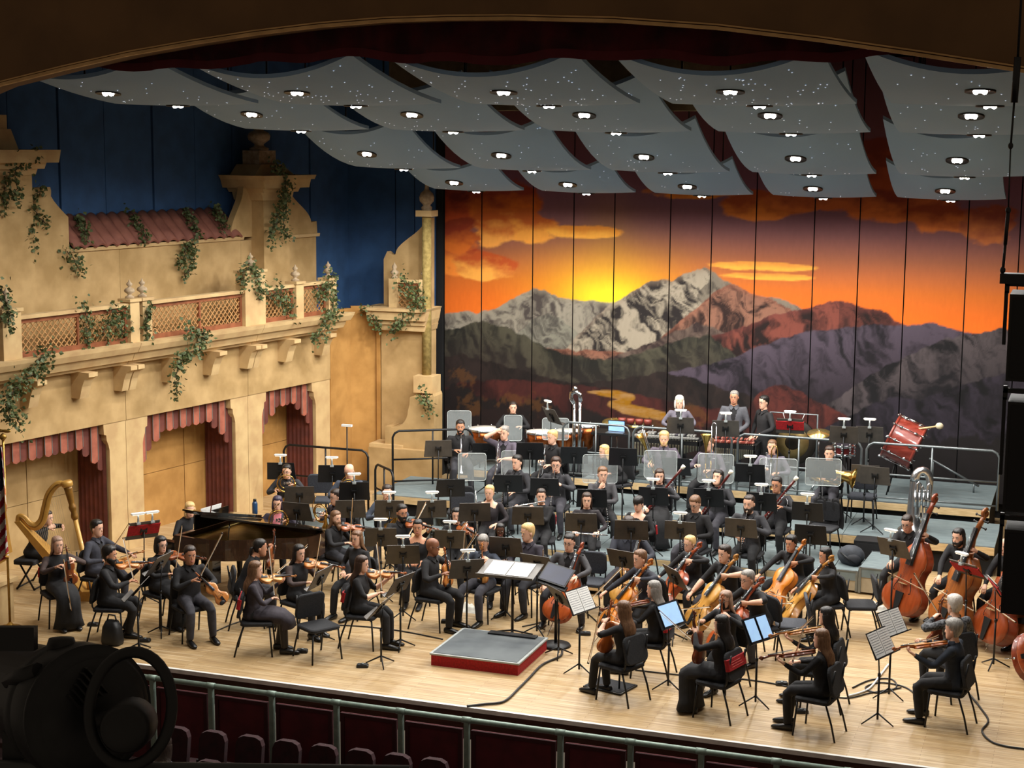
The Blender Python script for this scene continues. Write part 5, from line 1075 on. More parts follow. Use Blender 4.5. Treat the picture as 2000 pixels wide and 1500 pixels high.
def pose_of(name, o, var):
    """hand targets, elbow hints and held items in the sitter's frame (x right, y forward, z up); upper=True follows the torso lean"""
    d = dict(RH=V3((.13, .30, .66)), LH=V3((-.13, .30, .66)), RE=V3((.8, -.3, -.6)), LE=V3((-.8, -.3, -.6)), items=[], legs='norm', rc=.5, lc=.5, upper=False, rp=(0, 0, -1), lp=(0, 0, -1), lkeep=True, scale_u=True)
    vi = VIOLA if o.get('viola') else VIOLIN; vl = .69/.595 if o.get('viola') else 1.
    if name == 'violin_play':
        C = V3((-.05, .085, 1.065)); dd = V3((-.60, .80, -.06)).normalized(); n = V3((.34, .12, .93)); n = (n-dd*n.dot(dd)).normalized(); b = dd.cross(n)
        Bp = C+dd*.19*vl+n*.045; t = o.get('bow', .4); bd = (-b*math.cos(t)+V3((0, 0, 1))*math.sin(t)).normalized(); fr_ = Bp-bd*.36
        d.update(RH=fr_+V3((.0, -.02, .03)), LH=C+dd*.43*vl+V3((-.02, -.03, -.055)), RE=V3((.9, -.1, -.45)), LE=V3((-.25, .1, -1)), upper=True, rc=1.1, lc=1.4, rp=(0, .3, -1), lp=(.3, 0, 1))
        d['items'] = [(vi[var % 3], frame(C, y=dd, z=n), 'vi'), (BOW, frame(fr_, y=bd, z=n), 'bow')]
    elif name == 'violin_rest':
        C = V3((-.12, .27, .60)); dd = V3((.08, -.10, 1)).normalized(); n = V3((.25, .95, .1))
        d.update(LH=C+dd*.43*vl+V3((-.05, .0, -.05)), lc=1.4, lp=(1, .1, 0), rc=1.2, LE=V3((-1, -.2, -.5)))
        d['items'] = [(vi[var % 3], frame(C, y=dd, z=n), 'vi')]
        if o.get('bowup'): d['RH'] = V3((.14, .34, .88)); bd = V3((-.35, .45, .82)).normalized(); d['items'].append((BOW, frame(d['RH']-bd*.03+V3((0, .07, 0)), y=bd, z=(0, -1, .3)), 'bow'))
        else: d['RH'] = V3((.10, .40, .66)); bd = V3((-.05, .2, -.95)); d['items'].append((BOW, frame(V3((.06, .47, 1.05)), y=bd, z=(0, 1, .2)), 'bow')); d['RH'] = V3((.08, .40, .95))
        if o.get('bowdown'): pass
    elif name == 'violin_lap':
        C = V3((.14, .28, .69)); dd = V3((-.50, .75, .30)).normalized(); d.update(LH=C+dd*.42, RH=C+V3((0, .03, .08)), lc=1.2)
        d['items'] = [(vi[var % 3], frame(C, y=dd, z=(-.3, .1, 1)), 'vi'), (BOW, frame(V3((.2, .25, .72)), y=V3((-.2, .5, .75)), z=(0, -1, .5)), 'bow')]
    elif name == 'violin_down':
        C = V3((-.30, .60, .60)); dd = V3((.50, -.42, .62)).normalized(); d.update(LH=C+dd*.40+V3((-.05, -.02, -.03)), RH=V3((.02, .32, .92)), lc=1.3, rc=1.2)
        d['items'] = [(vi[0], frame(C, y=dd, z=(.3, .75, .4)), 'vi'), (BOW, frame(V3((.0, .37, .92)), y=V3((-.42, .25, .95)), z=(0, -1, .2)), 'bow')]
    elif name == 'violin_up':
        C = V3((-.05, .42, .80)); dd = V3((-.1, .12, 1)).normalized(); d.update(LH=C+dd*.40+V3((-.03, -.04, -.04)), RH=V3((.14, .42, .74)), lc=1.3, rc=1.)
        d['items'] = [(vi[var % 3], frame(C, y=dd, z=(.5, .8, .1)), 'vi'), (BOW, frame(V3((.15, .44, .76)), y=V3((-.4, .6, .35)), z=(0, 0, 1)), 'bow')]
    elif name == 'viola_low':
        C = V3((-.10, .30, .66)); dd = V3((-.15, .05, 1)).normalized(); d.update(LH=C+dd*.46, RH=V3((.14, .30, .78)), lc=1.2, rc=1.2)
        d['items'] = [(vi[1], frame(C, y=dd, z=(.1, .95, .1)), 'vi'), (BOW, frame(V3((.12, .36, .76)), y=V3((-.10, .85, .55)), z=(0, -.5, 1)), 'bow')]
    elif name in ('cello_play', 'cello_rest'):
        C = V3((.05, .72+.34*math.sin(math.radians(o.get('lean', 3))), .22)); dd = V3((-.20, -.55, .80)).normalized(); n = V3((.12, .80, .58))
        n = (n-dd*n.dot(dd)).normalized(); d['legs'] = 'wide'
        d['items'] = [(CELLO[var % 3], frame(C, y=dd, z=n), 'cello')]
        if name == 'cello_play':
            Bp = C+dd*.27+n*.075; bd = V3((-.96, .05, .12+.2*math.sin(var*1.7))).normalized(); fr_ = Bp-bd*.40
            d.update(RH=fr_+V3((0, -.03, .04)), LH=C+dd*(.84+.05*math.sin(var))+n*.03+V3((-.05, 0, 0)), RE=V3((.7, -.3, -.3)), LE=V3((-1, .1, .1)), rc=1.1, lc=1.3, lp=(1, .2, -.2)); d['items'].append((BOW, frame(fr_, y=bd, z=n), 'bow'))
        else:
            d.update(LH=C+dd*.66+n*.05+V3((-.10, .06, 0)), RH=C+dd*.62+n*.07+V3((.06, .06, 0)), RE=V3((1, -.1, -.5)), LE=V3((-1, -.1, -.4)), rc=1.1, lc=1.1); bd = V3((-.25, .0, -1)).normalized()
            if var % 2: d['items'].append((BOW, frame(V3((.30, .42, .50)), y=V3((-.1, .25, 1)), z=(0, 1, -.2)), 'bow')); d['RH'] = V3((.28, .36, .56))
            else: d['items'].append((BOW, frame(d['RH']+V3((.02, .07, .02)), y=V3((.6, .25, -.62)), z=(0, .4, 1)), 'bow'))
    elif name == 'bass_play':
        C = V3((-.15, .78, .16)); dd = V3((-.15, -.29, .94)).normalized(); n = V3((.12, .90, .32)); n = (n-dd*n.dot(dd)).normalized(); d['legs'] = 'wide'
        Bp = C+dd*.52+n*.10; bd = V3((-.93, .05, -.25)).normalized(); fr_ = Bp-bd*.24
        d.update(RH=fr_+V3((0, -.04, .04)), LH=C+dd*1.24+n*.03+V3((-.05, -.03, 0)), RE=V3((.8, -.2, .1)), LE=V3((-1, .1, -.1)), rc=1.1, lc=1.3, lp=(1, .2, -.2))
        d['items'] = [(BASS[var % 2], frame(C, y=dd, z=n), 'bass'), (BOWB, frame(fr_, y=bd, z=n), 'bow')]
    elif name == 'flute_play':
        C = V3((-.08, .115, 1.145)); dd = V3((1, .22, -.18)).normalized(); d.update(RH=C+dd*.50+V3((0, -.05, -.05)), LH=C+dd*.27+V3((-.06, .06, -.06)), RE=V3((.6, -.3, -.7)), LE=V3((-.3, .3, -1)), rc=1., lc=1., upper=True, rp=(0, .3, .8), lp=(0, -1, .2)); d['items'] = [(FLUTE, frame(C, y=dd, z=(0, .4, 1)), 'flute')]
    elif name == 'flute_up':
        d.update(RH=V3((.16, .25, .86)), LH=V3((-.1, .3, .68)), rc=1.1); d['items'] = [(FLUTE, frame(V3((.14, .31, .58)), y=V3((.06, .02, 1)), z=(0, 1, 0)), 'flute')]
    elif name == 'flute_lap':
        d.update(RH=V3((.16, .32, .70)), LH=V3((-.14, .34, .70)), rc=1.1, lc=1.1); d['items'] = [(FLUTE, frame(V3((-.34, .38, .68)), y=V3((1, .05, .06)), z=(0, 0, 1)), 'flute')]
    elif name == 'clar_play':
        C = V3((0, .125, 1.13)); dd = V3((0, .52, -.85)).normalized(); d.update(RH=C+dd*.42+V3((.06, -.03, .0)), LH=C+dd*.24+V3((-.06, -.03, 0)), RE=V3((1, -.2, -.5)), LE=V3((-1, -.2, -.5)), rc=1.1, lc=1.1, upper=True, rp=(-1, 0, 0), lp=(1, 0, 0)); d['items'] = [((OBOE if o.get('oboe') else CLAR), frame(C, y=dd, z=(0, 1, .5)), 'oboe' if o.get('oboe') else 'clarinet')]
    elif name == 'clar_up':
        d.update(RH=V3((.10, .29, .82)), LH=V3((-.08, .30, .72)), rc=1.2, lc=1.); d['items'] = [((OBOE if o.get('oboe') else CLAR), frame(V3((.07, .32, 1.06)), y=V3((-.08, .12, -1)), z=(0, 1, 0)), 'oboe' if o.get('oboe') else 'clarinet')]
    elif name == 'bassoon':
        C = V3((.36, .18, .36)); dd = V3((-.58, .17, .80)).normalized(); d.update(RH=C+dd*.36+V3((.04, .06, 0)), LH=C+dd*.72+V3((-.05, .04, -.02)), rc=1.1, lc=1.2, LE=V3((-1, -.2, -.6)), RE=V3((1, -.3, -.4))); d['items'] = [(BSN, frame(C, y=dd, z=(-.3, .9, -.2)), 'bassoon')]
    elif name == 'tpt_up':
        d.update(RH=V3((.06, .27, .80)), LH=V3((-.06, .28, .72)), rc=1.1, lc=1.1); d['items'] = [(TPT, frame(V3((.0, .33, .86)), y=V3((.05, .2, -1)), z=(0, 1, .1)), 'trumpet')]
    elif name == 'hand_head':
        d.update(RH=V3((.06, .15, 1.27)), RE=V3((1, .5, -.2)), LH=V3((-.02, .40, .78)), rc=.4, rp=(0, -1, -.2), lc=1.1); d['items'] = [(TPT, frame(V3((.0, .46, .90)), y=V3((.05, .1, -1)), z=(0, 1, .1)), 'trumpet')]
    elif name == 'hand_face':
        d.update(RH=V3((.02, .14, 1.06)), RE=V3((.5, .5, -1)), LH=V3((.10, .22, .80)), LE=V3((-.6, .3, -.7)), rc=1.3, rp=(0, -1, .3), upper=True); d['items'] = [(CLAR, frame(V3((.0, .36, .98)), y=V3((-.1, .25, -1)), z=(0, 1, 0)), 'clarinet')]
    elif name == 'tbn_up':
        d.update(RH=V3((.09, .30, .86)), LH=V3((-.08, .30, .78)), rc=1.2, lc=1.2); d['items'] = [(TBN, frame(V3((-.12, .42, .98)), y=V3((0.02, .06, -1)) if var % 2 else V3((.02, -.04, 1)), z=(0, 1, 0)), 'trombone')]
    elif name == 'tbn_lap':
        d.update(RH=V3((.20, .34, .78)), LH=V3((-.12, .34, .68)), rc=1.2, lc=1.); d['items'] = [(TBN, frame(V3((.24, .40, .90)), y=V3((.25, .25, .9)), z=(.9, .5, 0)), 'trombone')]
    elif name == 'horn_lap':
        d.update(RH=V3((.12, .32, .86)), LH=V3((-.10, .34, .98)), rc=1., lc=1.); d['items'] = [(HORN, frame(V3((-.03, .36, .98)), y=V3((.1, .1, 1)), z=(-.2, .95, 0)), 'horn')]
    elif name == 'tuba_lap':
        d.update(RH=V3((.05, .32, .82)), LH=V3((-.16, .36, .86)), rc=1., lc=1.); d['items'] = [(TUBAB, Matrix.Translation((-.50, .34, .86)) @ Matrix.Rotation(math.radians(80), 4, 'Y') @ Matrix.Scale(.8, 4), 'tuba')]
    elif name == 'lap_fwd': d.update(RH=V3((.04, .36, .76)), LH=V3((-.05, .37, .76)), rc=.9, lc=.9)
    elif name == 'lap': d.update(RH=V3((.05, .28, .67)), LH=V3((-.05, .29, .67)), rc=.8, lc=.8)
    elif name == 'piano': d.update(RH=V3((.20, .48, .78)), LH=V3((-.20, .48, .78)), rc=.7, lc=.7, RE=V3((.7, -.4, -.5)), LE=V3((-.7, -.4, -.5)))
    elif name == 'harp': d.update(RH=V3((.16, .44, 1.02)), LH=V3((-.16, .46, .95)), rc=.7, lc=.7, rp=(-1, 0, 0), lp=(1, 0, 0), RE=V3((1, -.2, -.2)), LE=V3((-1, -.2, -.2)))
    elif name == 'stand_lap': d.update(RH=V3((.14, .30, 1.02)), LH=V3((-.14, .30, 1.02))) if o.get('stand') else d.update(RH=V3((.12, .3, .8)), LH=V3((-.12, .3, .8)))
    elif name == 'stand_clasp': d.update(RH=V3((.05, .22, .92)), LH=V3((-.05, .23, .92)), rc=1., lc=1.)
    elif name == 'stand_arm': d.update(RH=V3((.26, .12, .82)), LH=V3((-.22, .30, .98)))
    return d
def capsule_dist(P, a, b):
    a = np.array(a); b = np.array(b); ab = b-a; t = np.clip(((P-a)@ab)/max(ab@ab, 1e-9), 0, 1); return np.linalg.norm(P-(a+t[:, None]*ab), axis=1)
def remesh(mb, vox):
    me = mb.mesh('tmp', []); ob = bpy.data.objects.new('tmp', me); COL.objects.link(ob)
    m = ob.modifiers.new('r', 'REMESH'); m.mode = 'VOXEL'; m.voxel_size = vox
    s_ = ob.modifiers.new('s', 'SMOOTH'); s_.factor = .5; s_.iterations = 3
    dg = bpy.context.evaluated_depsgraph_get(); ev = ob.evaluated_get(dg); em = ev.to_mesh()
    v = np.empty(len(em.vertices)*3, np.float32); em.vertices.foreach_get('co', v); v = v.reshape(-1, 3)
    f = [tuple(p.vertices) for p in em.polygons]; ev.to_mesh_clear(); bpy.data.objects.remove(ob); bpy.data.meshes.remove(me)
    return v, f
ITEMS = []; PINFO = {}
def person(idx, spec):
    pid, hx, hy, lev, rel, pname, who, o = spec; o = dict(o); fem = o.get('g') == 'f'; rr = random.Random(idx*31+4)
    if pid.startswith('vla'): o['viola'] = 1
    if pid.startswith('oboe'): o['oboe'] = 1
    stand_ = o.get('stand'); stool = o.get('stool'); hs = o.get('hs', 1.)
    hip = .93*hs if stand_ else (.79 if stool else .545); su = (.95 if fem else 1.)*(1.05*hs if stand_ else 1.)
    lean = math.radians(o.get('lean', 3 if not stand_ else 0))
    if 'hz' in o: su = (o['hz']-hip)/(.655*math.cos(lean))
    HC = V3((0, 0, hip)); Rl = Matrix.Rotation(-lean, 3, 'X')
    def U(x, y, z): return HC+Rl @ V3((x*su, y*su, z*su))
    def UP(p): return HC+Rl @ ((p-V3((0, 0, .545)))*su)       # pose point given for an upright sitter
    hl = U(0, .02, .655)
    q = F(hx, hy, lev+hl.z); az = tocam(q)-math.radians(rel); rz = az-math.pi/2
    hxy = Matrix.Rotation(rz, 3, 'Z') @ V3((hl.x, hl.y, 0)); org = V3((q.x-hxy.x, q.y-hxy.y, lev)); PM = TM(org, rz)
    ps = pose_of(pname, o, idx); tr = (lambda p: UP(p)) if ps['upper'] else (lambda p: p+V3((0, 0, hip-.545 if (stool and False) else 0)))
    wm = 1. if fem else 1.07
    SR, SL = U(.175*wm, 0, .44), U(-.175*wm, 0, .44); la, lb = .285*su, .262*su
    RH, LH = tr(ps['RH']), tr(ps['LH'])
    def hw(S, T, hint):      # wrist so that the palm centre lands on the target
        e_, t_ = ik(S, T, la, lb+.07, hint); dr = (t_-e_).normalized(); return e_, t_-dr*.07, dr
    ER, WR, DR = hw(SR, RH, ps['RE']); EL, WL, DL = hw(SL, LH, ps['LE'])
    # legs
    thick = .92 if fem else 1.; hipj = [V3((s_*.09, .0, hip)) for s_ in (1, -1)]
    if stand_:
        kn = [V3((s_*.10, .03, hip*.53)) for s_ in (1, -1)]; an = [V3((s_*.11, -.01, .085)) for s_ in (1, -1)]
    elif stool: kn = [V3((.27, .38, .62)), V3((-.26, .36, .52))]; an = [V3((.28, .36, .22)), V3((-.26, .32, .085))]
    elif ps['legs'] == 'wide': kn = [V3((s_*.27, .40, .50)) for s_ in (1, -1)]; an = [V3((s_*.29, .36, .085)) for s_ in (1, -1)]
    else:
        j1, j2 = rr.uniform(-.05, .05), rr.uniform(-.06, .06); kx = .09 if fem else .15
        kn = [V3((kx, .42, .50)), V3((-kx, .42, .50))]; an = [V3((kx+.02, .42+j1, .085)), V3((-kx-.02, .40+j2, .085))]
        if o.get('cross'): an = [V3((.02, .30, .085)), V3((-.08, .22, .10))]
    b = MB(); E = lambda z, rx, ry, cy=0.: [tuple(U(rx*wm*math.cos(t), cy+ry*math.sin(t), z)) for t in [2*math.pi*j/16 for j in range(16)]]
    ch_ = .022 if fem else .0
    b.loft([E(-.10, .12, .10), E(-.03, .168, .135, -.01), E(.07, .160, .125), E(.17, .138 if fem else .150, .112, .005), E(.27, .155, .118+ch_*.6, .008+ch_*.5), E(.35, .165, .115+ch_*.4, .006+ch_*.3), E(.41, .168, .10), E(.455, .135, .082, -.004), E(.49, .072, .066, .0), E(.53, .056, .056, .008), E(.61, .053, .056, .018)])
    for S, Ej, Wr, s_ in ((SR, ER, WR, 1), (SL, EL, WL, -1)):
        k = su*(.92 if fem else 1.02)
        b.tube([U(s_*.10, 0, .425), S, S.lerp(Ej, .35), S.lerp(Ej, .9), Ej.lerp(Wr, .15), Ej.lerp(Wr, .5), Wr], [.056*k, .064*k, .056*k, .046*k, .047*k, .043*k, .030*k], 10)
    for s_, h_, k_, a_ in ((1, hipj[0], kn[0], an[0]), (-1, hipj[1], kn[1], an[1])):
        b.tube([h_-V3((0, .06, 0)), h_, h_.lerp(k_, .4), h_.lerp(k_, .88), k_.lerp(a_, .10), k_.lerp(a_, .4), a_], [.085*thick, .098*thick, .09*thick, .072*thick, .066*thick, .066*thick, .052], 10)
    v, f = remesh(b, .0175)
    cen = np.array([v[list(p)].mean(0) for p in f]) if len(f) else np.zeros((0, 3))
    caps = [(U(0, 0, -.05), U(0, 0, .40), .12, 1), (U(-.13, 0, .40), U(.13, 0, .40), .07, 1), (U(0, 0, .50), U(0, .015, .64), .055, 0)]
    fsk = 0 if o.get('bare') else (7 if o.get('sheer') else 1)
    for S, Ej, Wr in ((SR, ER, WR), (SL, EL, WL)):
        caps += [(S, Ej, .055, 7 if o.get('sheer') else 1), (Ej, Ej.lerp(Wr, .92), .045, fsk), (Ej.lerp(Wr, .97), Wr, .03, 0)]
    for h_, k_, a_ in zip(hipj, kn, an): caps += [(h_+V3((0, .10, 0)) if not stand_ else h_-V3((0, 0, .08)), k_, .085, 2), (k_, a_, .06, 2)]
    if o.get('dress'): caps += [(k_.lerp(a_, .2), a_, .075, 4) for k_, a_ in zip(kn, an)]
    if o.get('wide'): caps.append((U(-.05, .05, .47), U(.05, .05, .47), .085, 0))
    if len(cen):
        D = np.stack([capsule_dist(cen, c[0], c[1])-c[2] for c in caps]); mi = np.array([c[3] for c in caps])[D.argmin(0)]
        # open jacket or shirt front
        if o.get('top') in ('suit', 'suitlt', 'charcoal', 'greycoat', 'purpjacket', 'bluegrey', 'purple', 'purpgrey'):
            Ri = np.array(Rl.transposed()); loc = (cen-np.array(HC))@Ri.T/su
            vmask = (mi == 1) & (loc[:, 1] > .03) & (np.abs(loc[:, 0]) < np.clip((loc[:, 2]-.10)*.19, 0, .07)) & (loc[:, 2] < .5); mi[vmask] = 6
        Ri = np.array(Rl.transposed()); loc = (cen-np.array(HC))@Ri.T/su
    else: mi = np.zeros(0, int)
    x = MB(); x.v = [tuple(p) for p in v]; x.f = [list(p) for p in f]; x.mi = [int(k) for k in mi]; x.sm = [True]*len(f)
    # head, turned and pitched on the neck
    pit = math.radians(o.get('pitch', 6)); hyaw = math.radians(o.get('turn', rr.uniform(-8, 8))); hk = .97 if fem else 1.0
    HM = Matrix.Translation(hl) @ Matrix.Rotation(hyaw, 4, 'Z') @ Matrix.Rotation(-pit, 4, 'X') @ Matrix.Scale(hk*(su/.98 if not stand_ else 1), 4)
    x.loft([headring(*r) for r in HEADR], 0, M=HM)
    x.loft([[(s_*w_, y, z) for s_, w_ in ((-1, w0), (0, 0), (1, w0))]+[(0, y+pr, z-.002)] for y, z, w0, pr in ((.078, .022, .006, .010), (.082, -.005, .009, .018), (.082, -.028, .015, .026), (.082, -.038, .012, .010))], 0, M=HM)
    for s_ in (-1, 1):
        x.ell((s_*.076, -.008, -.008), .010, .019, .030, 8, 6, 0, HM); x.ell((s_*.031, .079, .010), .0135, .010, .0065, 8, 5, 3, HM); x.ell((s_*.031, .0865, .0095), .0068, .005, .0062, 8, 5, 4, HM)
        x.tube([(s_*.014, .0905, .026), (s_*.030, .091, .031), (s_*.049, .078, .026)], [.004, .0045, .003], 5, 4 if not o.get('hc') in ('blond', 'white') else 8, HM)
    smile = .004 if 'smil' in who or 'laugh' in who else 0.
    x.tube([(-.024, .083, -.064+smile*2), (-.010, .091, -.065), (.010, .091, -.065), (.024, .083, -.064+smile*2)], [.003, .0055+smile, .0055+smile, .003], 6, 5, HM)
    hand(x, WR, DR, ps['rp'], ps['rc'], 1, 0, .96*su); hand(x, WL, DL, ps['lp'], ps['lc'], -1, 0, .96*su)
    topm = TOP[o.get('top', 'black')]; trm = TRO[0 if fem or idx % 3 == 0 else (1 if idx % 3 == 1 else 2)] if not o.get('top') == 'suit' else TOP['suit']
    if pid[:3] in ('vla', 'bas') or pid in ('cel_d', 'cel_f', 'cel_h'): trm = TRO[0]
    skin = SKIN[o.get('skin', 'light')]
    inner = TOP['pink'] if o.get('pink') else TOP['black']
    po = x.build('person', [skin, topm, trm, M_eye, M_dk, M_lip, inner, TOP['sheer'], HAIRC[o.get('hc', 'dark')]], M=PM)
    tag(po, label_for(who, pname, o), 'person', 'musicians of the orchestra' if pid != 'audience' else None)
    # shoes
    for k_, a_ in zip(kn, an):
        sm_ = Matrix.Translation((a_.x, a_.y, 0 if a_.z < .15 else a_.z-.085))
        sh_ = MB(); fwv = 1.
        sh_.loft([[(w_*math.cos(t), y, max(.004, z+h_*math.sin(t))) for t in [2*math.pi*j/10 for j in range(10)]] for y, w_, z, h_ in ((-.075, .022, .04, .03), (-.06, .034, .045, .042), (0, .038, .05, .05), (.06, .042, .04, .038), (.13, .045, .032, .028), (.18, .036, .026, .02), (.205, .015, .02, .012))], M=sm_)
        sh_.build('shoe', M_shoe, po)
    # skirt or long dress
    if o.get('skirt') or o.get('dress'):
        hemz = .04 if o.get('skirt') else .44; kx = abs(kn[0].x)
        pth = [V3((0, -.06, hip+.03)), V3((0, .08, hip+.0)), V3((0, .26, hip-.005)), V3((0, .40, .51)), V3((0, .465, .45))]
        wd_ = [.150, .185, .19, .18, .17]
        if o.get('skirt'): pth += [V3((0, .46, .32)), V3((0, .45, .15)), V3((0, .45, hemz))]; wd_ += [.17, .19, .22 if o['skirt'] == 1 else .27]
        else: pth += [V3((0, .48, .36))]; wd_ += [.185]
        sk = MB(); rings = []
        for i, (p, w_) in enumerate(zip(pth, wd_)):
            t = (pth[min(i+1, len(pth)-1)]-pth[max(i-1, 0)]).normalized(); e2 = V3((1, 0, 0)); e1 = t.cross(e2); ry = .115 if i < 4 else (.12 if o.get('dress') else .14)
            rings.append([p+e2*w_*math.cos(q_)*(1+.05*math.sin(q_*6+i))+e1*ry*math.sin(q_)*(1+.06*math.sin(q_*7)) for q_ in [2*math.pi*j/28 for j in range(28)]])
        sk.loft(rings); sk.build('skirt', topm if o.get('dress') else TRO[0], po)
    if not fem:
        cl = MB()
        for s_ in (-1, 1):
            a_ = [U(s_*.004, .074, .474), U(s_*.062, .045, .520), U(s_*.072, -.02, .530), U(s_*.088, -.01, .492), U(s_*.085, .055, .470), U(s_*.042, .098, .425)]
            n_ = U(0, .012, .006)-U(0, 0, 0); cl.add([tuple(p) for p in a_]+[tuple(p+n_) for p in a_], [(0, 1, 4, 5), (1, 2, 3, 4), (6, 11, 10, 7), (7, 10, 9, 8), (0, 5, 11, 6), (5, 4, 10, 11), (4, 3, 9, 10), (0, 6, 7, 1), (1, 7, 8, 2), (2, 8, 9, 3)])
        cl.build('collar', topm, po)
    hair_build(o, HM, po, rr, hl, U, fem)
    if o.get('glasses'):
        g = MB()
        for s_ in (-1, 1):
            g.tube([(s_*.032+.021*math.cos(q_), .099, .008+.016*math.sin(q_)) for q_ in [2*math.pi*j/12 for j in range(12)]], .0022, 5, M=HM, closed=True); g.tube([(s_*.053, .098, .012), (s_*.074, .07, .014), (s_*.079, .0, .008)], .0020, 4, M=HM)
        g.tube([(-.011, .101, .010), (.011, .101, .010)], .0020, 4, M=HM); g.build('glasses', M_glass, po)
    if o.get('mask'):
        MB().grid(lambda u, v: tuple(HM @ V3(((u-.5)*.13, .112-.16*(u-.5)**2*2.2-.02*(v-.5)**2, lerp(-.11, -.012, v)))), 8, 5).build('face_mask', M_mask, po)
    for pr_, fr_, kd in ps['items']:
        fm2 = fr_
        if ps['upper']: 
            o3 = UP(fr_.to_translation()); r3 = Rl @ fr_.to_3x3(); fm2 = Matrix.Translation(o3) @ r3.to_4x4()
        ITEMS.append((pr_, PM @ fm2, kd, who))
    PINFO[pid] = dict(org=org, rz=rz, who=who, PM=PM, spec=spec, stool=stool, stand=stand_, face=V3((math.cos(az), math.sin(az), 0)))
def label_for(who, pname, o):
    return who if len(who.split()) >= 4 else who+' seated in the orchestra'
def hair_build(o, HM, po, rr, hl, U, fem):
    st = o.get('hair', 'short'); hm = HAIRC[o.get('hc', 'dark')]; n = 28
    vol = {'short': 1.10, 'buzz': 1.045, 'curly': 1.17, 'long': 1.10, 'bob': 1.15, 'bun': 1.08, 'pony': 1.08, 'fringe': 1.10}.get(st, 1.1)
    mb = MB()
    if st != 'bald':
        lv = [(-.100, .046, .02, -.055), (-.085, .056, .06, -.06)]+[r for r in HEADR[4:]]; rings = []
        for (z, w_, f_, b_) in lv:
            ring = []
            for (x, y, zz) in headring(z, w_, f_, b_, n, 1., 0):
                side = abs(x)/.076; front = y > .0
                zf = .074 if st not in ('fringe',) else .035
                line = zf-.01*side if y > .045 else lerp(-.03 if not fem else -.05, zf, np.clip((y+.005)/.05, 0, 1)) if y > -.01 else lerp(-.03, -.085, np.clip((-.01-y)/.05, 0, 1))
                if st in ('buzz',) and not front: line += .02
                if z > line:
                    k = vol+(rr.uniform(-.05, .07) if st == 'curly' or o.get('curly') else rr.uniform(-.008, .012)); cy = -.006
                    ring.append((x*k, (y-cy)*k+cy, zz+max(0, zz)*(vol-1)*1.15+(.004 if zz > .08 else 0)))
                else: ring.append((x*.86, (y+.006)*.86-.006, zz))
            rings.append(ring)
        mb.loft(rings, M=HM)
        def crescent(levels, half, thick=.022):
            rg = []
            for z, rx, ry, cy, hf in levels:
                A = [lerp(-hf, hf, j/14) for j in range(15)]
                outer = [(rx*math.sin(a)*(1+.03*math.sin(a*9+z*40)), cy-ry*math.cos(a)*(1+.04*math.sin(a*11)), z) for a in A]; inner = [((rx-thick)*math.sin(a), cy-(ry-thick)*math.cos(a), z) for a in A[::-1]]
                rg.append(outer+inner)
            mb.loft(rg, M=HM)
        if st == 'long':
            L = o.get('L', .30); hh = 1.9 if fem else 1.75
            crescent([(.075, .080, .100, -.006, 1.2), (.03, .090, .108, -.006, hh), (-.03, .094, .108, -.008, hh), (-.09, .092, .10, -.012, hh), (-.15, .098, .10, -.03, 1.7), (-.20, .115, .10, -.05, 1.45), (-L*.5-.12, .12, .09, -.065, 1.3), (-L-.03, .105, .07, -.07, 1.25), (-L-.10, .06, .05, -.065, 1.1)], 1.9)
        if st == 'bob': crescent([(.075, .084, .104, -.006, 1.3), (.03, .096, .112, -.006, 2.1), (-.03, .102, .114, -.006, 2.15), (-.08, .102, .112, -.006, 2.15), (-.12, .092, .098, -.008, 2.05), (-.135, .075, .08, -.008, 1.9)], 2.1)
        if st == 'bun': mb.ell((0, -.115, -.01), .045, .035, .045, 10, 7, M=HM)
        if st == 'pony': mb.tube([(0, -.09, .0), (0, -.125, -.02), (0, -.125, -.08), (0, -.105, -.16)], [.02, .026, .024, .008], 8, M=HM)
        mb.build('hair', hm, po)
    if o.get('beard'):
        bd = MB(); rings = []
        for (z, w_, f_, b_) in HEADR[:6]:
            ring = []
            for (x, y, zz) in headring(z, w_, f_, b_, n):
                ok = y > -.02 and z < -.015 and not (z > -.045 and abs(x) < .05)
                k = 1.09 if o['beard'] == 1 else 1.035
                if abs(x) < .022 and -.08 < z < -.052 and y > 0: k = .97
                ring.append((x*k, y*k, zz-.012*(o['beard'] == 1)) if ok else (x*.85, y*.85, zz))
            rings.append(ring)
        bd.loft(rings, M=HM)
        if o['beard'] == 1: bd.ell((0, .095, -.048), .028, .008, .006, 8, 4, M=HM)
        if o.get('L', 0) > .4: bd.tube([(0, .085, -.10), (0, .10, -.15), (0, .10, -.20)], [.05, .04, .012], 10, M=HM)
        bd.build('beard', hm, po)
for i_, sp__ in enumerate(PEOPLE): person(i_, sp__)
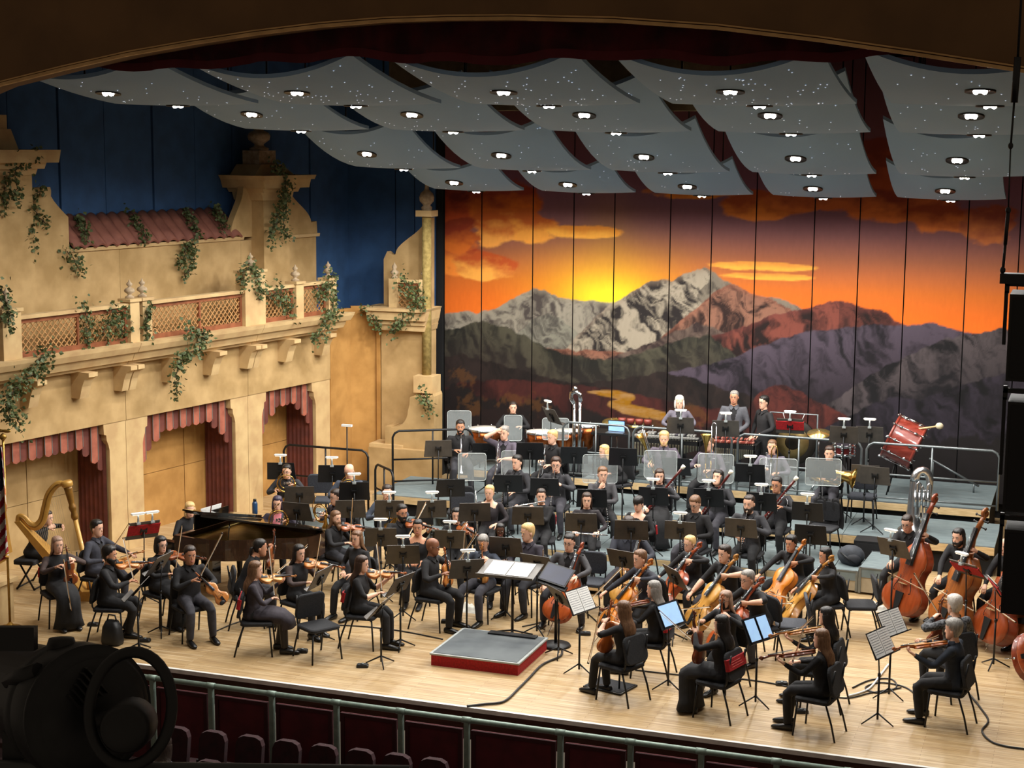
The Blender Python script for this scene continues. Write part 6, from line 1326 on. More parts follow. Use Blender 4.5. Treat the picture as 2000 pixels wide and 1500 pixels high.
# chairs under the sitters, held instruments
SLEEVES = {'purple': 1, 'greydress': 1, 'shortsleeve': 1, 'flute_b': 1, 'oboe_a': 1, 'thinker': 1, 'vla_b': 1, 'vla_c': 1, 'vla_d': 1}
for pid, q in PINFO.items():
    if q['stand'] or pid in ('harpist', 'pianist', 'audience') or q['stool']: continue
    M_ = q['PM'] @ Matrix.Translation((0, .07, 0))
    CH['black'].put('black orchestra chair under the '+q['who'], M_, 'chairs of the orchestra')
    if pid in SLEEVES: sleeve.put('red sleeve on the chair of the '+q['who'], M_, 'red chair sleeves')
def shorten(w, n): return ' '.join(w.split()[:n])
NM = {'vi': None, 'bow': 'bow', 'cello': 'cello', 'bass': 'double bass', 'horn': 'brass french horn'}
for pr_, M_, kd, who in ITEMS:
    nm = pr_.name.replace('_', ' ') if kd == 'vi' or kd not in NM else NM[kd]
    pr_.put(('%s of the %s' % ({'flute': 'silver flute', 'trumpet': 'silver trumpet', 'trombone': 'brass trombone', 'clarinet': 'black clarinet', 'oboe': 'black oboe', 'bassoon': 'maroon bassoon', 'tuba': 'brass bell instrument', 'bow': 'wooden bow'}.get(nm, nm), who)), M_, nm+'s in the orchestra')
# stools for the bassists
for pid in ('bass_a', 'bass_b', 'bass_c'):
    q = PINFO[pid]; t = thing('bass_stool', 'black stool under the '+q['who'], 'stool', M=q['PM'], group='bass stools')
    MB().lathe([(.0, .66), (.15, .66), (.165, .675), (.165, .69), (.15, .70), (0, .70)], 20).build('seat', M_pad, t)
    for k in range(4): a = math.pi/4+k*math.pi/2; MB().cyl((.1*math.cos(a), .1*math.sin(a), .67), (.2*math.cos(a), .2*math.sin(a), 0), .012, n=6).build('leg', M_black, t)
    MB().tube([(.165*math.cos(a), .165*math.sin(a), .25) for a in [i*math.pi/10 for i in range(20)]], .008, 6, closed=True).build('foot_ring', M_black, t)
# music stands with labels taken from the player behind them
_used = {}
def near(p):
    best = []
    for pid, q in PINFO.items():
        if pid == 'audience': continue
        c = q['org']+q['face']*.62; best.append(((Vector((c.x, c.y))-Vector((p.x, p.y))).length, q['who']))
    best.sort()
    for d_, w_ in best:
        if w_ not in _used and d_ < 2.2: _used[w_] = 1; return '', w_
    _used[best[0][1]] = _used.get(best[0][1], 0)+1
    return 'spare ', best[0][1]
def place_stands():
    for s in STANDS:
        pre, who = near(s['p']) if not s['note'] or s['note'] == 'double-lamp' else ('', s['note'])
        M_ = TM(s['p'], s['rz'])
        # desk faces the player: local -y is the player side
        nt_l = s['note'] and s['note'] != 'double-lamp'
        stand_proto(s['h'], s['tilt'], s['dark']).put(who if nt_l else '%sblack music stand near the %s' % (pre, who), M_, 'music stands')
        dm = M_ @ Matrix.Translation((0, 0, s['h'])) @ Matrix.Rotation(-s['tilt'], 4, 'X')
        for j in range(s['lamp']):
            off = 0 if s['lamp'] == 1 else (-.11, .11)[j]
            lampp.put(('clip lamp on the '+who if nt_l else 'white lamp on the %sstand near the %s' % (pre, who)) if s['lamp'] == 1 else '%s lamp on the red-draped stand by the %s' % (('white', 'other white')[j], who), dm @ Matrix.Translation((off, 0, .19)) @ Matrix.Rotation(s['tilt'], 4, 'X'), 'stand lamps')
        if s['paper'] == 1:
            t = thing('sheet_music', 'white sheet music on the %sstand near the %s' % (pre, who), 'sheet music', M=dm, group='sheet music')
            for sx_ in (-1, 1):
                MB().box((sx_*.118-.112, -.010, -.155), (sx_*.118+.112, -.006, .15)).build('page', M_paper, t)
                ln = MB()
                for r in range(9): ln.box((sx_*.118-.095, -.0115, .125-r*.03), (sx_*.118+.095, -.0105, .131-r*.03))
                ln.build('staves', mat('ink', '8a8d92', .8), t)
        if s['paper'] in (2, 3):
            for j in range(1 if s['paper'] == 2 else 2):
                off = 0 if s['paper'] == 2 else (-.115, .115)[j]; w_ = .20 if s['paper'] == 2 else .105
                t = thing('tablet', '%s tablet on the stand near the %s' % (('blue', 'other blue')[j], who), 'tablet', M=dm @ Matrix.Translation((off, 0, 0)), group='tablets on the viola stands')
                MB().box((-w_, -.016, -.15), (w_, -.008, .15)).build('case', M_blackp, t)
                MB().box((-w_+.012, -.0185, -.138), (w_-.012, -.0162, .138)).build('screen', mat('tablet_screen', '9cc2ea', .3, emit='a9cdf2', es=.55), t)
        if s['red']:
            t = thing('red_folder', 'red folder over the %sstand near the %s' % (pre, who), 'folder', M=dm, group='red folders')
            MB().box((-.25, .005, -.08), (.25, .016, .10)).build('cover', M_red, t); MB().box((-.25, -.012, .098), (.25, .016, .108)).build('spine', M_red, t)
place_stands()
# ================================================================== podium and conductor's desks
pdm = thing('podium', 'low conductor podium with red cloth sides and dark grey top', 'podium', (-7.52, 20.3, 0))
MB().box((-.62, -.60, .0), (.62, .60, .155)).build('skirt', M_red, pdm)
MB().loft([[(x, y, z) for x, y in rrect(1.28, 1.24, .02)] for z in (.15, .172)], sm=False).build('top_edge', mat('podium_edge', 'a8adab', .6), pdm)
MB().box((-.60, -.58, .172), (.60, .58, .178)).build('top_mat', mat('podium_mat', '50565a', .8, c2='646a6c', scale=1.8, detail=6), pdm)
MB().box((-.2, .45, .178), (.5, .58, .2)).build('toe_board', M_black, pdm)
sd = thing('conductor_desk', 'wide flat black conductor desk with an open score', 'music stand', (-7.55, 21.3, 0))
for k in range(3): q = k*2.1+.6; MB().tube([(0, 0, .10), (.3*math.cos(q), .3*math.sin(q), .012)], .012, 6).build('leg', M_black, sd)
MB().cyl((0, 0, .05), (.0, 0, 1.0), .02, n=10).build('shaft', M_black, sd)
dm = Matrix.Translation((.03, -.2, 1.04)) @ Matrix.Rotation(math.radians(12), 4, 'X')
MB().box((-.42, -.26, -.012), (.42, .26, 0), M=dm).box((-.42, -.27, -.01), (.42, -.255, .03), M=dm).build('desk', M_desk, sd)
sc = thing('score', 'open white orchestral score on the conductor desk', 'sheet music', M=Matrix.Translation(sd.location) @ dm)
for s_ in (-1, 1):
    MB().box((s_*.165-.155, -.2, .002), (s_*.165+.155, .2, .014)).build('page', M_paper, sc)
    ln = MB()
    for r in range(11): ln.box((s_*.165-.135, -.17+r*.033, .0142), (s_*.165+.135, -.163+r*.033, .0146))
    ln.build('staves', MATS['ink'], sc)
ts = thing('monitor_stand', 'black stand with a dark blue tilted tablet beside the score', 'tablet stand', (-6.84, 21.12, 0))
MB().lathe([(.0, .05), (.05, .05), (.2, .03), (.22, 0)], 24).cyl((0, 0, .03), (0, 0, .95), .022, n=10).build('post', M_black, ts)
dm2 = Matrix.Translation((0, 0, 1.03)) @ Matrix.Rotation(math.radians(38), 4, 'X') @ Matrix.Rotation(-.25, 4, 'Z')
MB().box((-.22, -.16, -.015), (.22, .16, 0), M=dm2).build('tablet_case', M_blackp, ts); MB().box((-.20, -.14, 0), (.20, .14, .003), M=dm2).build('tablet_screen', mat('dark_blue_screen', '141d3c', .35), ts)
MB().box((-.24, -.2, -.06), (.24, -.12, -.03), M=dm2).build('tray', M_black, ts)
# ================================================================== empty chairs
def empty_chair(px, py, lev, rel, label, kind='black'):
    p = F(px, py, lev+.46); p.z = lev; az = tocam(p)-math.radians(rel); return CH[kind].put(label, TM(p, az-math.pi/2), 'empty orchestra chairs')
empty_chair(622, 1222, 0, -32, 'empty black chair standing alone near the stage edge')
empty_chair(622, 975, W1, 8, 'empty grey chair beside the bald horn player', 'grey')
empty_chair(905, 1012, 0, -6, 'empty grey chair behind the dark-haired violinist', 'grey')
empty_chair(900, 998, 0, 4, 'empty black chair behind the dark flat music stand')
empty_chair(1150, 1135, 0, 14, 'empty chair beside the orange cello', 'grey')
empty_chair(1546, 1218, 0, 86, 'empty grey chair with a shiny seat behind the tablets', 'grey')
empty_chair(1680, 1180, 0, 80, 'empty black chair behind the woman cellist')
empty_chair(1684, 968, RB, 8, 'empty grey chair beside the tuba', 'grey')
jc = empty_chair(1606, 1030, W2, 20, 'empty chair with a black jacket over its back')
jk = thing('jacket', 'black jacket draped over the back of an empty chair', 'jacket', M=jc.matrix_world.copy())
jk.matrix_world = TM(jc.location, jc.rotation_euler.z) if jc.rotation_euler.z else jc.matrix_basis.copy()
MB().grid(lambda u, v: ((u-.5)*(.50+.06*math.sin(v*9)), -.215-.05*math.cos(v*2*math.pi)-.012*math.sin(u*19), .92-.52*abs(2*v-1)+.02*math.sin(u*11)), 20, 24).build('cloth', TOP['black'], jk)
# ================================================================== grand piano
M_lac = mat('piano_lacquer', '15110e', .12, c2='0f0c0a', scale=3, coat=.8); M_lacb = mat('piano_brown', '3a2618', .25, c2='2c1c12', scale=3, stretch=(1, 8, 1), coat=.5); M_plate = mat('gold_plate', 'd7b25c', .35, .5, c2='e8cc80', scale=8)
pa = math.atan2(-.18, .98)-math.pi/2
pno = thing('grand_piano', 'black grand piano with partly raised lid and gold plate', 'piano', (-12.95, 22.08, 0), pa)
ol = [(x, y*.9) for x, y in ((-.74, 0), (.74, 0), (.75, .45), (.72, .75), (.62, 1.0), (.42, 1.28), (.22, 1.5), (.06, 1.72), (-.06, 1.92), (-.2, 2.06), (-.42, 2.12), (-.62, 2.06), (-.73, 1.9))]
ins = [(x*.93+.0, lerp(.05, 1.78, y/1.908)*1.0+.03) for x, y in ol]
def ringmesh(o_, i_, z0, z1):
    m = MB(); n = len(o_); m.v = [(x, y, z) for z in (z0, z1) for L_ in (o_, i_) for x, y in L_]
    for i in range(n): j = (i+1) % n; m.f += [[i, j, 2*n+j, 2*n+i], [n+j, n+i, 3*n+i, 3*n+j], [2*n+i, 2*n+j, 3*n+j, 3*n+i], [j, i, n+i, n+j]]
    m.mi = [0]*len(m.f); m.sm = [False]*len(m.f); return m
ringmesh(ol, ins, .66, .98).build('rim', M_lacb, pno)
MB().prism(ins, .68, .72).build('bottom', M_lac, pno); MB().prism(ins, .88, .90).build('plate', M_plate, pno)
kb = MB().box((-.62, -.30, .68), (.62, 0, .72)).box((-.74, -.32, .64), (-.62, .02, .86)).box((.62, -.32, .64), (.74, .02, .86)); kb.build('key_bed', M_lac, pno)
for k in range(40): MB().box((-.61+k*.0305, -.27, .72), (-.582+k*.0305, -.03, .735)).build('white_key', M_white, pno)
for k in range(39):
    if k % 7 not in (2, 6): MB().box((-.587+k*.0305, -.19, .735), (-.573+k*.0305, -.03, .748)).build('black_key', M_blackp, pno)
for x, y in ((-.62, .15), (.62, .15), (-.4, 1.55)): MB().lathe([(.045, .0), (.05, .05), (.04, .12), (.06, .4), (.075, .66)], 12).build('leg', M_lac, pno, (x, y, 0))
MB().box((-.1, .12, .06), (.1, .2, .66)).box((-.14, .05, .03), (.14, .1, .06)).build('pedal_lyre', M_lac, pno)
lidM = Matrix.Translation((-.75, 0, .985)) @ Matrix.Rotation(math.radians(-13), 4, 'Y') @ Matrix.Translation((.75, 0, 0))
MB().prism([(x*1.02, y if y > .5 else .52) for x, y in ol], .0, .025, M=lidM).build('lid', M_lac, pno)
MB().box((-.75, .20, .027), (.75, .52, .05), M=lidM).box((-.75, .14, .05), (.75, .5, .075), M=lidM).build('lid_flap', M_lac, pno)
MB().cyl((.55, .9, .95), (.5, .9, 1.25), .01, n=6).build('lid_prop', M_lac, pno)
MB().box((-.40, .10, 1.0), (.40, .13, 1.24), M=Matrix.Rotation(math.radians(0), 4, 'X')).build('music_desk', M_lac, pno)
PMm = TM(pno.location, pa)
sh = thing('sheet_music', 'loose white sheets on the piano music desk', 'sheet music', M=PMm @ Matrix.Translation((0, .09, 1.14)) @ Matrix.Rotation(-.2, 4, 'X'), group='sheet music')
for s_ in (-1, 1): MB().box((s_*.13-.115, -.01, -.12), (s_*.13+.115, -.006, .17)).build('page', M_paper, sh)
def bench(label, M, w=.75, d=.36, h=.48):
    t = thing('piano_bench', label, 'bench', M=M)
    MB().loft([[(x*k, y*k, z) for x, y in rrect(w, d, .04)] for z, k in ((h-.07, 1.), (h-.015, 1.), (h, .95))], sm=False).build('seat', M_pad, t)
    for s_ in (-1, 1): MB().tube([(s_*w*.42, -d*.42, 0), (s_*w*.36, d*.3, h-.07)], .016, 6).tube([(s_*w*.42, d*.42, 0), (s_*w*.36, -d*.3, h-.07)], .016, 6).build('crossed_leg', M_black, t)
    MB().cyl((-w*.42, d*.42, .02), (w*.42, d*.42, .02), .014, n=6).cyl((-w*.42, -d*.42, .02), (w*.42, -d*.42, .02), .014, n=6).build('foot_bar', M_black, t); return t
bench('black padded bench under the pianist', PINFO['pianist']['PM']); bench('black crossed-leg bench under the harpist', PINFO['harpist']['PM'], .6)
# ================================================================== harp
hd = Vector((rt[0], rt[1], 0)).normalized(); hb = F(160, 1168, 0)
hp = thing('harp', 'golden concert harp with carved column', 'harp', M=frame(hb, y=(-hd.y, hd.x, 0), z=(0, 0, 1)))    # local x = towards the column
hp.matrix_world = Matrix(((hd.x, -hd.y, 0, hb.x), (hd.y, hd.x, 0, hb.y), (0, 0, 1, 0), (0, 0, 0, 1))) @ Matrix.Scale(1.07, 4)
M_hgold = mat('harp_gold', 'c99a4c', .35, .15, c2='b5863c', scale=6, coat=.3); M_hgd = mat('harp_gold_deep', '8c6222', .4, .2, c2='755018', scale=12)
kx = .16
MB().tube([(kx, 0, .12), (-.06, 0, .85), (-.20, 0, 1.42), (-.215, 0, 1.60)], [.05, .046, .042, .04], 14, upv=(0, 1, 0)).build('column', M_hgold, hp) if False else None
colA, colB = Vector((.14, 0, .14)), Vector((-.17, 0, 1.72))
dirc = (colB-colA).normalized()
MB().tube([colA, colA.lerp(colB, .1), colA.lerp(colB, .12), colA.lerp(colB, .66)], [.06, .05, .036, .034], 16).build('column', M_hgold, hp)
MB().tube([colA.lerp(colB, t) for t in (.64, .66, .68, .71, .74, .76, .78, .80, .92, .94)], [.034, .05, .05, .036, .052, .054, .040, .044, .058, .062], 16).build('carved_capital', M_hgd, hp)
MB().tube([colA.lerp(colB, t) for t in (.94, .95, .985, 1.)], [.06, .08, .082, .06], 16).build('crown', M_hgold, hp)
nk = [colB+Vector((-.03, 0, -.05)), (-.30, 0, 1.66), (-.42, 0, 1.52), (-.48, 0, 1.32), (-.53, 0, 1.14), (-.62, 0, 1.05), (-.72, 0, 1.08), (-.80, 0, 1.17), (-.86, 0, 1.18), (-.88, 0, 1.10)]
def smooth(P, n=6):
    P = [Vector(p) for p in P]; Q = []
    for i in range(len(P)-1):
        p0, p1, p2, p3 = P[max(i-1, 0)], P[i], P[i+1], P[min(i+2, len(P)-1)]
        for k in range(n): t = k/n; Q.append(.5*((2*p1)+(p2-p0)*t+(2*p0-5*p1+4*p2-p3)*t*t+(3*p1-p0-3*p2+p3)*t**3))
    return Q+[P[-1]]
nq = smooth(nk); nr = [interp(i/(len(nq)-1), [(0, .04), (.15, .05), (.35, .06), (.6, .062), (.8, .052), (1, .035)]) for i in range(len(nq))]
MB().tube(nq, nr, 12, flat=.5, upv=(0, 1, 0)).build('neck', M_hgold, hp)
MB().tube([q+Vector((0, -.032, 0)) for q in nq[4:-8]], .008, 6).build('tuning_plate', M_hgd, hp)
MB().loft([[(c.x+w_*.2, s_*w_, c.z) for s_ in (-1, 1)]+[(c.x-d_, s_*w_*.7, c.z-.02) for s_ in (1, -1)] for c, w_, d_ in ((Vector((.02, 0, .14)), .20, .16), (Vector((-.42, 0, .66)), .13, .12), (Vector((-.85, 0, 1.14)), .06, .07))], sm=False).build('soundbox', M_hgold, hp)
MB().loft([[(x, y, z) for x, y in rrect(.50, .36, .08, cx=.02)] for z in (0, .03, .10, .14)], sm=False).build('base', M_hgold, hp)
stt = MB()
for k in range(22):
    t = k/21; b_ = Vector((-.05, 0, .24)).lerp(Vector((-.80, 0, 1.06)), t); tz = interp(t, [(0, 1.62), (.2, 1.50), (.4, 1.28), (.6, 1.08), (.8, 1.06), (1, 1.12)]); tx = interp(t, [(0, -.30), (.3, -.46), (.6, -.58), (1, -.82)])
    stt.cyl(b_, (tx, 0, tz), .0016, n=4)
stt.build('strings', mat('harp_string', 'a89878', .5), hp)
# ================================================================== percussion
M_copper = mat('copper', 'b5693a', .25, .9, c2='9c5228', scale=5); M_skin = mat('drum_skin', 'f0ece2', .6)
tp = {}
def timpano(px, py, r, Y, k):
    c = FY(px, py, Y); h = c.z-RP; t = thing('kettledrum', ('large', 'second largest', 'third largest', 'smallest')[k]+' copper kettledrum with white head', 'drum', (c.x, Y, RP), group='kettledrums')
    MB().lathe([(.05, h-.5), (r*.45, h-.46), (r*.78, h-.34), (r*.95, h-.18), (r, h-.03)], 28).build('bowl', M_copper, t)
    MB().lathe([(r*1.02, h-.035), (r*1.05, h-.03), (r*1.05, h-.005), (r*1.0, h)], 28, cap=False).build('rim', M_chrome, t); MB().lathe([(0, h-.012), (r, h-.012), (r, h-.004), (0, h-.002)], 28).build('head', M_skin, t)
    for q in (.5, 2.6, 4.7): MB().tube([(r*.8*math.cos(q), r*.8*math.sin(q), h-.3), (r*.9*math.cos(q), r*.9*math.sin(q), 0)], .016, 6).build('leg', M_black, t)
    lg = MB()
    for q in range(8): a = q*math.pi/4; lg.cyl((r*1.05*math.cos(a), r*1.05*math.sin(a), h-.12), (r*1.05*math.cos(a), r*1.05*math.sin(a), h+.02), .01, n=6)
    lg.build('tuning_rods', M_chrome, t)
for k, (px, py, r, Y) in enumerate(((948, 836, .33, 29.48), (1056, 842, .28, 29.5), (1110, 840, .25, 29.48), (1146, 829, .24, 30.02))): timpano(px, py, r, Y, k)
ck = FY(1127, 850, 29.2); ct = thing('chime_column', 'tall polished chrome chime column with curled top behind the trumpets', 'percussion', (ck.x, 29.2, RP))
top_ = FY(1125, 760, 29.2).z-RP
MB().cyl((-.06, 0, 0), (-.06, 0, top_-.25), .035, n=12).cyl((.05, 0, 0), (.05, 0, top_-.2), .035, n=12).build('tubes', M_chrome, ct)
MB().tube([(-.06, 0, top_-.27), (-.13, 0, top_-.18), (-.12, 0, top_-.08), (-.04, 0, top_-.04), (.05, 0, top_-.1), (.06, 0, top_-.22)], .045, 12).build('curl', M_chrome, ct)
MB().ell((-.05, 0, top_-.01), .055, .05, .07, 12, 8).build('cap', M_chrome, ct); MB().box((-.2, -.15, 0), (.2, .15, .04)).build('base', M_black, ct)
def keyboard(name, label, p0, p1, h, n, mats, w=.42):
    a, b = Vector(p0), Vector(p1); d = (b-a); L = d.length; rz = math.atan2(d.y, d.x); t = thing(name, label, 'percussion', ((a.x+b.x)/2, (a.y+b.y)/2, RP), rz)
    for k in range(n):
        q = k/(n-1); ww = L/n*.86; ln = lerp(w, w*.62, q); x = (q-.5)*L*.96
        MB().box((x-ww/2, -ln*.55, h), (x+ww/2, -.02+.0, h+.025)).build('bar', mats[k % len(mats)], t)
        if k % 7 not in (2, 6) and k < n-1: MB().box((x+ww*.1, .01, h+.03), (x+ww*1.0, ln*.5, h+.055)).build('bar', mats[(k+1) % len(mats)], t)
    MB().box((-L/2-.05, -w*.62, h-.09), (L/2+.05, -w*.58, h-.01)).box((-L/2-.05, w*.45, h-.09), (L/2+.05, w*.5, h)).box((-L/2-.08, -w*.62, h-.1), (-L/2-.03, w*.5, h)).box((L/2+.03, -w*.62, h-.1), (L/2+.08, w*.5, h)).build('frame', M_blackp, t)
    rs = MB()
    for k in range(n): q = k/(n-1); rs.cyl(((q-.5)*L*.96, -w*.28, h-.02), ((q-.5)*L*.96, -w*.28, h-lerp(.55, .2, q)), L/n*.34, n=8)
    r_ = rs.build('resonators', mat('resonator', 'a9a48f', .35, .7), t); r_['kind'] = 'stuff'
    for s_ in (-1, 1): MB().box((s_*L*.5-.03, -w*.5, .06), (s_*L*.5+.03, w*.4, .12)).cyl((s_*L*.5, -.05, .08), (s_*L*.5, -.05, h-.05), .025, n=8).build('end_leg', M_blackp, t)
M_bar = mat('aluminium_bar', 'd5d6d2', .3, .7, c2='bcbdb8', scale=6); M_rose = mat('rosewood_bar', '8a4034', .4, c2='6e2e26', scale=8); M_rosel = mat('rosewood_bar_light', 'b4786a', .4, c2='9a6052', scale=8)
YK = 29.33
keyboard('vibraphone', 'vibraphone with silver bars in front of the white-haired woman', FY(1242, 848, YK), FY(1366, 858, YK), .84, 22, [M_bar])
keyboard('xylophone', 'xylophone with red-brown bars in front of the two standing men', FY(1394, 862, YK), FY(1474, 872, YK), .84, 20, [M_rose, M_rosel, M_rose])
tg = FY(1548, 864, 30.0); gt = thing('tam_tam', 'large bronze tam-tam gong hanging in a pipe frame', 'gong', (tg.x, 30.0, RP)); hg = tg.z-RP
gm = Matrix.Translation((0, 0, hg)) @ Matrix.Rotation(math.radians(90), 4, 'X') @ Matrix.Rotation(.1, 4, 'Y')
MB().lathe([(0, .012), (.12, .016), (.14, .006)], 36, M=gm).build('boss', mat('gong_dark', '2a2218', .5, .6), gt)
MB().lathe([(.13, .006), (.30, .004), (.30, -.01), (.13, -.01)], 36, M=gm).build('disc', mat('gong_bronze', '9c8658', .4, .7, c2='7c6840', scale=5), gt)
MB().lathe([(.30, .004), (.42, .0), (.44, -.03), (.44, -.06), (.42, -.06), (.30, -.01)], 36, M=gm).build('rim', mat('gong_rim', '241f19', .55, .4), gt)
fx0, fx1 = FY(1505, 810, 30.05).x-tg.x, FY(1597, 810, 30.05).x-tg.x; fz = FY(1560, 808, 30.05).z-RP
MB().tube([(fx0, .05, 0), (fx0, .05, fz), (fx1, .05, fz), (fx1, .05, 0)], .02, 8).build('pipe_frame', M_grey, gt)
MB().cyl((-.2, .03, fz), (-.15, .01, hg+.4), .005, n=4).cyl((.2, .03, fz), (.15, .01, hg+.4), .005, n=4).build('cord', M_white, gt)
def cymbal(px, py, Y, r, label):
    c = FY(px, py, Y); t = thing('cymbal', label, 'cymbal', (c.x, Y, RP)); h = c.z-RP; cm = Matrix.Translation((0, 0, h)) @ Matrix.Rotation(math.radians(14), 4, 'X')
    MB().lathe([(0, .03), (.04, .028), (.06, .012), (r, -.015), (r, -.018), (.06, .008), (0, .022)], 28, M=cm).build('plate', mat('cymbal_bronze', 'd8c078', .25, .85, c2='c4aa60', scale=9), t)
    MB().cyl((0, 0, .25), (0, 0, h+.05), .01, n=6).build('pole', M_chrome, t)
    for q in (0, 2.1, 4.2): MB().cyl((0, 0, .3), (.25*math.cos(q), .25*math.sin(q), 0), .01, n=6).build('leg', M_chrome, t)
cymbal(1600, 845, 29.3, .22, 'bright suspended cymbal beside the tam-tam'); cymbal(1195, 822, 30.1, .19, 'suspended cymbal beside the chrome chime column'); cymbal(1242, 828, 30.3, .16, 'small suspended cymbal behind the vibraphone end')
def drum(name, label, c, axis, r, L, shell, lugs=8, lev=RP):
    t = thing(name, label, 'drum', (c.x, c.y, lev)); ax_ = Vector(axis).normalized(); cc = Vector((0, 0, c.z-lev)); fm3 = frame(cc, y=ax_.orthogonal(), z=ax_)
    MB().lathe([(r, -L/2), (r, L/2)], 32, M=fm3, cap=False).build('shell', shell, t)
    for s_ in (-1, 1):
        MB().lathe([(0, s_*L/2*1.0), (r*.985, s_*L/2), (r*.985, s_*L/2+s_*.004), (0, s_*L/2+s_*.004)], 32, M=fm3).build('head', M_skin, t)
        MB().lathe([(r*.99, s_*L/2-.025), (r*1.045, s_*L/2-.025), (r*1.045, s_*L/2+.02), (r*.99, s_*L/2+.02)], 32, M=fm3).build('hoop', M_chrome if r < .3 else shell, t)
    lg = MB()
    for k in range(lugs): a = 2*math.pi*k/lugs; lg.cyl((r*1.07*math.cos(a), r*1.07*math.sin(a), -L/2-.02), (r*1.07*math.cos(a), r*1.07*math.sin(a), L/2+.02), .008, n=6, M=fm3)
    lg.build('tension_rods', M_chrome, t); lu = MB()
    for k in range(lugs):
        a = 2*math.pi*k/lugs
        for s_ in (-1, 1): lu.ell((r*1.04*math.cos(a), r*1.04*math.sin(a), s_*L*.28), .03, .03, .04, 8, 5, M=fm3); lu.ell((r*1.07*math.cos(a), r*1.07*math.sin(a), s_*(L/2+.03)), .025, .025, .03, 8, 5, M=fm3)
    lu.build('lugs', M_chrome, t)['kind'] = 'stuff'
    for q in (.8, 2.4, 3.9, 5.5): MB().cyl((r*.4*math.cos(q), r*.3*math.sin(q), max(.1, c.z-lev-r*.75)), (r*.9*math.cos(q), r*.5*math.sin(q), 0), .014, n=6).build('stand_leg', M_black, t)
    return t
M_bd = mat('drum_red_wood', '8e3b2e', .3, c2='74281e', scale=5, stretch=(1, 1, 6), coat=.4)
bdc = FY(1766, 863, 29.75); axd = Vector(rt)*.80+Vector(up)*-.40-Vector(fw)*.25
drum('bass_drum', 'tilted red bass drum with chrome lugs by the backdrop', bdc, axd, .40, .50, M_bd, 10)
drum('snare_drum', 'snare drum with white head below the lamp stands', FY(1648, 876, 29.35), (0, -.12, 1), .18, .16, mat('snare_shell', '5c1c1c', .3), 8)
ml = FY(1795, 838, 29.6); t = thing('bass_drum_mallet', 'big felt bass drum mallet on the drum rim', 'mallet', ml)
e2 = FY(1835, 832, 29.6)-ml; MB().cyl((-.25, 0, -.05), e2, .016, n=8).build('handle', M_riserw, t); MB().ell(e2, .07, .06, .06, 12, 8).build('felt_head', mat('felt', 'cfc3a4', .95), t)
tb = thing('percussion_table', 'black percussion trolley with a blue-lit laptop beside the chime column', 'table', (FY(1200, 900, 29.6).x, 29.6, RP))
MB().box((-.4, -.25, .78), (.4, .25, .82)).build('top', M_blackp, tb)
for x in (-.36, .36):
    for y in (-.2, .2): MB().cyl((x, y, 0), (x, y, .8), .015, n=6).build('leg', M_black, tb)
MB().box((-.38, -.24, .3), (.38, .24, .33)).build('shelf', M_blackp, tb)
lp = thing('laptop', 'open laptop with pale blue screen on the percussion trolley', 'laptop', (tb.location.x+.05, 29.45, RP+.82))
MB().box((-.17, -.24+.15, 0), (.17, .08, .015)).build('keyboard', M_grey, lp); MB().box((-.17, .08, .01), (.17, .095, .23)).build('lid', M_blackp, lp); MB().box((-.155, .074, .025), (.155, .08, .215)).build('screen', mat('laptop_screen', '7fa6e0', .3, emit='8db4ee', es=.7), lp)
# temple blocks / small drums rack
tr = thing('bongo_rack', 'rack of small drums on a chrome bar behind the vibraphone', 'percussion', (FY(1240, 850, 29.9).x, 29.9, RP)); 
MB().cyl((-.35, 0, 0), (-.35, 0, .95), .014).cyl((.35, 0, 0), (.35, 0, .95), .014).cyl((-.38, 0, .92), (.38, 0, .92), .014).build('bar', M_chrome, tr)
for k in range(4): MB().lathe([(.07, 0), (.075, .06), (.075, .1), (0, .1)], 14).build('drum', M_rose, tr, (-.26+k*.17, 0, .94))
# ================================================================== tuba, spare basses, cases, shields
TUBA.put('big silver tuba standing upside down on its bell', TM(F(1782, 1035, RB), .25, 1.15))
lb = F(1972, 1262, 0)
BASS[0].put('brown double bass lying on its side behind the loudspeaker', frame((lb.x, lb.y, .36), y=(.98, .06, .04), z=(.0, -.85, .5)), 'spare double basses')
lb = F(1985, 1335, 0)
BASS[1].put('reddish double bass lying on its side at the stage edge side', frame((lb.x, lb.y, .36), y=(.85, .42, .04), z=(.30, -.85, .45)), 'spare double basses')
def case(label, p, w, d, h, rz=0., top=M_deck, side=None):
    t = thing('flight_case', label, 'case', p, rz); side = side or mat('case_ply', 'a89a80', .7)
    MB().box((-w/2, -d/2, .04), (w/2, d/2, h)).build('body', side, t); MB().box((-w/2-.01, -d/2-.01, h-.14), (w/2+.01, d/2+.01, h+.015)).build('lid', top, t)
    e_ = MB()
    for x in (-1, 1):
        for y in (-1, 1): e_.box((x*w/2-.02, y*d/2-.02, .03), (x*w/2+.02, y*d/2+.02, h+.02))
    for y in (-1, 1): e_.box((-w/2, y*d/2-.018, h), (w/2, y*d/2+.018, h+.02))
    e_.build('edging', M_grey, t)
    for x in (-1, 1): MB().cyl((x*w*.35, 0, .0), (x*w*.35, 0, .05), .03, n=8).build('caster', M_blackp, t)
    return t
case('long flight case with grey lid near the woman cellist', Vector((-2.98, 25.9, 0)), .42, 1.1, .42, -.05)
case('low grey flight case carrying a backpack', Vector((-3.45, 25.8, 0)), .36, .8, .34, 0)
bp = Vector((-3.43, 25.85, .35)); t = thing('backpack', 'grey backpack lying on the low flight case', 'bag', bp)
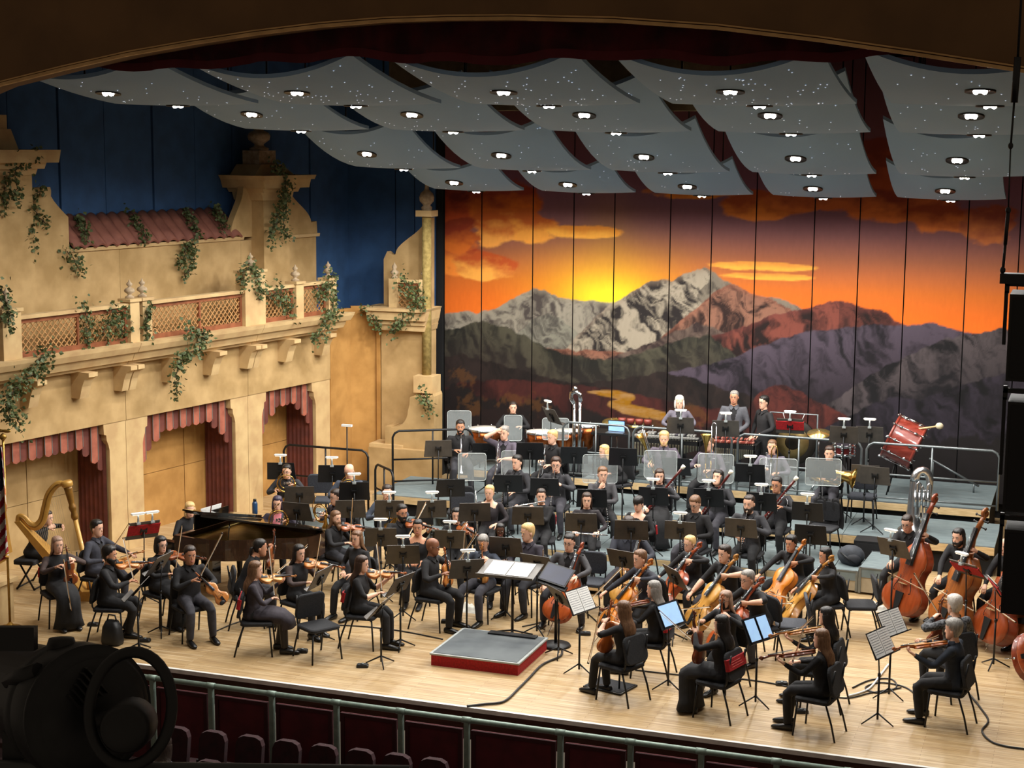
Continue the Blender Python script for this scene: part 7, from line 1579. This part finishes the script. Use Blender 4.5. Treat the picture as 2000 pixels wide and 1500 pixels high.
MB().ell((0, 0, .14), .22, .17, .17, 14, 9).build('body', mat('backpack_grey', '3d4148', .8, c2='2c2f35', scale=9), t); MB().ell((.05, -.14, .10), .13, .07, .10, 10, 7).build('pocket', mat('backpack_blk', '22242a', .8), t); MB().tube([(-.15, -.1, .2), (-.05, -.22, .16), (.1, -.2, .04)], .015, 6).build('strap', M_blackp, t)
t = thing('monitor_cabinet', 'black monitor cabinet behind the bass players', 'loudspeaker', F(1702, 1120, 0)); MB().box((-.28, -.2, 0), (.28, .2, .58)).build('cabinet', M_spk, t); MB().box((-.25, -.21, .04), (.25, -.199, .54)).build('grille', M_grl, t)
M_clear = mat('clear_acrylic', 'c4cccc', .08, alpha=.24, spec=.8, scale=2)
SH = [(897, 832, 29.22, .46, .60, 'behind the first trumpeter'), (1002, 836, 29.2, .34, .5, 'in front of the timpanist'), (1085, 838, 29.12, .5, .42, 'between two kettledrums'), (922, 912, 26.9, .5, .5, 'in front of the first trumpeter'), (1008, 905, 26.9, .52, .45, 'behind the ponytailed clarinettist'), (1172, 916, 26.9, .60, .5, 'behind the chin-resting man'), (1290, 907, 26.9, .56, .48, 'behind the woman bassoonist'), (1398, 915, 26.9, .6, .5, 'behind the man looking up with his bassoon'), (1520, 922, 26.9, .62, .46, 'behind the bassoonist with glasses'), (1608, 922, 26.9, .58, .46, 'in front of the bell instrument player')]
for px, py, Y_, w_, h_, wh in SH:
    p = FY(px, py, Y_); lv_ = deck(p.x, p.y); zc = p.z-lv_; p.z = lv_; az = tocam(p); t = thing('sound_shield', 'clear acrylic sound shield '+wh, 'shield', M=TM(p, az+math.pi/2), group='clear sound shields')
    MB().loft([[(x, y, zc+z) for x, z in rrect(w_, h_, .05)] for y in (-.004, .004)], sm=False).build('sheet', M_clear, t)
    MB().tube([(x, -.003, zc+z) for x, z in rrect(w_, h_, .05)], .005, 5, closed=True).build('edge', mat('acrylic_edge', 'cfd8d6', .2), t)
    MB().cyl((0, .02, .02), (0, .02, zc-h_*.3), .011, n=6).build('pole', M_black, t)
    for q in (0.5, 2.6, 4.7): MB().cyl((0, .02, .08), (.2*math.cos(q), .02+.2*math.sin(q), .01), .009, n=6).build('foot', M_black, t)
# ================================================================== small things on the floor
def cable(label, pts, r=.011, m=None):
    P = [Vector((p[0], p[1], r+.002)) if len(p) == 2 else Vector(p) for p in pts]; Q = []
    for i in range(len(P)-1):
        p0, p1, p2, p3 = P[max(i-1, 0)], P[i], P[i+1], P[min(i+2, len(P)-1)]
        for k in range(8): t = k/8; Q.append(.5*((2*p1)+(p2-p0)*t+(2*p0-5*p1+4*p2-p3)*t*t+(3*p1-p0-3*p2+p3)*t**3))
    Q.append(P[-1]); o0 = Q[0].copy()
    tag(MB().tube([q-o0 for q in Q], r, 6).build('cable', m or M_blackp, loc=o0), label, 'cable')
G = lambda *pts: [tuple(F(x, y, 0))[:2] for x, y in pts]
cable('black cable running from the podium to the stage edge', G((1098, 1272), (1094, 1284), (1060, 1300), (1035, 1325), (1015, 1345), (985, 1372), (945, 1378), (912, 1382)), .016)
cable('black cable looping beyond the blue-jacketed viola player', G((1895, 1360), (1915, 1385), (1930, 1410), (1918, 1430), (1935, 1450), (1965, 1460), (2010, 1466)), .013)
cable('black cable along the floor behind the empty front chair', G((655, 1222), (720, 1226), (790, 1235), (865, 1250)), .010)
cable('black cable crossing the floor behind the violas', G((1240, 1310), (1330, 1320), (1420, 1325), (1500, 1335), (1580, 1352), (1650, 1365), (1700, 1355), (1760, 1345)), .010)
cable('coiled black cable under the front viola stands', G((1665, 1345), (1700, 1330), (1740, 1328), (1750, 1345), (1715, 1355), (1690, 1345), (1720, 1335), (1770, 1345), (1800, 1372)), .011)
cable('pale extension lead beside the coiled cable', G((1655, 1362), (1680, 1355), (1700, 1345), (1720, 1320), (1735, 1300)), .014, M_white)
cable('black cable behind the conductor desks', G((1020, 1225), (1060, 1215), (1100, 1190), (1140, 1195), (1180, 1230)), .009)
cable('black cable between the first violin desks', G((420, 1235), (470, 1215), (540, 1205), (600, 1210), (650, 1225)), .009)
def pedal(label, px, py, rz=.3):
    t = thing('foot_pedal', label, 'pedal', F(px, py, 0), rz, group='foot pedals'); MB().loft([[(x*k, y*k, z) for x, y in rrect(.16, .10, .02)] for z, k in ((0, 1.), (.03, 1.), (.045, .85))], sm=False).build('housing', M_blackp, t); MB().lathe([(.025, .045), (.025, .055), (0, .056)], 10).build('switch', M_grey, t)
for lb_, x, y in (('small black pedal beside the woman in the grey dress', 590, 1274), ('black pedal on the floor before the podium stand', 708, 1303), ('black pedal beside the floor-length dress', 1527, 1338), ('second black pedal nearer the stage edge than its twin', 1566, 1392), ('black pedal under the golden cello', 1143, 1240), ('black pedal beside the podium corner', 872, 1216), ('flat black pedal beside the harp', 182, 1222), ('black pedal under the first violin stand', 283, 1253)): pedal(lb_, x, y)
t = thing('foot_board', 'flat black board under the chair of the wavy-haired viola player', 'board', F(1192, 1342, 0), -.25); MB().box((-.28, -.22, 0), (.28, .22, .025)).build('plate', M_blackp, t); MB().box((-.26, -.20, .025), (.26, .20, .03)).build('mat', M_pad, t)
t = thing('bag', 'black bag under the chair of the curly-haired violinist', 'bag', F(220, 1258, 0)); MB().loft([[(x*k, y*k, z) for x, y in rrect(.30, .22, .07)] for z, k in ((0, .9), (.05, 1.), (.25, .85), (.34, .55))]).build('body', M_blackp, t); MB().tube([(-.08, 0, .32), (-.05, 0, .42), (.05, 0, .42), (.08, 0, .32)], .012, 6).build('handle', M_blackp, t)
t = thing('water_bottle', 'blue water bottle on the floor behind the piano', 'bottle', F(498, 1004, W1)); MB().lathe([(.045, 0), (.05, .02), (.05, .2), (.03, .24)], 14).build('bottle', mat('bottle_blue', '1f3f63', .3), t); MB().lathe([(.03, .24), (.03, .28), (0, .28)], 12).build('cap', M_blackp, t)
def white_cloth(label, px, py):
    t = F(px, py, 0); rr = random.Random(int(px)); tag(MB().grid(lambda u, v: ((u-.5)*.42, (v-.5)*.26, max(.0, .09*math.sin(math.pi*u)*math.sin(math.pi*v)*(1+.6*math.sin(u*17)*math.cos(v*13)))), 14, 10).build('cloth', mat('white_cloth', 'd8d4c8', .9), loc=t), label, 'cloth')
white_cloth('crumpled white cloth on the floor beneath the score desk player', 912, 1192); white_cloth('crumpled white cloth on the floor near the bass stand', 1708, 1190)
ms = thing('boom_lamp', 'tall thin lamp stand behind the small guard rail', 'lamp', (FY(678, 900, 27.2).x, 27.2, 0)); zt_ = FY(676, 832, 27.2).z
MB().cyl((0, 0, 0), (0, 0, zt_), .012, n=6).build('pole', M_black, ms); MB().box((-.1, -.03, zt_-.01), (.1, .03, zt_+.03)).build('head', M_white, ms); MB().lathe([(.15, 0), (.15, .02), (.02, .04)], 14).build('base', M_black, ms)
